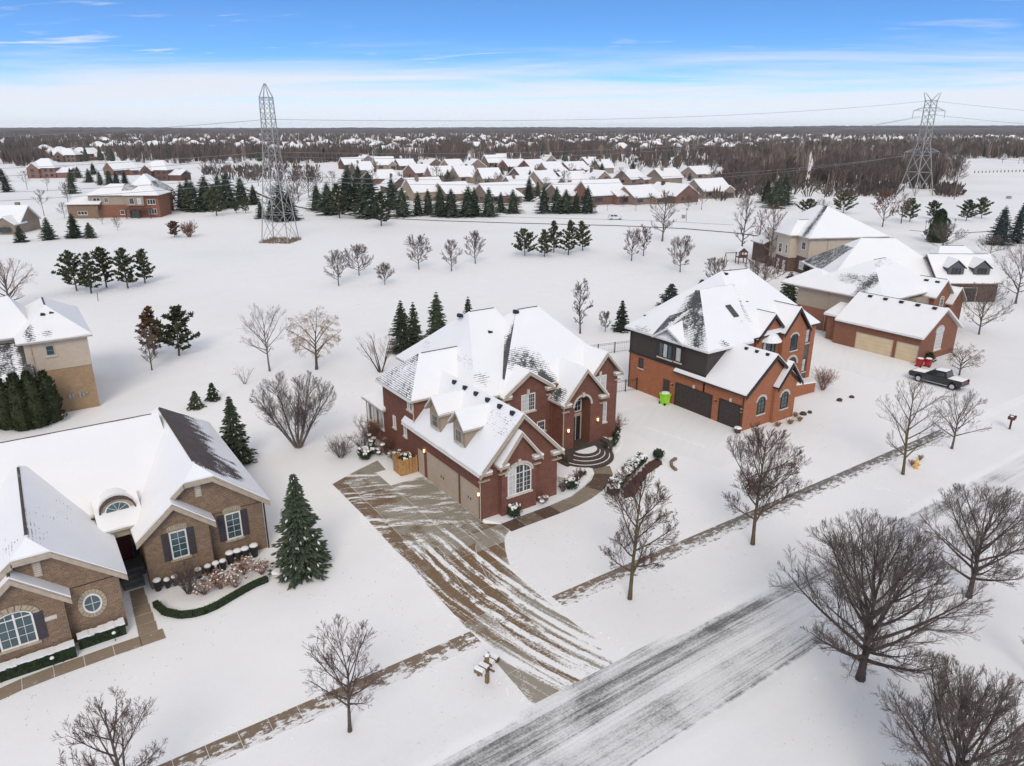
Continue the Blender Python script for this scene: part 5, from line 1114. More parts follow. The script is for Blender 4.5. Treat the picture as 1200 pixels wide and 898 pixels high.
def spruce(seed, h, w, dens=1.0, snow=.05, form='spruce'):
    rng = random.Random(seed); T = M(); C = M(); SN = M()
    T.tube([(0, 0, -.1), (0, 0, h * .5), (0, 0, h * .97)], [h * .018 + .02, h * .011 + .01, .012], 6)
    C.lathe((0, 0, 0), [(w * .10, h * .05), (w * .24, h * .09), (w * .18, h * .35), (w * .11, h * .68), (.01, h * .93)], 7)
    nz = int((10 + h * 2.6) * dens)
    for i in range(nz):
        f = (i + rng.random() * .7) / nz; z = h * (.03 + .95 * f); R = w / 2 * ((1 - f) ** .78) * rng.uniform(.85, 1.12) + .04; zj = h / nz * 1.6
        nb = max(4, int((10 - 4 * f) * dens))
        for j in range(nb):
            q = 2 * math.pi * (j + rng.uniform(-.35, .35)) / nb + i * 1.3; L = R * rng.uniform(.68, 1.12); z0 = z; zb = rng.uniform(-zj, zj) * (1 - f); dr = -.16 - .22 * (1 - f); ca, sa = math.cos(q), math.sin(q)
            ns = max(2, int(L / .34) + 1)
            for s in range(ns):
                a = (s + .35 + rng.uniform(-.15, .15)) / ns; r = L * a; zz = z + zb + dr * r + .22 * r * a
                sz = (.30 + .15 * (1 - a)) * (.75 + .5 * rng.random()) * min(1, .45 + w * .14) * min(1, .30 + R * .75)
                for sd in (-1, 1):
                    aa = q + sd * rng.uniform(.35, .8); tip = (ca * r + math.cos(aa) * sz * 1.25, sa * r + math.sin(aa) * sz * 1.25, zz - sz * rng.uniform(.1, .5))
                    o = (ca * (r - sz * .35), sa * (r - sz * .35), zz + .05); px, py = -math.sin(aa), math.cos(aa)
                    md = ((o[0] + tip[0]) / 2, (o[1] + tip[1]) / 2, (o[2] + tip[2]) / 2)
                    wv = sz * .34
                    C.add([o, (md[0] + px * wv, md[1] + py * wv, md[2] - .05), tip, (md[0] - px * wv, md[1] - py * wv, md[2] - .05), (md[0], md[1], md[2] + .07)], [(0, 1, 4), (1, 2, 4), (2, 3, 4), (3, 0, 4)])
                    if rng.random() < snow and a > .45:
                        k_ = .6; SN.add([(md[0] + (p[0] - md[0]) * k_, md[1] + (p[1] - md[1]) * k_, p[2] + .06) for p in (o, (md[0] + px * wv, md[1] + py * wv, md[2]), tip, (md[0] - px * wv, md[1] - py * wv, md[2]))], [(0, 1, 2, 3)])
    return T, C, SN
def pine(seed, h, w, snow=.02):
    rng = random.Random(seed); T = M(); C = M(); SN = M()
    P = [Vector((0, 0, -.1))]; t = Vector((rng.uniform(-.05, .05), rng.uniform(-.05, .05), 1))
    for i in range(6): t = (t + Vector((rng.uniform(-.05, .05), rng.uniform(-.05, .05), .05))).normalized(); P.append(P[-1] + t * h * .95 / 6)
    tr = h * .016 + .03; T.tube(P, [tr * (1 - .8 * k / 6) for k in range(7)], 6)
    nb = int(22 + h * 2.0)
    def tuft(c, s):
        for m in range(7):
            d = Vector((rng.uniform(-1, 1), rng.uniform(-1, 1), rng.uniform(-.35, 1))).normalized(); a = perp(rng, d) * s * .3
            C.add([c - a, c + a, c + d * s * 1.05 + a * .5, c + d * s * 1.05 - a * .5, ], [(0, 1, 2, 3)])
        if rng.random() < snow * 2: SN.add([c + Vector((-.3 * s, -.2 * s, .5 * s)), c + Vector((.3 * s, -.2 * s, .45 * s)), c + Vector((.2 * s, .3 * s, .5 * s))], [(0, 1, 2)])
    for i in range(nb):
        f = .13 + .85 * (i + rng.random() * .6) / nb; x = f * 6; k = min(5, int(x)); o = P[k].lerp(P[k + 1], x - k); q = i * 2.4 + rng.uniform(-.5, .5)
        g = (f - .13) / .87; R = w / 2 * ((.72 + .5 * g) if g < .4 else (.95 * (1 - g) / .6) ** .8) * rng.uniform(.5, 1.15) + .05
        d = Vector((math.cos(q), math.sin(q), .12 + .45 * g)); Q = [o]; tt = d.normalized()
        for s in range(3): tt = (tt + Vector((rng.uniform(-.15, .15), rng.uniform(-.15, .15), .10))).normalized(); Q.append(Q[-1] + tt * R / 3)
        T.tube(Q, [tr * .3, tr * .22, tr * .16, tr * .08], 4)
        n = max(4, int(R * 5.0))
        for s in range(n):
            a = .30 + .7 * (s + rng.random() * .5) / n; xx = a * 3; kk = min(2, int(xx)); c = Q[kk].lerp(Q[kk + 1], xx - kk) + Vector((rng.uniform(-1, 1), rng.uniform(-1, 1), rng.uniform(-.3, .6))) * .22 * min(1, R)
            tuft(c, rng.uniform(.24, .44) * min(1.1, .45 + w * .12))
    return T, C, SN
def column_evergreen(seed, h, w, snow=.03):
    rng = random.Random(seed); T = M(); C = M(); SN = M(); T.tube([(0, 0, -.1), (0, 0, h * .8)], [.09, .03], 5)
    n = int(620 * h * w / 9)
    for i in range(n):
        f = rng.random() ** 1.15; z = h * (.01 + .97 * f); prof = (min(1, f / .12 + .55)) * (1 - f ** 2.6) ** .75
        R = w / 2 * prof * (1 + .16 * math.sin(f * 19 + seed)) * rng.uniform(.80, 1.05) + .02; q = rng.uniform(0, 6.283); c = Vector((R * math.cos(q), R * math.sin(q), z)); s = rng.uniform(.14, .27)
        out = Vector((math.cos(q), math.sin(q), .9)).normalized(); a = perp(rng, out) * s * .42
        C.add([c - a - out * s * .3, c + a - out * s * .3, c + out * s + a * .3, c + out * s - a * .3], [(0, 1, 2, 3)])
        if rng.random() < snow: b = out * .06; SN.add([c - a * .8 + b, c + a * .8 + b, c + out * s * .6 + b], [(0, 1, 2)])
    k = M(); pr = [(w * .30, .02), (w * .40, h * .12), (w * .38, h * .4), (w * .27, h * .7), (w * .1, h * .93)]; C.lathe((0, 0, 0), pr, 9)
    return T, C, SN
def leaf_ball(C, SN, c, r, rng, n=110, flat=.85, snow=.35, s0=.09):
    C.blob(c, r * .86, 8, 6, .06, 0, rng, flat)
    for i in range(n):
        d = Vector((rng.gauss(0, 1), rng.gauss(0, 1), rng.gauss(0, 1))).normalized(); d.z *= flat; p = Vector(c) + d * r * rng.uniform(.86, 1.05); a = perp(rng, d) * s0; e = d.cross(a).normalized() * s0 + d * s0 * .8
        C.add([p - a, p + a, p + e], [(0, 1, 2)])
        if d.z > .35 and rng.random() < snow: u = d * s0 * 1.1; SN.add([p - a * 1.4 + u, p + a * 1.4 + u, p + e * 1.3 + u, p - e + u], [(0, 1, 2), (0, 3, 1)])

def plant(name, parts, loc, label, cat, group=None, rz=0.0, sc=1.0):
    r = thing(name, label, cat, tuple(loc), rz, group); r.scale = (sc, sc, sc) if not isinstance(sc, tuple) else sc
    for nm, k, m in parts:
        if k is not None and k.f:
            o_ = k.build(nm, m, r)
            if nm in ('snow', 'flower_heads', 'twigs', 'stems', 'blades'): o_['kind'] = 'stuff'
    return r
def pxw(P, x0, x1): return abs(x1 - x0) * DEP((P[0], P[1], 3)) / FX
TREES = {}
def proto(key, parts):
    TREES[key] = [(nm, k.mesh(nm, m), k) for nm, k, m in parts if k.f]
def use(key, name, loc, label, cat, group=None, rz=0.0, sc=1.0):
    r = thing(name, label, cat, tuple(loc), rz, group); r.scale = sc if isinstance(sc, tuple) else (sc,) * 3
    for nm, me, _ in TREES[key]:
        o = bpy.data.objects.new(nm, me); COL.objects.link(o); o.parent = r
    return r
def big_bare(px, py, yt, x0, x1, label, seed, form='round', bark='bark', twig='twig_red', name='bare_tree', cat='tree', P=None, h=None, **kw):
    P = G(px, py) if P is None else P; h = h or HGT(px, py, yt); w = pxw(P, x0, x1)
    T, C = bare_tree(seed, h, w, form, **kw); return plant(name, [('trunk', T, bark), ('crown', C, twig)], (P[0], P[1], 0), label, cat), P, h, w

# street trees
big_bare(410, 857, 729, 354, 458, 'small bare street tree in front of the bared pavement at lower left', 11, 'round', tr=.11, dens=.95, clear=.24)
_, P, hh, ww = big_bare(738, 702, 548, 684, 792, 'bare street tree hung with dry brown fruit beside the driveway mouth', 12, 'upright', bark='bark_olive', tr=.14, clear=.2, dens=1.25)
rng = random.Random(5); B = M(); kd = TREES
def scatter_leaves(root, n, m, s, nm, seed, zmin=.25):
    cr = [c for c in root.children if c.name.startswith('crown')][0].data; rg = random.Random(seed); V = cr.vertices; k = M()
    for i in range(n):
        v = V[rg.randrange(len(V))].co; a = Vector((rg.uniform(-1, 1), rg.uniform(-1, 1), rg.uniform(-1, 1))).normalized() * s; b = perp(rg, a.normalized()) * s * .7
        k.add([v - a, v + b, v + a, v - b - Vector((0, 0, s * .3))], [(0, 1, 2, 3)])
    k.build(nm, m, root)['kind'] = 'stuff'
scatter_leaves(_, 420, 'berry', .055, 'fruit', 7)
t3, P, hh, ww = big_bare(882, 638, 500, 833, 948, 'bare street tree with a dense dark ball of growth inside its crown', 13, 'upright', bark='bark_olive', tr=.15, clear=.2, dens=1.35)
k = M(); rg = random.Random(17); c = Vector((-.2, 0, hh * .52))
for i in range(1500):
    d = Vector((rg.gauss(0, 1), rg.gauss(0, 1), rg.gauss(0, .8))).normalized() * rg.random() ** .5; p = c + Vector((d.x * 1.15, d.y * 1.15, d.z * 1.15)); a = Vector((rg.uniform(-1, 1), rg.uniform(-1, 1), rg.uniform(-1, 1))).normalized() * .11; b = perp(rg, a.normalized()) * .018
    k.add([p - a - b, p - a + b, p + a + b, p + a - b], [(0, 1, 2, 3)])
k.build('twig_ball', 'twig_dark', t3); scatter_leaves(t3, 260, 'berry', .05, 'dry_leaf', 8)
big_bare(1058, 556, 442, 1020, 1106, 'slender bare street tree standing left of the yellow hydrant', 14, 'upright', bark='bark_olive', twig='twig_grey', tr=.13, clear=.18, dens=.85)
big_bare(1115, 526, 456, 1088, 1162, 'low spreading bare tree standing right of the yellow hydrant', 15, 'round', twig='twig_grey', tr=.12, clear=.2, dens=.8)
big_bare(1008, 796, 616, 908, 1140, 'largest bare tree, wide round crown over the near side of the street', 16, 'round', bark='umber', twig='twig_dark', tr=.24, dens=1.3, clear=.13, nl=28)
big_bare(1135, 700, 572, 1085, 1222, 'bare tree with a fork low on its trunk near the right edge', 17, 'round', bark='umber', twig='twig_dark', tr=.19, dens=1.25, clear=.16, nl=22)
PP = G(1112, 960); big_bare(1112, 960, 800, 1000, 1222, 'broad bare crown rising from below the lower right corner', 18, 'round', bark='umber', twig='twig_dark', tr=.2, dens=1.3, clear=.13, nl=28)
big_bare(150, 960, 822, 84, 216, 'bare crown rising from below the lower left corner', 19, 'upright', tr=.12, clear=.18)
big_bare(1206, 790, 722, 1188, 1235, 'bare tree mostly outside the right edge, a few twigs showing', 20, 'round', twig='twig_dark', dens=.8)
# yard trees behind the houses
big_bare(350, 524, 437, 293, 390, 'vase shaped bare tree with several stems in the snowy side yard', 21, 'vase', bark='bark_grey', twig='twig_grey', tr=.2, stems=9, dens=1.55)
big_bare(316, 435, 355, 279, 347, 'open bare tree left of the golden weeping one', 22, 'round', bark='bark_grey', twig='twig_grey', tr=.13, dens=.7, clear=.25)
big_bare(371, 433, 358, 334, 402, 'bare weeping tree with golden brown twigs', 23, 'weep', bark='bark', twig='twig_gold', tr=.2, dens=1.25, clear=.12)
big_bare(446, 436, 384, 411, 470, 'bare spreading tree at the back corner of the red brick house', 24, 'vase', bark='umber', twig='twig_grey', tr=.17, stems=5, dens=.8)
big_bare(287, 450, 427, 272, 299, 'knee high bare bush alone in the snow left of the vase shaped tree', 25, 'vase', twig='twig_grey', stems=6, dens=.6, lv=3, tr=.05, name='bush', cat='bush')
big_bare(12, 362, 303, -30, 52, 'pale barked bare tree behind the beige house at the left edge', 26, 'round', bark='bark_grey', twig='twig_rust', tr=.25, dens=.85)
big_bare(62, 385, 372, 50, 78, 'thin bush behind the roof of the beige house', 261, 'vase', twig='twig_grey', stems=5, dens=.5, lv=3, tr=.05, name='bush', cat='bush')
for i, (px, py, yt, x0, x1, lab) in enumerate(((397, 335, 292, 374, 410, 'leftmost bare tree of the loose field row'), (421, 323, 286, 402, 441, 'bare tree just right of the leftmost in the field row'), (451, 334, 307, 436, 462, 'smallest bare tree of the loose field row'),
        (491, 316, 273, 472, 508, 'roundest bare tree in the middle of the field row'), (529, 318, 280, 514, 543, 'narrow bare tree between the two rounder field trees'), (557, 309, 270, 542, 571, 'rightmost bare tree of the loose field row'),
        (740, 306, 265, 726, 752, 'slim bare tree left of its twin below the far lane'), (754, 300, 262, 746, 766, 'slim bare tree just right of its twin below the far lane'), (776, 283, 222, 758, 793, 'tall bare tree crossing the far lane'), (797, 319, 275, 780, 816, 'rounded snow dusted bare tree right of the tall one'),
        (838, 336, 301, 820, 856, 'bare tree peering over the left of the orange house ridge'), (680, 391, 326, 667, 695, 'tall narrow bare tree behind the red brick house'), (709, 389, 363, 700, 718, 'small bare tree between the narrow tree and the spruce'), (896, 338, 300, 872, 922, 'bare tree showing behind the orange house peak'), (178, 434, 385, 163, 192, 'thin bare sapling in front of the pair of pines'))):
    big_bare(px, py, yt, x0, x1, lab, 40 + i, 'upright' if i in (4, 5, 8, 11, 14) else 'round', bark='bark', twig=('twig_grey', 'twig_red')[i % 2], dens=.95 if py < 340 else .9, twig_r=.017, clear=.16)
for i, (px, py, yt, x0, x1, lab) in enumerate(((868, 300, 228, 852, 882, 'tall bare tree above the red play set'), (889, 296, 244, 876, 902, 'bare tree with reddish twigs left of the cream house'), (902, 312, 236, 884, 922, 'brown twigged tall tree nearest the cream house'), (885, 352, 300, 868, 905, 'leaning bare tree in front of the play set'))):
    big_bare(px, py, yt, x0, x1, lab, 70 + i, 'upright', bark='bark_grey', twig=('twig_grey', 'twig_rust', 'twig_rust', 'twig_grey')[i], dens=.7, twig_r=.018, clear=.2)
big_bare(1147, 392, 330, 1116, 1180, 'bare tree rising from the clipped hedge before the house with dormers', 75, 'round', bark='bark', twig='twig_grey', dens=.8, twig_r=.014)
big_bare(1190, 356, 285, 1158, 1232, 'bare tree at the right edge beyond the dormers', 76, 'round', bark='bark', twig='twig_grey', dens=.8, twig_r=.014)
big_bare(1124, 440, 402, 1103, 1152, 'low weeping reddish tree between the pickup and the rust brick gable', 77, 'weep', bark='bark', twig='twig_rust', dens=.9, tr=.12, clear=.2)
big_bare(1103, 296, 262, 1084, 1140, 'grey brush behind the dark cone shaped evergreen', 78, 'round', twig='twig_grey', dens=.7, twig_r=.02)
big_bare(1160, 300, 275, 1140, 1180, 'rounded bare tree below the blue spruces', 79, 'round', twig='twig_grey', dens=.7, twig_r=.018)
big_bare(958, 268, 232, 944, 975, 'bare tree left of the copper leaved one behind the houses', 80, 'round', twig='twig_grey', dens=.6, twig_r=.02)
t_, *_r = big_bare(1034, 266, 225, 1012, 1050, 'copper leaved tree still holding dead leaves behind the houses', 81, 'upright', twig='twig_rust', dens=.7, twig_r=.02); scatter_leaves(t_, 700, 'leaf_rust', .22, 'dry_leaf', 9)
big_bare(1056, 262, 226, 1044, 1068, 'thin leaning bare tree right of the copper leaved one', 82, 'upright', twig='twig_grey', dens=.6, twig_r=.02)

# conifers close enough to stand alone
def conifer(px, py, yt, x0, x1, label, seed, m='spruce', kind='spruce', snow=.09, dens=1.0, P=None, name=None):
    P = G(px, py) if P is None else P; h = HGT(px, py, yt); w = pxw(P, x0, x1) * (1.2 if kind == 'pine' else 1.08)
    T, C, SN = (spruce(seed, h, w, dens, snow) if kind == 'spruce' else pine(seed, h, w, snow) if kind == 'pine' else column_evergreen(seed, h, w, snow))
    return plant(name or {'spruce': 'spruce_tree', 'pine': 'pine_tree', 'column': 'columnar_evergreen'}[kind], [('trunk', T, 'bark'), ('crown', C, m), ('snow', SN, 'snow')], (P[0], P[1], 0), label, 'tree')
conifer(355, 668, 553, 324, 386, 'full dark spruce at the corner of the brown ranch house', 101, dens=1.35)
conifer(278, 543, 463, 257, 298, 'spruce rising behind the bared brown roof slope', 102, dens=1.2)
conifer(230, 478, 458, 221, 240, 'smaller looking left one of two little round spruces in the yard', 103, dens=1.2); conifer(250, 469, 448, 242, 259, 'right one of two little round spruces in the yard', 104, dens=1.2)
for i, (px, py, yt, x0, x1, lab) in enumerate(((472, 412, 351, 456, 490, 'left spruce of the cluster behind the red brick house'), (486, 408, 353, 474, 500, 'middle slim spruce of the cluster behind the red brick house'), (513, 402, 341, 496, 530, 'tallest spruce of the cluster behind the red brick house'), (549, 388, 347, 539, 560, 'spruce tip showing just over the red brick house ridge'))): conifer(px, py, yt, x0, x1, lab, 110 + i, snow=.03)
conifer(728, 388, 351, 717, 739, 'lone spruce between the two big brick houses', 115); conifer(785, 366, 331, 766, 806, 'dark wide spruce behind the orange house left slope', 116, m='spruce_blue'); conifer(822, 340, 327, 812, 830, 'spruce tip at the orange house ridge', 117)
conifer(923, 354, 318, 908, 939, 'spruce behind the right end of the orange house', 118)
conifer(952, 326, 300, 942, 962, 'narrow dark evergreen before the cream house', 119, kind='column', m='arbor'); conifer(1059, 322, 294, 1044, 1074, 'blue grey spruce left of its twin before the dormer house', 120, m='spruce_blue', snow=.02); conifer(1085, 336, 296, 1070, 1100, 'blue grey spruce right of its twin before the dormer house', 121, m='spruce_blue', snow=.02)
conifer(1097, 284, 244, 1086, 1109, 'dark cone shaped evergreen behind the dormer house', 122, kind='column', m='boxwood', snow=.0); conifer(1170, 287, 240, 1154, 1187, 'big blue spruce near the right edge', 123, m='spruce_blue', snow=.02); conifer(1190, 285, 236, 1180, 1203, 'slimmer spruce touching the big blue one near the right edge', 124, m='spruce_blue', snow=.08)
for i, (px, py, yt, x0, x1) in enumerate(((1132, 259, 233, 1121, 1143), (1150, 256, 230, 1140, 1162), (1093, 257, 234, 1084, 1102), (1066, 260, 231, 1056, 1082))): conifer(px, py, yt, x0, x1, ('left of the two broad pines in the clearing', 'right of the two broad pines in the clearing', 'small round pine above the dormer house', 'brownish pine behind the dormer house ridge')[i], 130 + i, kind='pine', m='pine')
conifer(946, 262, 232, 930, 962, 'bright green pine behind the cream house roof', 134, kind='pine', m='pine'); conifer(988, 250, 226, 972, 1006, 'olive pine above the cream house ridge', 135, kind='pine', m='pine')
for i, (px, py, yt, x0, x1) in enumerate(((90, 341, 291, 65, 104), (107, 344, 292, 98, 122), (125, 337, 287, 110, 140), (150, 338, 288, 134, 164), (170, 332, 290, 157, 184))): conifer(px, py, yt, x0, x1, 'one of five dark pines in a row on the snowy field', 140 + i, kind='pine', m='pine', snow=.01)['group'] = 'row of five pines on the field'
for o_, lab in zip([o for o in COL.objects if o.get('group') == 'row of five pines on the field'], ('leftmost of the five field pines', 'second from left of the five field pines', 'middle one of the five field pines', 'fourth from left of the five field pines', 'rightmost of the five field pines')): o_['label'] = lab
conifer(181, 416, 357, 160, 196, 'browning left pine of the pair in the yard', 146, kind='pine', m='pine_brown', snow=.01); conifer(210, 417, 356, 190, 238, 'greener right pine of the pair in the yard', 147, kind='pine', m='pine', snow=.01)
for i, (px, py, yt, x0, x1) in enumerate(((615, 300, 267, 599, 630), (638, 301, 268, 627, 648), (649, 296, 257, 640, 660), (666, 299, 256, 655, 678), (683, 294, 257, 674, 697))): conifer(px, py, yt, x0, x1, ('separate leftmost pine of the mid field clump', 'shortest pine inside the mid field clump', 'pine at the centre back of the mid field clump', 'roundest pine inside the mid field clump', 'rightmost pine of the mid field clump')[i], 150 + i, kind='pine', m='pine', snow=.02)
for i, (px, py, yt, x0, x1) in enumerate(((58, 281, 254, 49, 70), (88, 279, 249, 79, 101), (106, 279, 260, 99, 115), (25, 284, 264, 17, 34))): conifer(px, py, yt, x0, x1, ('spruce alone left of the pair below the walk-out house', 'larger spruce of the pair below the walk-out house', 'smaller spruce of the pair below the walk-out house', 'small dark spruce beside the house at the left edge')[i], 160 + i, snow=.03)
for i, ((px, py), yt) in enumerate(zip(((62, 494), (45, 500), (29, 503), (12, 502)), (433, 434, 436, 444))): conifer(px, py, yt, px - 12 - (i > 0), px + 12 + (i > 0), ('rightmost of four columnar evergreens by the beige house', 'second from right of four columnar evergreens by the beige house', 'second from left of four columnar evergreens by the beige house', 'leftmost of four columnar evergreens by the beige house')[i], 170 + i, kind='column', m='arbor', snow=.035)
# dwarf weeping conifer and bush on the field
P = G(205, 278); T, C, SN = pine(180, HGT(205, 278, 258), pxw(P, 194, 214), 0); plant('weeping_tree', [('trunk', T, 'bark'), ('crown', C, 'pine_brown')], (P[0], P[1], 0), 'stunted rust coloured tree alone on the field', 'tree')
P = G(222, 278); plant('bush', [('twigs', shrub_mesh(181, 3.6, 5.0, 40, 7, .04), 'twig_rust')], (P[0], P[1], 0), 'round rusty bush beside the stunted tree on the field', 'bush')

# ---- middle-distance trees: shared prototypes
for i in range(3):
    T, C, SN = spruce(200 + i, 9.5, 5.2 + .7 * i, .85, .05); proto('sp%d' % i, [('trunk', T, 'bark'), ('crown', C, 'spruce'), ('snow', SN, 'snow')])
for i in range(2): T, C, SN = pine(210 + i, 8.5, 6.0, .01); proto('pn%d' % i, [('trunk', T, 'bark'), ('crown', C, 'pine')])
for i in range(4): T, C = bare_tree(220 + i, 12, 8.5 + i, ('wild', 'round', 'upright', 'wild')[i], dens=.62, lv=3, twig_r=.055, tr=.17); proto('bt%d' % i, [('trunk', T, 'bark_grey'), ('crown', C, 'twig_far')])
def mid(key, px, py, yt, label, cat='tree', group=None, name=None, seed=0):
    P = G(px, py); h0 = {'sp': 9.5, 'pn': 8.5, 'bt': 12}[key[:2]]; s = HGT(px, py, yt) / h0
    use(key, name or {'sp': 'spruce_tree', 'pn': 'pine_tree', 'bt': 'bare_tree'}[key[:2]], (P[0], P[1], 0), label, cat, group, (px * 7 + py * 3) % 6.28, (s * (1.25 + .45 * ((px * 13 + py * 7) % 10) / 10), s * (1.25 + .45 * ((px * 11 + py * 5) % 10) / 10), s * (.94 + .12 * ((px * 3 + py) % 7) / 7)) if key[:2] == 'sp' else s)
row = [(372, 247, 215, 'sp1'), (385, 252, 209, 'sp0'), (398, 256, 213, 'pn0'), (408, 247, 196, 'sp2'), (420, 246, 195, 'sp0'), (434, 255, 198, 'sp1'), (447, 265, 222, 'pn1'), (472, 254, 218, 'sp2'), (490, 253, 222, 'sp0'), (502, 252, 219, 'sp1'), (516, 254, 216, 'sp0'), (529, 254, 218, 'sp2'), (549, 254, 217, 'sp2'), (556, 253, 218, 'sp0'), (573, 254, 220, 'sp1'), (587, 249, 223, 'sp0'), (601, 250, 220, 'sp2'),
       (620, 236, 205, 'sp0'), (637, 250, 217, 'sp1'), (652, 250, 216, 'sp0'), (663, 250, 222, 'sp2'), (675, 250, 223, 'sp0'), (688, 250, 217, 'sp1'), (460, 246, 205, 'sp1'), (604, 240, 228, 'sp0')]
for px, py, yt, kk in row: mid(kk, px, py, yt, 'dark evergreen of the screen planted along the far lane', group='evergreen screen along the far lane')
for px, py, yt, kk in ((215, 246, 211, 'sp0'), (228, 248, 208, 'sp1'), (243, 247, 204, 'sp2'), (254, 253, 214, 'pn0'), (268, 244, 200, 'sp0'), (284, 240, 203, 'sp1'), (298, 240, 214, 'sp0'), (222, 238, 206, 'sp2'), (258, 240, 205, 'sp0'), (196, 240, 214, 'pn1'), (202, 243, 220, 'pn0'), (277, 250, 231, 'pn1'), (288, 250, 230, 'pn0')): mid(kk, px, py, yt, 'dark evergreen in the clump left of the near pylon', group='evergreen clump left of the near pylon')
for px, py, yt, kk in ((318, 257, 232, 'sp0'), (331, 259, 214, 'sp1'), (340, 258, 222, 'sp2'), (306, 256, 236, 'sp2')): mid(kk, px, py, yt, 'dark evergreen standing just behind the near pylon', group='evergreens behind the near pylon')
rng = random.Random(77)
for px, py, yt in ((322, 252, 218), (333, 250, 210), (345, 245, 215), (350, 236, 196), (362, 232, 194), (345, 228, 190), (372, 224, 196), (390, 228, 200), (303, 218, 190), (290, 214, 188), (270, 214, 190), (255, 212, 188), (240, 212, 190)): mid('bt%d' % rng.randrange(4), px, py, yt, 'bare reddish tree in the brush round the near pylon', group='bare trees in the brush near the pylon')
for i, (px, py, yt, lab) in enumerate(((52, 253, 222, 'bare tree with a round grey crown left of the walk-out house'), (80, 238, 212, 'brown twigged tree beside the low wing of the walk-out house'), (76, 256, 237, 'sapling in front of the low wing of the walk-out house'), (32, 222, 200, 'bare tree near the twin gabled house'), (56, 224, 205, 'bare tree in front of the twin gabled house'), (138, 270, 252, 'young tree on the snow below the walk-out deck'), (120, 263, 246, 'staked sapling below the walk-out house'))): mid('bt%d' % (i % 4), px, py, yt, lab)
for i, (px, py, yt) in enumerate(((84, 213, 196), (92, 209, 194), (105, 214, 197), (118, 217, 200), (129, 217, 198), (137, 217, 200), (147, 216, 199), (110, 205, 190), (70, 203, 188), (8, 225, 203), (4, 213, 196), (85, 227, 203))): mid('sp%d' % (i % 3), px, py, yt, 'dark evergreen among the houses left of the pylon', group='evergreens among the left houses')
# evergreens and bare trees among the close rows of homes
for i, (px, py, yt) in enumerate(((425, 200, 186), (445, 198, 186), (408, 214, 192), (420, 214, 192), (536, 214, 197), (525, 214, 198), (575, 203, 190), (581, 203, 190), (597, 207, 194), (588, 205, 196), (694, 202, 188), (705, 204, 190), (741, 210, 188), (741, 214, 195), (621, 214, 199), (642, 198, 188), (662, 196, 185), (784, 215, 200), (808, 212, 202), (710, 217, 203), (630, 230, 213), (480, 216, 204), (490, 178, 166), (420, 178, 168), (405, 180, 170), (385, 184, 170), (370, 184, 170), (395, 184, 171), (380, 186, 172), (362, 186, 172))): mid('sp%d' % (i % 3), px, py, yt, 'evergreen growing between the close rows of snowy homes', group='evergreens between the rows of homes')
for i in range(44): px, py = rng.uniform(405, 850), rng.uniform(189, 230); P = G(px, py); use('bt%d' % (i % 4), 'bare_tree', (P[0], P[1], 0), 'small bare yard tree beside the rows of homes', 'tree', 'bare yard trees beside the rows of homes', rng.uniform(0, 6), rng.uniform(.5, .85))
for i, (px, py, yt) in enumerate(((636, 216, 195), (650, 214, 197), (630, 208, 192), (747, 234, 214), (779, 234, 212), (806, 246, 226), (816, 240, 219), (745, 247, 230), (712, 247, 232), (730, 242, 227), (870, 252, 226), (822, 246, 222), (762, 242, 226), (697, 244, 230), (580, 210, 198), (568, 208, 196))): mid('bt%d' % (i % 4), px, py, yt, 'small bare yard tree beside the rows of homes', group='bare yard trees beside the rows of homes')
# the wood on the right
polyw = [(862, 884, 196, 238), (884, 932, 176, 226), (932, 962, 176, 200), (962, 1006, 182, 228), (1006, 1060, 180, 228), (1060, 1105, 184, 212), (1105, 1128, 196, 226), (850, 905, 180, 196), (740, 850, 178, 196), (690, 740, 178, 186)]
cnts = [8, 20, 4, 26, 30, 14, 6, 4, 6, 2]
for (x0, x1, y0, y1), n in zip(polyw, cnts):
    for i in range(n):
        px, py = rng.uniform(x0, x1), rng.uniform(y0, y1); P = G(px, py); s = rng.uniform(.85, 1.5) * (1.0 if py < 215 else .95)
        use('bt%d' % rng.randrange(4), 'bare_tree', (P[0], P[1], 0), 'bare brown tree of the wood below the far pylon', 'tree', 'bare trees of the wood below the far pylon', rng.uniform(0, 6), s)
for px, py, yt in ((908, 244, 206), (918, 240, 204), (898, 238, 210)): mid('sp1', px, py, yt, 'dark evergreen at the front of the right hand wood', group='evergreens at the front of the wood')
for i in range(26):
    px = rng.uniform(1075, 1200); P = G(px, rng.uniform(184, 192)); use('bt%d' % rng.randrange(4), 'bare_tree', (P[0], P[1], 0), 'bare tree of the hedgerow behind the white clearing', 'tree', 'hedgerow behind the white clearing', rng.uniform(0, 6), rng.uniform(.8, 1.15))
for i in range(16):
    px = rng.uniform(1100, 1180); P = G(px, rng.uniform(170, 176)); use('sp%d' % rng.randrange(3), 'spruce_tree', (P[0], P[1], 0), 'evergreen of the dark stand above the white clearing', 'tree', 'evergreen stand above the white clearing', rng.uniform(0, 6), rng.uniform(1.2, 1.7))
for i in range(20):
    px = rng.uniform(180, 312); P = G(px, rng.uniform(182, 187)); use('sp%d' % rng.randrange(3), 'spruce_tree', (P[0], P[1], 0), 'evergreen of the dark row before the far left homes', 'tree', 'evergreen row before the far left homes', rng.uniform(0, 6), rng.uniform(.9, 1.3))

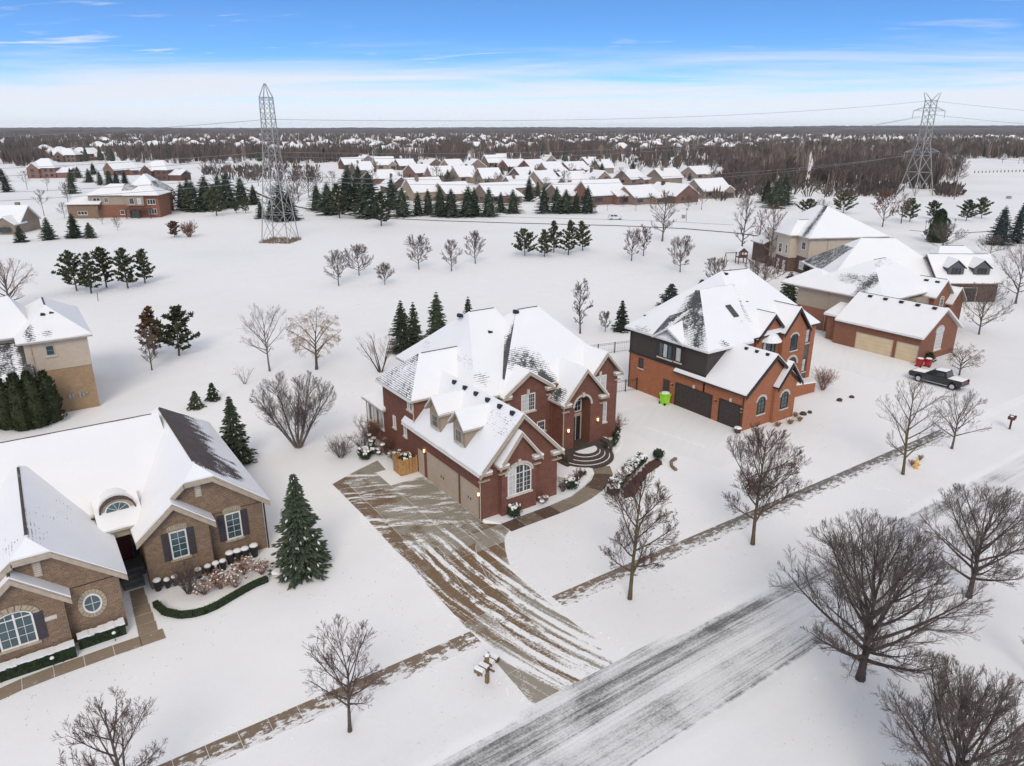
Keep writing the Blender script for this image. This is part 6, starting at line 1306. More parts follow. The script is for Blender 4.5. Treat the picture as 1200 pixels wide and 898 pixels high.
# far woods that read as one mass: upright twig fans by the thousand, one object per wood
def woods(name, regs, label_m, seed, hr=(11, 16), m='twig_far', blades=20):
    rg = random.Random(seed); k = M(); ev = M()
    for x0, x1, y0, y1, n in regs:
        for i in range(n):
            px = rg.uniform(x0, x1); py = y0 + (y1 - y0) * rg.random() ** 1.4; P = G(px, py); h = rg.uniform(*hr); w = rg.uniform(5, 9)
            for b in range(blades):
                q = rg.uniform(0, 6.283); r = w / 2 * rg.random() ** .6; zt = h * math.sqrt(max(.05, 1 - (r / (w / 2 + .5)) ** 2)) * rg.uniform(.8, 1.05); ww = rg.uniform(.15, .5); a = rg.uniform(0, 3.14); dx, dy = math.cos(a) * ww, math.sin(a) * ww
                bx, by = P[0] + math.cos(q) * r * .5, P[1] + math.sin(q) * r * .5; tx, ty = P[0] + math.cos(q) * r, P[1] + math.sin(q) * r
                k.add([(bx - dx * .4, by - dy * .4, 0), (bx + dx * .4, by + dy * .4, 0), (tx + dx, ty + dy, zt * .7), (tx, ty, zt), (tx - dx, ty - dy, zt * .72)], [(0, 1, 2, 3, 4)])
    o = k.build(name, m); o['kind'] = 'stuff'; return o
woods('far_woodland', [(-40, 1240, 155.2, 160.5, 3000), (-40, 120, 160, 178, 620), (120, 420, 160, 167, 520), (120, 420, 167, 192, 420), (420, 720, 162, 186, 420), (700, 900, 162, 184, 420), (420, 560, 158, 163, 160), (520, 560, 160, 182, 130), (560, 720, 158, 164, 240), (600, 640, 172, 180, 60), (640, 720, 172, 182, 130), (720, 900, 158, 162, 150), (880, 1240, 158, 176, 850), (862, 1118, 174, 190, 190), (850, 940, 190, 224, 90), (955, 1100, 190, 222, 170), (430, 860, 184, 200, 120), (420, 720, 162, 184, 200), (180, 320, 178, 186, 110), (320, 420, 184, 192, 110), (-20, 60, 186, 196, 60), (1060, 1240, 176, 186, 260)], '', 300)
woods('pale_woodland', [(-40, 1240, 156.5, 162, 260), (860, 1120, 170, 214, 170), (420, 900, 160, 188, 170), (0, 420, 160, 190, 140), (1060, 1240, 166, 186, 60)], '', 302, (12, 19), 'twig_pale', 14)
k = M(); rg = random.Random(303)
for x0, x1, y0, y1, n in ((-40, 1240, 157, 164, 230), (0, 420, 162, 190, 150), (420, 900, 162, 190, 130), (860, 1120, 172, 205, 26), (1050, 1240, 166, 184, 60)):
    for i in range(n):
        P = G(rg.uniform(x0, x1), rg.uniform(y0, y1)); h = rg.uniform(7, 14); w = h * rg.uniform(.2, .3); cx_ = rg.uniform(0, 6); k.lathe((P[0], P[1], 0), [(w * .5, h * .04), (w * 1.0, h * .1), (w * .66, h * .34), (w * .72, h * .38), (w * .40, h * .64), (w * .44, h * .67), (.05, h)], 7)
o = k.build('far_evergreens', 'spruce'); o['kind'] = 'stuff'
woods('roadside_brush', [(300, 372, 196, 214, 60), (240, 300, 198, 212, 60), (860, 1048, 205, 232, 200), (1048, 1100, 200, 216, 50), (1010, 1050, 222, 231, 60), (1100, 1125, 222, 231, 40), (735, 860, 188, 198, 90), (838, 870, 200, 236, 50)], '', 301, (3, 6), blades=9)
k = M(); rg = random.Random(5); n = 420
for lay, (d0, hh0, am, f0) in enumerate(((4300, 22, 9, 2.2), (5800, 28, 13, 1.3), (7200, 34, 14, .9))):
    vs = []; 
    for i in range(n + 1):
        a = -.75 + 1.5 * i / n; dr_ = FH * math.cos(a) + RT * math.sin(a); p = CAM + dr_ * d0; z = hh0 + am * mnoise.noise(Vector((a * 6 * f0, lay * 5.3, 0))) + (22 if lay == 2 else 0) * math.exp(-((a - .52) / .16) ** 2) + 3 * mnoise.noise(Vector((a * 60, lay, 3))) + 5.5 * mnoise.noise(Vector((a * 210, lay, 9)))
        p2 = CAM + dr_ * (d0 + 900); vs += [(p[0], p[1], -1), (p[0], p[1], z * .8), (p2[0], p2[1], z), (p2[0] + dr_[0] * 900, p2[1] + dr_[1] * 900, -1)]
    k.add(vs, [(4 * i + j, 4 * i + 4 + j, 4 * i + 5 + j, 4 * i + 1 + j) for i in range(n) for j in range(3)])
struct(k.build('hills', 'hill'))
# ------------------------------------------------------------------ planting round the houses
def boxball(loc, r, label, seed, group=None, snow=.4, flat=.85, n=130, pot=False):
    rg = random.Random(seed); C = M(); SN = M(); leaf_ball(C, SN, (0, 0, r * flat * .9 + (.45 if pot else 0)), r, rg, n, flat, snow, r * .16)
    if snow > .2:
        SN.blob((0, 0, r * flat * 1.55 + (.45 if pot else 0)), r * .62, 9, 6, .14, 0, rg, .35)
    parts = [('foliage', C, 'boxwood'), ('snow', SN, 'snow')]
    if pot:
        k = M(); k.lathe((0, 0, 0), [(.26, 0), (.36, .42), (.40, .5), (.33, .5)], 12); parts.append(('pot', k, 'pot'))
    return plant('potted_shrub' if pot else 'boxwood_shrub', parts, (*loc, .12), label, 'shrub', group)
for i, (p, r, lab) in enumerate((((2.35, -.85), .62, 'snow capped round boxwood nearest the garage corner'), ((8.9, .25), .66, 'snow capped wide boxwood at the bend of the front walk'), ((11.3, 1.6), .36, 'small dark boxwood between the walk and the entry steps'))): boxball(p, r, lab, 400 + i)
for i in range(6):
    t = i / 5; boxball((16.5 + 3.9 * t + .3 * math.sin(i), 4.3 + 2.6 * t ** 1.2), .34 + .05 * (i % 2), 'small dark round boxwood of the curved line right of the entry', 410 + i, 'curved line of boxwoods right of the entry', .05)
boxball((16.9, 5.05), .38, 'potted shrub topped with snow beside the right side of the entry', 420, None, .5, .6, 90, True)
def twiggy(loc, h, w, label, seed, m='twig_red', stems=26, name='shrub', r=.012, snow=False):
    C = shrub_mesh(seed, h, w, stems, 5, r); parts = [('twigs', C, m)]
    if snow:
        k = M(); rg = random.Random(seed)
        for i in range(snow): a = rg.uniform(0, 6.28); q = rg.random() ** .5 * w / 2; k.blob((q * math.cos(a), q * math.sin(a), h * rg.uniform(.5, .95) * (1.05 - .4 * q / w)), rg.uniform(.12, .28), 6, 4, .25, 0, rg, .4)
        parts.append(('snow', k, 'snow'))
    return plant(name, parts, (*loc, .05), label, 'shrub')
for i, (p, h_, w_, m_, st, sn, lab) in enumerate((((5.4, -.45), .9, 1.5, 'twig_rust', 34, 6, 'low reddish twiggy shrub under the arched front window'), ((10.4, 1.1), .8, 1.3, 'twig_red', 34, 0, 'brown twiggy mound on the snow bed left of the entry steps'), ((7.9, .1), 1.1, .9, 'twig_dark', 18, 0, 'thin upright shrub at the right corner of the garage gable'), ((20.2, 7.3), 1.6, 1.8, 'twig_rust', 40, 0, 'reddish twiggy shrub at the far right corner of the red brick house'),
        ((-4.5, 17.0), 1.8, 3.1, 'twig_grey', 46, 0, 'wide arching bare shrub at the bed below the vase shaped tree'), ((-2.2, 17.2), 1.7, 2.3, 'twig_dark', 30, 8, 'bare shrub over dark evergreen at the back of the turning space'), ((-1.4, 15.6), .8, 1.6, 'twig_dark', 20, 6, 'low snow flecked shrub beside the turning space'), ((-.9, 13.0), 1.3, 1.5, 'twig_dark', 30, 6, 'dark snow flecked shrub behind the cedar enclosure'), ((-.8, 15.2), 1.7, 1.6, 'twig_rust', 44, 3, 'rusty shrub against the side wall between two windows'), ((-1.0, 18.0), 2.6, 2.2, 'twig_rust', 56, 0, 'tall rusty shrub below the sunroom windows'),
        ((-20.6, 2.9), 1.9, 2.2, 'twig_dark', 44, 0, 'arching bare shrub in the curved bed before the shuttered window'), ((48.2, 3.0), 2.4, 2.6, 'twig_rust', 50, 0, 'rusty round shrub past the garden wall of the orange house'), ((-13.0, 4.6), .7, 1.1, 'straw', 30, 0, 'straw coloured tuft at the foot of the full dark spruce'))): twiggy(p, h_, w_, lab, 430 + i, m_, st, r=.013, snow=sn)
rg = random.Random(6)
C = M(); SN = M(); leaf_ball(C, SN, (0, 0, .5), .62, rg, 140, .8, .3, .12); plant('boxwood_shrub', [('foliage', C, 'boxwood'), ('snow', SN, 'snow')], (-.75, 11.2, .55), 'dark evergreen tops inside the cedar enclosure', 'shrub')
C = M(); SN = M()
for i in range(5): leaf_ball(C, SN, (rg.uniform(-.7, .7), rg.uniform(-.5, .5), .4), .5, rg, 70, .8, .4, .11)
plant('evergreen_shrub', [('foliage', C, 'boxwood'), ('snow', SN, 'snow')], (-2.3, 15.9, .05), 'low dark evergreen at the corner of the turning space', 'shrub')
# snow laden clipped hedge and its edging along the mulch strip
for i in range(9):
    t = i / 8; p = (11.3 + 5.9 * t, -2.3 + 3.0 * t ** .9); rg = random.Random(450 + i); C = M(); SN = M(); r = .62 if i else .7
    leaf_ball(C, SN, (0, 0, .45), r, rg, 120, .8, .1, .1)
    for j in range(7): a = rg.uniform(0, 6.28); q = rg.random() ** .5 * r * .8; SN.blob((q * math.cos(a), q * math.sin(a), .72 + .12 * rg.random()), rg.uniform(.16, .32), 8, 5, .22, 0, rg, .42)
    plant('hedge_shrub', [('foliage', C, 'boxwood'), ('snow', SN, 'snow')], (*p, .03), 'dark shrub heaped with snow in the hedge above the mulch strip', 'shrub', 'snow laden hedge above the mulch strip')
boxball((19.2, .35), .55, 'bare brown round shrub ending the mulch strip', 460, None, 0)
# hydrangeas with dried heads
P = [(-19.8 + .62 * i + .25 * math.sin(i * 2.1), 2.2 + .75 * math.sin(i * 1.7) + .12 * i) for i in range(7)]
for i, p in enumerate(P):
    k = shrub_mesh(470 + i, .85, 1.2, 20, 3, .011); q = M(); sn = M(); rg = random.Random(480 + i)
    for j in range(26):
        a = rg.uniform(0, 6.28); r = rg.random() ** .5 * .72; z = rg.uniform(.45, .9); q.blob((r * math.cos(a), r * math.sin(a), z), rg.uniform(.07, .12), 6, 4, .25, 0, rg, .8)
        if rg.random() < .5: sn.blob((r * math.cos(a), r * math.sin(a), z + .09), .07, 6, 4, .2, 0, rg, .5)
    plant('hydrangea', [('stems', k, 'twig_rust'), ('flower_heads', q, 'leaf_dry'), ('snow', sn, 'snow')], (*p, .05), 'hydrangea with dried tan flower heads in the curved bed', 'shrub', 'dried hydrangeas in the curved bed')
# row of snow capped planters in front of the shuttered wall
for i, (x, y) in enumerate([(-22.15, 4.45), (-21.58, 4.42), (-21.1, 4.42), (-19.63, 4.42), (-19.02, 4.42), (-18.5, 4.42), (-18.02, 4.5), (-17.42, 5.0), (-16.9, 4.98), (-16.4, 4.96), (-15.78, 4.96)]):
    s = (.95, .75, .8, .8, .85, .9, .85, 1.05, 1.05, 1.05, 1.1)[i]; r = thing('planter', ('leftmost black planter under a cap of snow, by the ranch steps' if i == 0 else 'rightmost black planter under the tallest cap of snow' if i == 10 else 'black planter topped with snow in the row before the shuttered wall'), 'planter', (x, y, 0), 0, 'row of snow capped planters')
    k = M(); k.lathe((0, 0, 0), [(.19 * s, 0), (.25 * s, .62 * s), (.28 * s, .64 * s), (.28 * s, .76 * s)], 12); k.build('pot', 'pot', r)
    k = M(); k.lathe((0, 0, .76 * s), [(.275 * s, .003), (.27 * s, .08), (.19 * s, .15), (.06 * s, .18)], 12); k.build('snow_cap', 'snow', r, smooth=True)
# clipped hedges of the ranch house
def hedge(pts, w, hh, label, seed, snow=True, m='boxwood'):
    rg = random.Random(seed); C = M(); SN = M()
    P = [Vector((p[0], p[1], 0)) for p in pts]
    for a, b in zip(P[:-1], P[1:]):
        d = (b - a); L = d.length; d.normalize(); n = Vector((-d.y, d.x, 0))
        C.prism([a - n * w * .46, b - n * w * .46, b + n * w * .46, a + n * w * .46], (0, 0, hh * .93))
        for i in range(int(L * hh * 240)):
            f = rg.random() * L; s = rg.choice((-1, 1)); z = rg.uniform(.02, hh); p = a + d * f + n * s * w * .5 * rg.uniform(.9, 1.08) + Vector((0, 0, z)); u = Vector((rg.uniform(-1, 1), rg.uniform(-1, 1), rg.uniform(-1, 1))).normalized() * .06; v = perp(rg, u.normalized()) * .05; C.add([p - u, p + u, p + v], [(0, 1, 2)])
        if snow:
            m_ = max(1, int(L / .25))
            for i in range(m_):
                p = a + d * (i + .5) * L / m_; ww = w * rg.uniform(.8, 1.12); hz = rg.uniform(.06, .13); q = [p - d * L / m_ * .54 - n * ww / 2, p + d * L / m_ * .54 - n * ww / 2, p + d * L / m_ * .54 + n * ww / 2, p - d * L / m_ * .54 + n * ww / 2]
                SN.prism([x + Vector((0, 0, hh * .94 + .002 * i)) for x in q], (0, 0, hz))
    c = P[0]; r = thing('clipped_hedge', label, 'hedge', (c.x, c.y, 0)); o = (c.x, c.y, 0); C.build('foliage', m, r, o)
    if SN.f: SN.build('snow_cap', 'snow', r, o)
hedge([(-34, .35), (-31, .45), (-27.2, .45)], .62, .75, 'long clipped boxwood hedge with a snow ribbon below the arched window', 490); hedge([(-27.0, 1.0), (-24.55, 1.05)], .62, .75, 'short clipped boxwood hedge with a snow ribbon below the oval window', 491)
hedge([(-22.62, 2.73), (-22.3, 1.5), (-21.58, .62), (-20.9, .3), (-20.23, .21), (-19.5, .32), (-18.76, .61), (-17.56, 1.08), (-16.8, 1.32), (-15.97, 1.43)], .34, .42, 'low curved clipped hedge round the ranch house bed', 492, False)
hedge([(112.5, 7.0), (116, 5.2), (119, 3.2)], 1.3, .9, 'dark clipped hedge under the bare tree by the dormer house', 493)
k = M(); k.blob((0, 0, .2), .42, 8, 5, .12, 0, random.Random(4), .6); r = thing('stone', 'flat landscape stone with snow beside the full dark spruce', 'stone', (-15.25, 1.6, 0)); k.build('rock', 'limestone', r); k = M(); k.blob((0, 0, .38), .40, 8, 5, .12, 0, random.Random(5), .3); k.build('snow_cap', 'snow', r)
for i, (p, lab) in enumerate((((-28.35, .0), 'black path light left of its twin beside the ranch path'), ((-25.2, .45), 'black path light nearer the corner of the ranch path'))):
    r = thing('path_light', lab, 'path light', (*p, 0)); k = M(); k.tube([(0, 0, 0), (0, 0, .5)], .02, 5); k.build('stem', 'black_metal', r); k = M(); k.lathe((0, 0, .48), [(.05, 0), (.14, .05), (.03, .16)], 8); k.build('lamp_head', 'black_metal', r); k = M(); k.lathe((0, 0, .56), [(.12, 0), (.09, .07), (.03, .1)], 8); k.build('snow_cap', 'snow', r)
# dry grass tufts and stones by the orange house
for i, (px, py, m_, w_, lab) in enumerate(((911, 500, 'straw', .9, 'straw tuft nearest the orange gable'), (926, 497, 'straw', .9, 'straw tuft just right of the one by the orange gable'), (937, 494, 'straw', .7, 'farthest right straw tuft by the orange gable'), (932, 489, 'straw', .6, 'small straw tuft behind the other three'))): P = G(px, py); plant('grass_tuft', [('blades', shrub_mesh(500 + i, .5, w_, 60, 2, .014), m_)], (P[0], P[1], 0), lab, 'grass tuft')
for i, (px, py, s, lab) in enumerate(((941, 486, .35, 'dark stone nearest the straw tufts'), (949, 484, .28, 'smaller dark stone right of another by the straw tufts'), (984, 470, .33, 'reddish low mound in the snow left of the rusty round shrub'), (998, 466, .3, 'dark stone farthest right in the snow by the orange house'))): P = G(px, py); k = M(); k.blob((0, 0, s * .3), s, 7, 5, .2, 0, random.Random(i), .6); o = k.build('stone', 'umber' if i != 2 else 'mulch', None, (P[0], P[1], 0)); o.location = (P[0], P[1], 0); o.data.transform(Matrix.Translation((P[0], P[1], 0))); tag(o, lab, 'stone')
P = (33.0, -.6); r = thing('planter', 'snow filled dark red pot beside the small garage door of the orange house', 'planter', (30.1, .35, 0)); k = M(); k.lathe((0, 0, 0), [(.28, 0), (.38, .45), (.42, .5)], 12); k.build('pot', 'mulch', r); k = M(); k.lathe((0, 0, .5), [(.4, 0), (.3, .1), (.05, .14)], 12); k.build('snow_cap', 'snow', r)

# ------------------------------------------------------------------ bins, mailboxes, hydrant
def wheelie(loc, rz, m, label, sc=1.0):
    r = thing('wheeled_bin', label, 'bin', loc, rz); r.scale = (sc,) * 3
    k = M(); b, t = .29, .36; k.add([(-b, -b, .06), (b, -b, .06), (b, b, .06), (-b, b, .06), (-t, -t, 1.0), (t, -t, 1.0), (t, t, 1.0), (-t, t, 1.0)], [(0, 3, 2, 1), (4, 5, 6, 7), (0, 1, 5, 4), (1, 2, 6, 5), (2, 3, 7, 6), (3, 0, 4, 7)]); k.box(-t - .03, -t - .03, .92, t + .03, t + .03, .985); k.build('body', m, r)
    k = M(); k.prism([(-.4, -.41, 1.0), (.4, -.41, 1.0), (.4, .38, 1.06), (-.4, .38, 1.06)], (0, 0, .07)); k.box(-.36, .38, 1.0, .36, .44, 1.06); k.build('lid', m, r)
    k = M(); k.blob((0, -.02, 1.13), .4, 10, 6, .08, 0, random.Random(3), .28); k.build('snow_cap', 'snow', r)
    for s in (-1, 1): k = M(); k.tube([(s * .3, .3, .12), (s * .38, .3, .12)], .12, 10); k.build('wheel', 'tyre', r)
wheelie((29.95, 10.1, 0), R_(85), 'lime', 'lime green wheeled bin with snow on its lid by the orange house', 1.15)
for i, (p, lab) in enumerate((((66.2, 1.4), 'red wheeled bin left of its twin in front of the pickup hood'), ((67.0, .75), 'red wheeled bin right of its twin behind the pickup hood'))): wheelie((*p, 0), R_(90), 'bin_red', lab, .95)
conifer(1088, 424, 413, 1083, 1094, 'narrow dark evergreen by the sand coloured garage behind the pickup', 520, kind='column', m='boxwood', snow=.0)
P = (-9.04, -14.82)
r = thing('mailbox_stand', 'brown post with four snow capped mailboxes beside the driveway mouth', 'mailbox', (*P, 0), R_(20))
k = M(); k.box(-.09, -.09, -.1, .09, .09, 1.75); k.box(-.14, -.14, 1.75, .14, .14, 1.8); k.build('post', 'mailbox', r); k = M(); k.box(-.8, -.07, 1.0, .8, .07, 1.1); k.box(-.07, -.5, .96, .07, .5, .998); k.build('crossbar', 'mailbox', r)
k = M(); k.lathe((0, 0, 1.8), [(.15, 0), (.1, .1), (.02, .13)], 8); k.build('snow_cap', 'snow', r)
for i in range(4):
    x = -.66 + .40 * i + (.06 if i > 1 else 0); k = M(); pr = [(-.13, 1.1), (.13, 1.1), (.13, 1.26)] + [(.13 * math.cos(a), 1.26 + .13 * math.sin(a)) for a in (math.pi / 4, math.pi / 2, 3 * math.pi / 4)] + [(-.13, 1.26)]
    k.prism([(x + a, -.30, z) for a, z in pr], (0, .58, 0)); b = k.build('mailbox', 'mailbox', r); k = M(); k.box(x - .12, -.315, 1.11, x + .12, -.302, 1.37); k.build('door', 'trim_white' if i % 2 == 0 else 'umber', b)
    k = M(); k.prism([(x - .13, -.29, 1.33), (x + .13, -.29, 1.33), (x + .09, -.29, 1.45), (x - .09, -.29, 1.45)], (0, .55, 0)); k.build('snow_cap', 'snow', b)
P = G(1183, 503); r = thing('mailbox_stand', 'dark mailbox on a scrolled post near the right edge', 'mailbox', (P[0], P[1], 0), R_(10)); k = M(); k.box(-.08, -.08, 0, .08, .08, 1.5); k.tube([(0, 0, .6), (.35, 0, .95), (.5, 0, 1.08)], .05, 5); k.build('post', 'wood_red', r)
k = M(); k.prism([(.12, -.3, 1.1), (.42, -.3, 1.1), (.42, -.3, 1.3), (.35, -.3, 1.42), (.19, -.3, 1.42), (.12, -.3, 1.3)], (0, .6, 0)); k.prism([(-.42, -.3, 1.1), (-.12, -.3, 1.1), (-.12, -.3, 1.3), (-.19, -.3, 1.42), (-.35, -.3, 1.42), (-.42, -.3, 1.3)], (0, .6, 0)); k.build('mailbox', 'wood_red', r); k = M(); k.blob((.27, 0, 1.45), .17, 7, 5, .1, 0, random.Random(2), .4); k.blob((-.27, 0, 1.45), .17, 7, 5, .1, 0, random.Random(3), .4); k.build('snow_cap', 'snow', r)
P = G(1073, 549); r = thing('fire_hydrant', 'yellow fire hydrant on the snowy verge', 'hydrant', (P[0], P[1], 0)); k = M(); k.lathe((0, 0, 0), [(.22, 0), (.22, .06), (.15, .07), (.15, .55), (.2, .56), (.2, .62), (.16, .72), (.06, .82), (.05, .9)], 12); k.build('barrel', 'hydrant_yellow', r)
k = M(); k.tube([(-.28, 0, .45), (.28, 0, .45)], .08, 8); k.tube([(0, -.3, .42), (0, 0, .42)], .11, 8); k.build('nozzle', 'hydrant_yellow', r)
for i in range(2): P = G(1068 + i * 10, 546 - i * 6); twiggy((P[0], P[1]), .5, .7, ('dead tuft left of the fire hydrant', 'dead tuft right of the fire hydrant')[i], 530 + i, 'straw', 22)

# ------------------------------------------------------------------ vehicles
def wheel(parent, x, y, r, w, s):
    k = M(); k.tube([(x - w / 2, y, r), (x + w / 2, y, r)], r, 18); o = k.build('wheel', 'tyre', parent); k = M(); k.tube([(x + s * w * .40, y, r), (x + s * (w / 2 + .012), y, r)], r * .62, 14); k.build('rim', 'chrome', o)
r = thing('pickup_truck', 'black crew cab pickup with snow on hood, roof and bed cover', 'pickup truck', (61.25, -3.35, 0), R_(2))
def body(prof, x0, x1, nm, m, parent, inset=0.0, zcut=None):
    k = M(); n = len(prof); k.add([(x0, y, z) for y, z in prof] + [(x1, y, z) for y, z in prof], [tuple(range(n)), tuple(range(2 * n - 1, n - 1, -1))] + [(i, n + i, n + (i + 1) % n, (i + 1) % n) for i in range(n)]); return k.build(nm, m, parent)
# front of the truck looks along +y
lower = [(2.95, .55), (3.02, .8), (2.98, 1.08), (2.7, 1.16), (1.15, 1.22), (-2.9, 1.22), (-2.98, .6), (-2.4, .5), (-2.33, .82), (-2.0, 1.0), (-1.65, .82), (-1.58, .5), (1.38, .5), (1.45, .82), (1.8, 1.0), (2.15, .82), (2.22, .5)]
k = M(); n = len(lower)
for s, x in ((-1, -.98), (1, .98)): pass
k.add([(-.98, y, z) for y, z in lower] + [(.98, y, z) for y, z in lower], [tuple(range(n)), tuple(range(2 * n - 1, n - 1, -1))] + [(i, n + i, n + (i + 1) % n, (i + 1) % n) for i in range(n)]); bd = k.build('body', 'paint_black', r)
cab = [(1.2, 1.2), (.35, 1.86), (-1.0, 1.9), (-1.25, 1.2)]
k = M(); k.add([(-.9, y, z) if z < 1.5 else (-.74, y, z) for y, z in cab] + [(.9, y, z) if z < 1.5 else (.74, y, z) for y, z in cab], [(0, 1, 2, 3), (7, 6, 5, 4), (0, 4, 5, 1), (1, 5, 6, 2), (2, 6, 7, 3), (3, 7, 4, 0)]); cb = k.build('cab', 'paint_black', r)
for s in (-1, 1):
    for y0, y1, yt0, yt1 in ((.92, .12, .42, .06), (.02, -.98, -.02, -.86)):
        k = M(); k.add([(s * .893, y0, 1.27), (s * .893, y1, 1.27), (s * .765, yt1, 1.78), (s * .765, yt0, 1.78)], [(0, 1, 2, 3)]); k.build('side_window', 'glass_dark', cb)
k = M(); k.add([(-.8, 1.13, 1.27), (.8, 1.13, 1.27), (.68, .42, 1.83), (-.68, .42, 1.83)], [(0, 1, 2, 3)]); k.build('windscreen', 'glass_dark', cb); k = M(); k.add([(-.78, -1.24, 1.28), (.78, -1.24, 1.28), (.66, -1.05, 1.8), (-.66, -1.05, 1.8)], [(0, 1, 2, 3)]); k.build('rear_window', 'glass_dark', cb)
for y in (1.8, -2.0):
    for s in (-1, 1): wheel(r, s * .86, y, .42, .28, s)
def pad(x0, x1, y0, y1, z, t, par, seed):
    k = M(); nx_, ny_ = 6, 8; rg = random.Random(seed); vs = []
    for j in range(ny_ + 1):
        for i in range(nx_ + 1):
            e = min(i, nx_ - i, j, ny_ - j); vs.append((x0 + (x1 - x0) * i / nx_, y0 + (y1 - y0) * j / ny_, z(y0 + (y1 - y0) * j / ny_) + (t * rg.uniform(.8, 1.15) if e else 0.004)))
    k.add(vs, [(j * (nx_ + 1) + i, j * (nx_ + 1) + i + 1, (j + 1) * (nx_ + 1) + i + 1, (j + 1) * (nx_ + 1) + i) for j in range(ny_) for i in range(nx_)]); k.build('snow_cover', 'snow', par, smooth=True)
pad(-.85, .85, 1.25, 2.8, lambda y: 1.23 - .05 * (y - 1.2), .09, bd, 1); pad(-.72, .72, -1.0, .32, lambda y: 1.89 - .03 * (y + 1), .1, cb, 2); pad(-.88, .88, -2.9, -1.3, lambda y: 1.225, .1, bd, 3)
k = M(); k.box(-.99, 2.9, .5, .99, 3.1, .72); k.box(-.99, -3.08, .5, .99, -2.94, .7); k.build('bumper', 'chrome', r); k = M(); k.box(-.6, 3.0, .76, .6, 3.03, 1.04); k.build('grille', 'tyre', r)
for s in (-1, 1):
    k = M(); k.box(s * .80 - .14, 2.93, .82, s * .80 + .14, 3.03, 1.02); k.build('headlight', 'trim_white', r); k = M(); k.box(s * .88 - .08, -3.0, .8, s * .88 + .08, -2.92, 1.15); k.build('tail_light', 'tail_red', r); k = M(); k.box(s * 1.0 - .02 if s > 0 else -1.18, .85, 1.25, 1.18 if s > 0 else -.98, 1.0, 1.45); k.build('mirror', 'paint_black', r); k = M(); k.box(s * .97 - .06, -1.5, .38, s * .97 + .06, 1.3, .44); k.build('running_board', 'chrome', r)
P = G(721, 257.5); r = thing('parked_suv', 'white suv on the snowy far lane', 'car', (P[0], P[1], 0), R_(-34 + 2))
k = M(); prof = [(-2.3, .4), (-2.35, .95), (-2.15, 1.05), (-1.95, 1.68), (.25, 1.72), (1.05, 1.12), (2.2, .98), (2.32, .4), (1.85, .38), (1.45, .72), (1.05, .38), (-1.0, .38), (-1.4, .72), (-1.8, .38)]; n = len(prof)
k.add([(x, -.9, z) for x, z in prof] + [(x, .9, z) for x, z in prof], [tuple(range(n)), tuple(range(2 * n - 1, n - 1, -1))] + [(i, n + i, n + (i + 1) % n, (i + 1) % n) for i in range(n)]); k.build('body', 'paint_white', r)
for a, b, c, d in ((-1.8, -.75, -.8, -1.7), (-.65, .75, .25, -.65)): k = M(); k.add([(a, -.905, 1.1), (b, -.905, 1.1), (c, -.905, 1.6), (d, -.905, 1.6)], [(0, 1, 2, 3)]); k.build('side_window', 'glass_dark', r)
for x in (-1.4, 1.45):
    for s in (-1, 1):
        k = M(); k.tube([(x, s * .7, .34), (x, s * .92, .34)], .34, 14); w_ = k.build('wheel', 'tyre', r); k = M(); k.tube([(x, s * .9, .34), (x, s * .93, .34)], .2, 10); k.build('rim', 'chrome', w_)

# ------------------------------------------------------------------ fences, play set, poles
def rail_fence(name, pts, hgt_, step, label, m='black_metal', pick=.28):
    P0 = pts[0]; r = thing(name, label, 'fence', (P0[0], P0[1], 0)); o = (P0[0], P0[1], 0); rl = M(); pk = M()
    for a, b in zip(pts[:-1], pts[1:]):
        L = math.hypot(b[0] - a[0], b[1] - a[1]); n = max(1, int(L / step))
        for i in range(n + 1):
            x, y = a[0] + (b[0] - a[0]) * i / n, a[1] + (b[1] - a[1]) * i / n; k = M(); k.box(x - .045, y - .045, -.05, x + .045, y + .045, hgt_ + .06); k.build('post', m, r, o)
        for z in (.15, hgt_ - .2, hgt_ - .02): rl.tube([(a[0], a[1], z), (b[0], b[1], z)], .022, 4)
        for i in range(int(L / pick)): t = (i + .5) * pick / L; pk.tube([(a[0] + (b[0] - a[0]) * t, a[1] + (b[1] - a[1]) * t, .1), (a[0] + (b[0] - a[0]) * t, a[1] + (b[1] - a[1]) * t, hgt_ - .02)], .011, 3)
    rl.build('rail', m, r, o); o2 = pk.build('picket', m, r, o); o2['kind'] = 'stuff'
rail_fence('metal_fence', [(31.5, 29.4), (36, 28.2), (41.0, 27.2)], 1.45, 1.9, 'black metal fence behind the gap between the two big brick houses'); rail_fence('metal_gate', [(26.4, 16.2), (30.6, 15.2)], 1.4, 1.4, 'black metal side gate at the corner of the orange house')
P = G(868, 309); r = thing('play_set', 'dark red wooden play tower with a slide behind the orange house', 'play set', (P[0], P[1], 0), R_(-30))
for x in (-.9, .9):
    for y in (-.9, .9): k = M(); k.box(x - .08, y - .08, 0, x + .08, y + .08, 2.6); k.build('post', 'wood_red', r)
k = M(); k.box(-1, -1, 1.4, 1, 1, 1.5); k.build('platform', 'wood_red', r); k = M(); k.prism([(-1.2, -1.1, 2.6), (1.2, -1.1, 2.6), (0, -1.1, 3.6)], (0, 2.2, 0)); rf = k.build('roof', 'wood_red', r); k = M(); k.prism([(-1.25, -1.1, 2.62), (0, -1.1, 3.64), (0, -1.1, 3.74), (-1.25, -1.1, 2.7)], (0, 2.2, 0)); k.build('snow_cover', 'snow', rf)
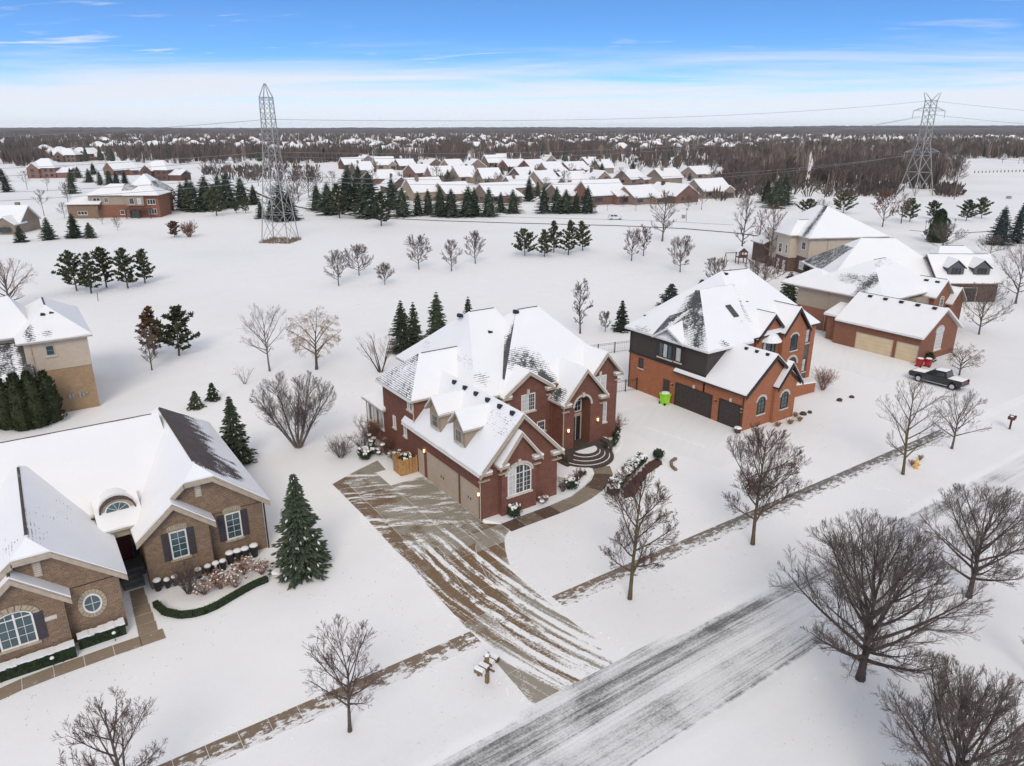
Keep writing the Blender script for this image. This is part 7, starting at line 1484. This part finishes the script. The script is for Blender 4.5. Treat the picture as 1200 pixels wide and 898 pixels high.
k = M(); k.prism([(.9, -.3, 1.5), (2.9, -.3, .2), (2.9, -.3, .05), (.9, -.3, 1.35)], (0, .6, 0)); k.build('slide', 'wood_red', r); k = M(); k.tube([(-1, 0, 2.4), (-3.6, 0, 2.4)], .08, 5); k.tube([(-3.6, -1, 0), (-3.6, 0, 2.4), (-3.6, 1, 0)], .07, 5); k.build('swing_frame', 'wood_red', r); k = M(); k.box(-1.0, -1.02, 1.5, 1.0, -.98, 2.1); k.build('side_panel', 'wood_red', r)
def pole(px, py, yt, label, rad=.14, arm=True, m='wood_grey', lean=0.0):
    P = G(px, py); hh = HGT(px, py, yt); r = thing('utility_pole', label, 'pole', (P[0], P[1], 0), R_(-20)); k = M(); k.tube([(0, 0, 0), (lean, 0, hh)], [rad, rad * .7], 7); k.build('shaft', m, r)
    if arm: k = M(); k.box(-1.2 + lean, -.06, hh - .8, 1.2 + lean, .06, hh - .65); k.build('crossarm', m, r)
for px, py, yt, lab in ((908, 228, 198, 'weathered utility pole left of the paired ones at the wood'), (966, 232, 203, 'leaning utility pole of the pair before the wood'), (974, 228, 202, 'upright utility pole of the pair before the wood'), (1019, 225, 204, 'thin utility pole in front of the far pylon wood'), (1118, 234, 211, 'lone utility pole at the edge of the white clearing'), (46, 190, 176, 'thin pole among the trees at far left')): pole(px, py, yt, lab, .2, False, lean=.9 if 'leaning' in lab else 0)
def street_lamp(px, py, yt, label):
    P = G(px, py); hh = HGT(px, py, yt); r = thing('street_lamp', label, 'street lamp', (P[0], P[1], 0)); k = M(); k.tube([(0, 0, 0), (0, 0, hh - .7)], [.11, .07], 7); k.build('post', 'steel', r); k = M(); k.lathe((0, 0, hh - .75), [(.1, 0), (.3, .25), (.26, .6), (.06, .8)], 8); k.build('lamp_head', 'steel', r); k = M(); k.lathe((0, 0, hh), [(.24, 0), (.16, .14), (.03, .18)], 8); k.build('snow_cap', 'snow', r)
street_lamp(1083, 276, 258, 'street lamp left of the dark cone shaped evergreen'); street_lamp(1117, 272, 256, 'street lamp right of the dark cone shaped evergreen'); street_lamp(804, 260, 244, 'lamp post on the snowy verge of the far lane')
P = G(801, 256); r = thing('utility_box', 'dark utility box beside the far lane lamp post', 'utility box', (P[0], P[1], 0)); k = M(); k.box(-.5, -.4, 0, .5, .4, 1.2); k.build('cabinet', 'steel', r); k = M(); k.box(-.5, -.4, 1.203, .5, .4, 1.35); k.build('snow_cap', 'snow', r)
P = G(115, 353); r = thing('marker_post', 'white marker stake below the row of five field pines', 'post', (P[0], P[1], 0)); k = M(); k.tube([(0, 0, 0), (.1, 0, 1.5)], .06, 5); k.build('stake', 'wood_grey', r)
rg = random.Random(8)
for i in range(14): P = G(1142 + i * 4.4, 203 - i * .12); k = M(); k.box(-.25, -.25, 0, .25, .25, 1.3); o = k.build('fence_post', 'wood_grey'); o.location = (P[0], P[1], 0); tag(o, 'dark post of the line crossing the white clearing', 'post', 'line of posts across the clearing')
P = G(1182, 233); k = M(); k.box(-1.0, -.7, 0, 1.0, .7, 1.1); o = k.build('equipment_box', 'steel'); o.location = (P[0], P[1], 0); tag(o, 'dark box standing alone in the white clearing', 'box')

# ------------------------------------------------------------------ pylons and power lines
def pylon(loc, rz, H, base, waist, wz, top, label, arms, tip=.12):
    r = thing('power_pylon', label, 'pylon', loc, rz); L = M(); B = M(); A = M(); HR = .14 if DEP(loc) < 280 else .2; BR = .065 if DEP(loc) < 280 else .11
    def hw(z): return base + (waist - base) * min(1, z / wz) if z < wz else waist + (top - waist) * (z - wz) / (H - wz)
    zs = [0]; z = 0
    while z < H - 4.2: z += max(1.9, hw(z) * (2.0 if z < wz else 1.75)); zs.append(min(z, H - 3.2))
    zs = sorted(set(zs + [H - 3.2]))
    for sx_ in (-1, 1):
        for sy in (-1, 1):
            L.tube([(sx_ * hw(z), sy * hw(z), z) for z in zs] + [(sx_ * tip, sy * .12 if tip < 1 else sy * .4, H)], [HR] * len(zs) + [.1], 4)
    for a, b in zip(zs[:-1], zs[1:]):
        p, q = hw(a), hw(b)
        for s in (-1, 1):
            B.tube([(-p, s * p, a), (q, s * q, b)], BR, 4); B.tube([(p, s * p, a), (-q, s * q, b)], BR, 4); B.tube([(s * p, -p, a), (s * q, q, b)], BR, 4); B.tube([(s * p, p, a), (s * q, -q, b)], BR, 4)
            if b < wz + 3 or b > H - 4: B.tube([(-q, s * q, b), (q, s * q, b)], BR, 4); B.tube([(s * q, -q, b), (s * q, q, b)], BR, 4)
    L.build('leg', 'steel', r); B.build('bracing', 'steel', r)
    ins = []
    for z, w_ in arms:
        q = hw(z)
        for s in (-1, 1):
            k = M()
            for y in (-1, 1): k.tube([(s * q, y * q, z), (s * w_, 0, z)], .1, 4); k.tube([(s * q, y * q * .9, z + 1.7), (s * w_, 0, z)], BR, 4)
            k.tube([(s * (q + w_) / 2, -.6, z), (s * (q + w_) / 2, .6, z)], .07, 4)
            i_ = M(); i_.tube([(s * w_, 0, z - .05), (s * w_, 0, z - 2.6)], .12, 5); i_.tube([(s * w_ - .5, 0, z - 2.6), (s * w_ + .5, 0, z - 2.6)], .08, 4); i_.build('insulator', 'steel', r); ins.append((s * w_, 0, z - 2.6))
            k.build('crossarm', 'steel', r)
    return r, ins
Pt = G(329, 283); Ht = HGT(329, 283, 98)
az1 = math.atan2(FH[1], FH[0])
p1, _ = pylon((Pt[0], Pt[1], 0), az1 - math.pi / 2 - .12, Ht, 3.6, 1.5, Ht * .60, 1.15, 'near lattice power pylon with a pointed top on the open field', [])
Pr = G(1072, 229); Hr = HGT(1072, 229, 116)
p2, ins2 = pylon((Pr[0], Pr[1], 0), az1 - math.pi / 2 + .3, Hr + 2.5, 5.0, 1.7, Hr * .56, 1.6, 'far lattice power pylon with crossarms above the right hand wood', [(Hr * .88, 8.6), (Hr * .46, 9.5)], 4.2)
k = M(); rg = random.Random(12)
c, s = math.cos(az1 - math.pi / 2 - .12), math.sin(az1 - math.pi / 2 - .12)
for i in range(900):
    x, y = rg.uniform(-4.2, 4.2), rg.uniform(-4.2, 4.2); 
    if abs(x) < 2.5 and abs(y) < 2.5 and rg.random() < .6: continue
    X, Y = Pt[0] + c * x - s * y, Pt[1] + s * x + c * y; a = rg.uniform(0, 6.28); hh = rg.uniform(.3, 1.1); k.add([(X - .07, Y, 0), (X + .07, Y, 0), (X + .3 * math.cos(a), Y + .3 * math.sin(a), hh)], [(0, 1, 2)])
o = k.build('scrub', 'wood_grey'); o['kind'] = 'stuff'
def wire(A, B, sag, label, rad=.065):
    k = M(); A, B = Vector(A), Vector(B); n = 26; k.tube([A.lerp(B, i / n) - Vector((0, 0, sag * 4 * (i / n) * (1 - i / n))) for i in range(n + 1)], rad, 4); o = k.build('power_line', 'wire'); tag(o, label, 'power line')
def zat(px, py, P):   # height over site point P seen at image row py
    lo, hi = 0, 80
    for _ in range(40):
        m = (lo + hi) / 2
        if PRJ((P[0], P[1], m))[1] > py: lo = m
        else: hi = m
    return lo
dl_ = np.array([-RT[0], -RT[1], 0]) * 240 - FH * 18
for y1, dy, yr, sg, nm in ((140, 0, 118, 3.0, 'top'), (178, 1.2, 134, 5.5, 'upper'), (184, -1.2, 136, 6.0, 'upper second'), (206, 1.5, 178, 5.0, 'lower'), (212, -1.5, 181, 5.5, 'lower second')):
    z1 = zat(318, y1, Pt); zr = zat(1085, yr, Pr); A = (Pt[0] - FH[0] * dy, Pt[1] - FH[1] * dy, z1)
    wire(A, (Pr[0] + RT[0] * dy * 3, Pr[1] + RT[1] * dy * 3, zr), sg, nm + ' power line strung between the two pylons')
    wire(A, (Pt[0] + dl_[0], Pt[1] + dl_[1], z1 - 2 + dy), 4.5, nm + ' power line leaving the near pylon to the left')
    if nm in ('top', 'upper', 'lower'): wire((Pr[0], Pr[1], zr), (Pr[0] + RT[0] * 260 + FH[0] * 40, Pr[1] + RT[1] * 260 + FH[1] * 40, zr - 2), 6, nm + ' power line leaving the far pylon to the right')

# dead grass showing through the thin snow of the field and lawns
k = M(); rg = random.Random(31)
for i in range(4200):
    px, py = rg.uniform(-20, 1220), 240 + 640 * rg.random() ** 1.3; P = G(px, py)
    if -8.5 < P[0] < 0 and -18 < P[1] < 13 or -24 < P[1] < -17.3 or (-33 < P[0] < 51 and 0 < P[1] < 22): continue
    if mnoise.noise(Vector((P[0] * .06, P[1] * .06, 2))) < .02: continue
    s = .03 + .00055 * DEP(P); a = rg.uniform(0, 6.28); k.add([(P[0] - s * .35, P[1], 0), (P[0] + s * .35, P[1], 0), (P[0] + s * math.cos(a), P[1] + s * math.sin(a), s * 1.1)], [(0, 1, 2)])
o = k.build('dead_grass', 'straw'); o['kind'] = 'stuff'

# clods and little drifts on the snow: trails of footprints, ploughed crumbs along the paved edges
k = M(); rg = random.Random(44)
def clod(x, y, s): k.blob((x, y, s * .12), s, 5, 4, .3, 0, rg, .45)
for i in range(700):
    x = rg.uniform(-45, 60)
    if -10 < x < 4: continue
    clod(x, -17.1 + rg.gauss(0, .35) if rg.random() < .5 else -24.3 - abs(rg.gauss(0, .5)), rg.uniform(.03, .11))
for i in range(420): v = rg.uniform(-17, 12); clod(dl(v) - abs(rg.gauss(0, .35)) if rg.random() < .6 or v > -3 else dr(v) + abs(rg.gauss(0, .3)), v, rg.uniform(.03, .09))
for i in range(500): clod(rg.uniform(-44, 46), -10.3 + rg.gauss(0, .25) if rg.random() < .6 else -12.3 - abs(rg.gauss(0, .2)), rg.uniform(.025, .07))
o = k.build('snow_clods', 'snow'); o['kind'] = 'stuff'
k = M()
def trail(pts, step=.42):
    for (x0, y0), (x1, y1) in zip(pts[:-1], pts[1:]):
        L = math.hypot(x1 - x0, y1 - y0); n = int(L / step)
        for i in range(n):
            t = i / n; x, y = x0 + (x1 - x0) * t, y0 + (y1 - y0) * t; s = .11 * (1 if i % 2 else -1); nx_, ny_ = -(y1 - y0) / L, (x1 - x0) / L; x += nx_ * s + rg.uniform(-.04, .04); y += ny_ * s
            a = math.atan2(y1 - y0, x1 - x0); q = [(x + .16 * math.cos(a) * math.cos(b) - .065 * math.sin(a) * math.sin(b), y + .16 * math.sin(a) * math.cos(b) + .065 * math.cos(a) * math.sin(b)) for b in [2 * math.pi * j / 9 for j in range(9)]]
            # pressed foot hollow: a raised rim of pushed-up snow round it
            q2 = [(x + (p - x) * 1.7, y + (w - y) * 1.7) for p, w in q]; m_ = [(x + (p - x) * 1.3, y + (w - y) * 1.3) for p, w in q]
            k.add([(p, w, .006) for p, w in q] + [(p, w, .022) for p, w in m_] + [(p, w, .002) for p, w in q2], [(j, (j + 1) % 9, 9 + (j + 1) % 9, 9 + j) for j in range(9)] + [(9 + j, 9 + (j + 1) % 9, 18 + (j + 1) % 9, 18 + j) for j in range(9)])
g3 = lambda L: [tuple(G(*p)[:2]) for p in L]
trail(g3([(940, 595), (958, 612)])); trail(g3([(610, 790), (620, 812), (615, 830)])); trail(g3([(755, 500), (830, 525)])); trail(g3([(1028, 572), (1050, 575)]))
o = k.build('footprints', 'snow'); o['kind'] = 'stuff'

# ------------------------------------------------------------------ winter air
k = M(); D = 9400
k.box(CAM[0] - D, CAM[1] - D, -2.2, CAM[0] + D, CAM[1] + D, 84)
m = bpy.data.materials.new('haze'); m.use_nodes = True; t = m.node_tree; t.nodes.clear()
pv_ = nd(t, 'ShaderNodeVolumePrincipled', Color=(0.95, 0.97, 1.0, 1), Density=0.000045, Anisotropy=0.0)
nd(t, 'ShaderNodeOutputMaterial', Volume=pv_.outputs[0]); MATS['haze'] = m
o = k.build('haze', 'haze'); o['kind'] = 'stuff'
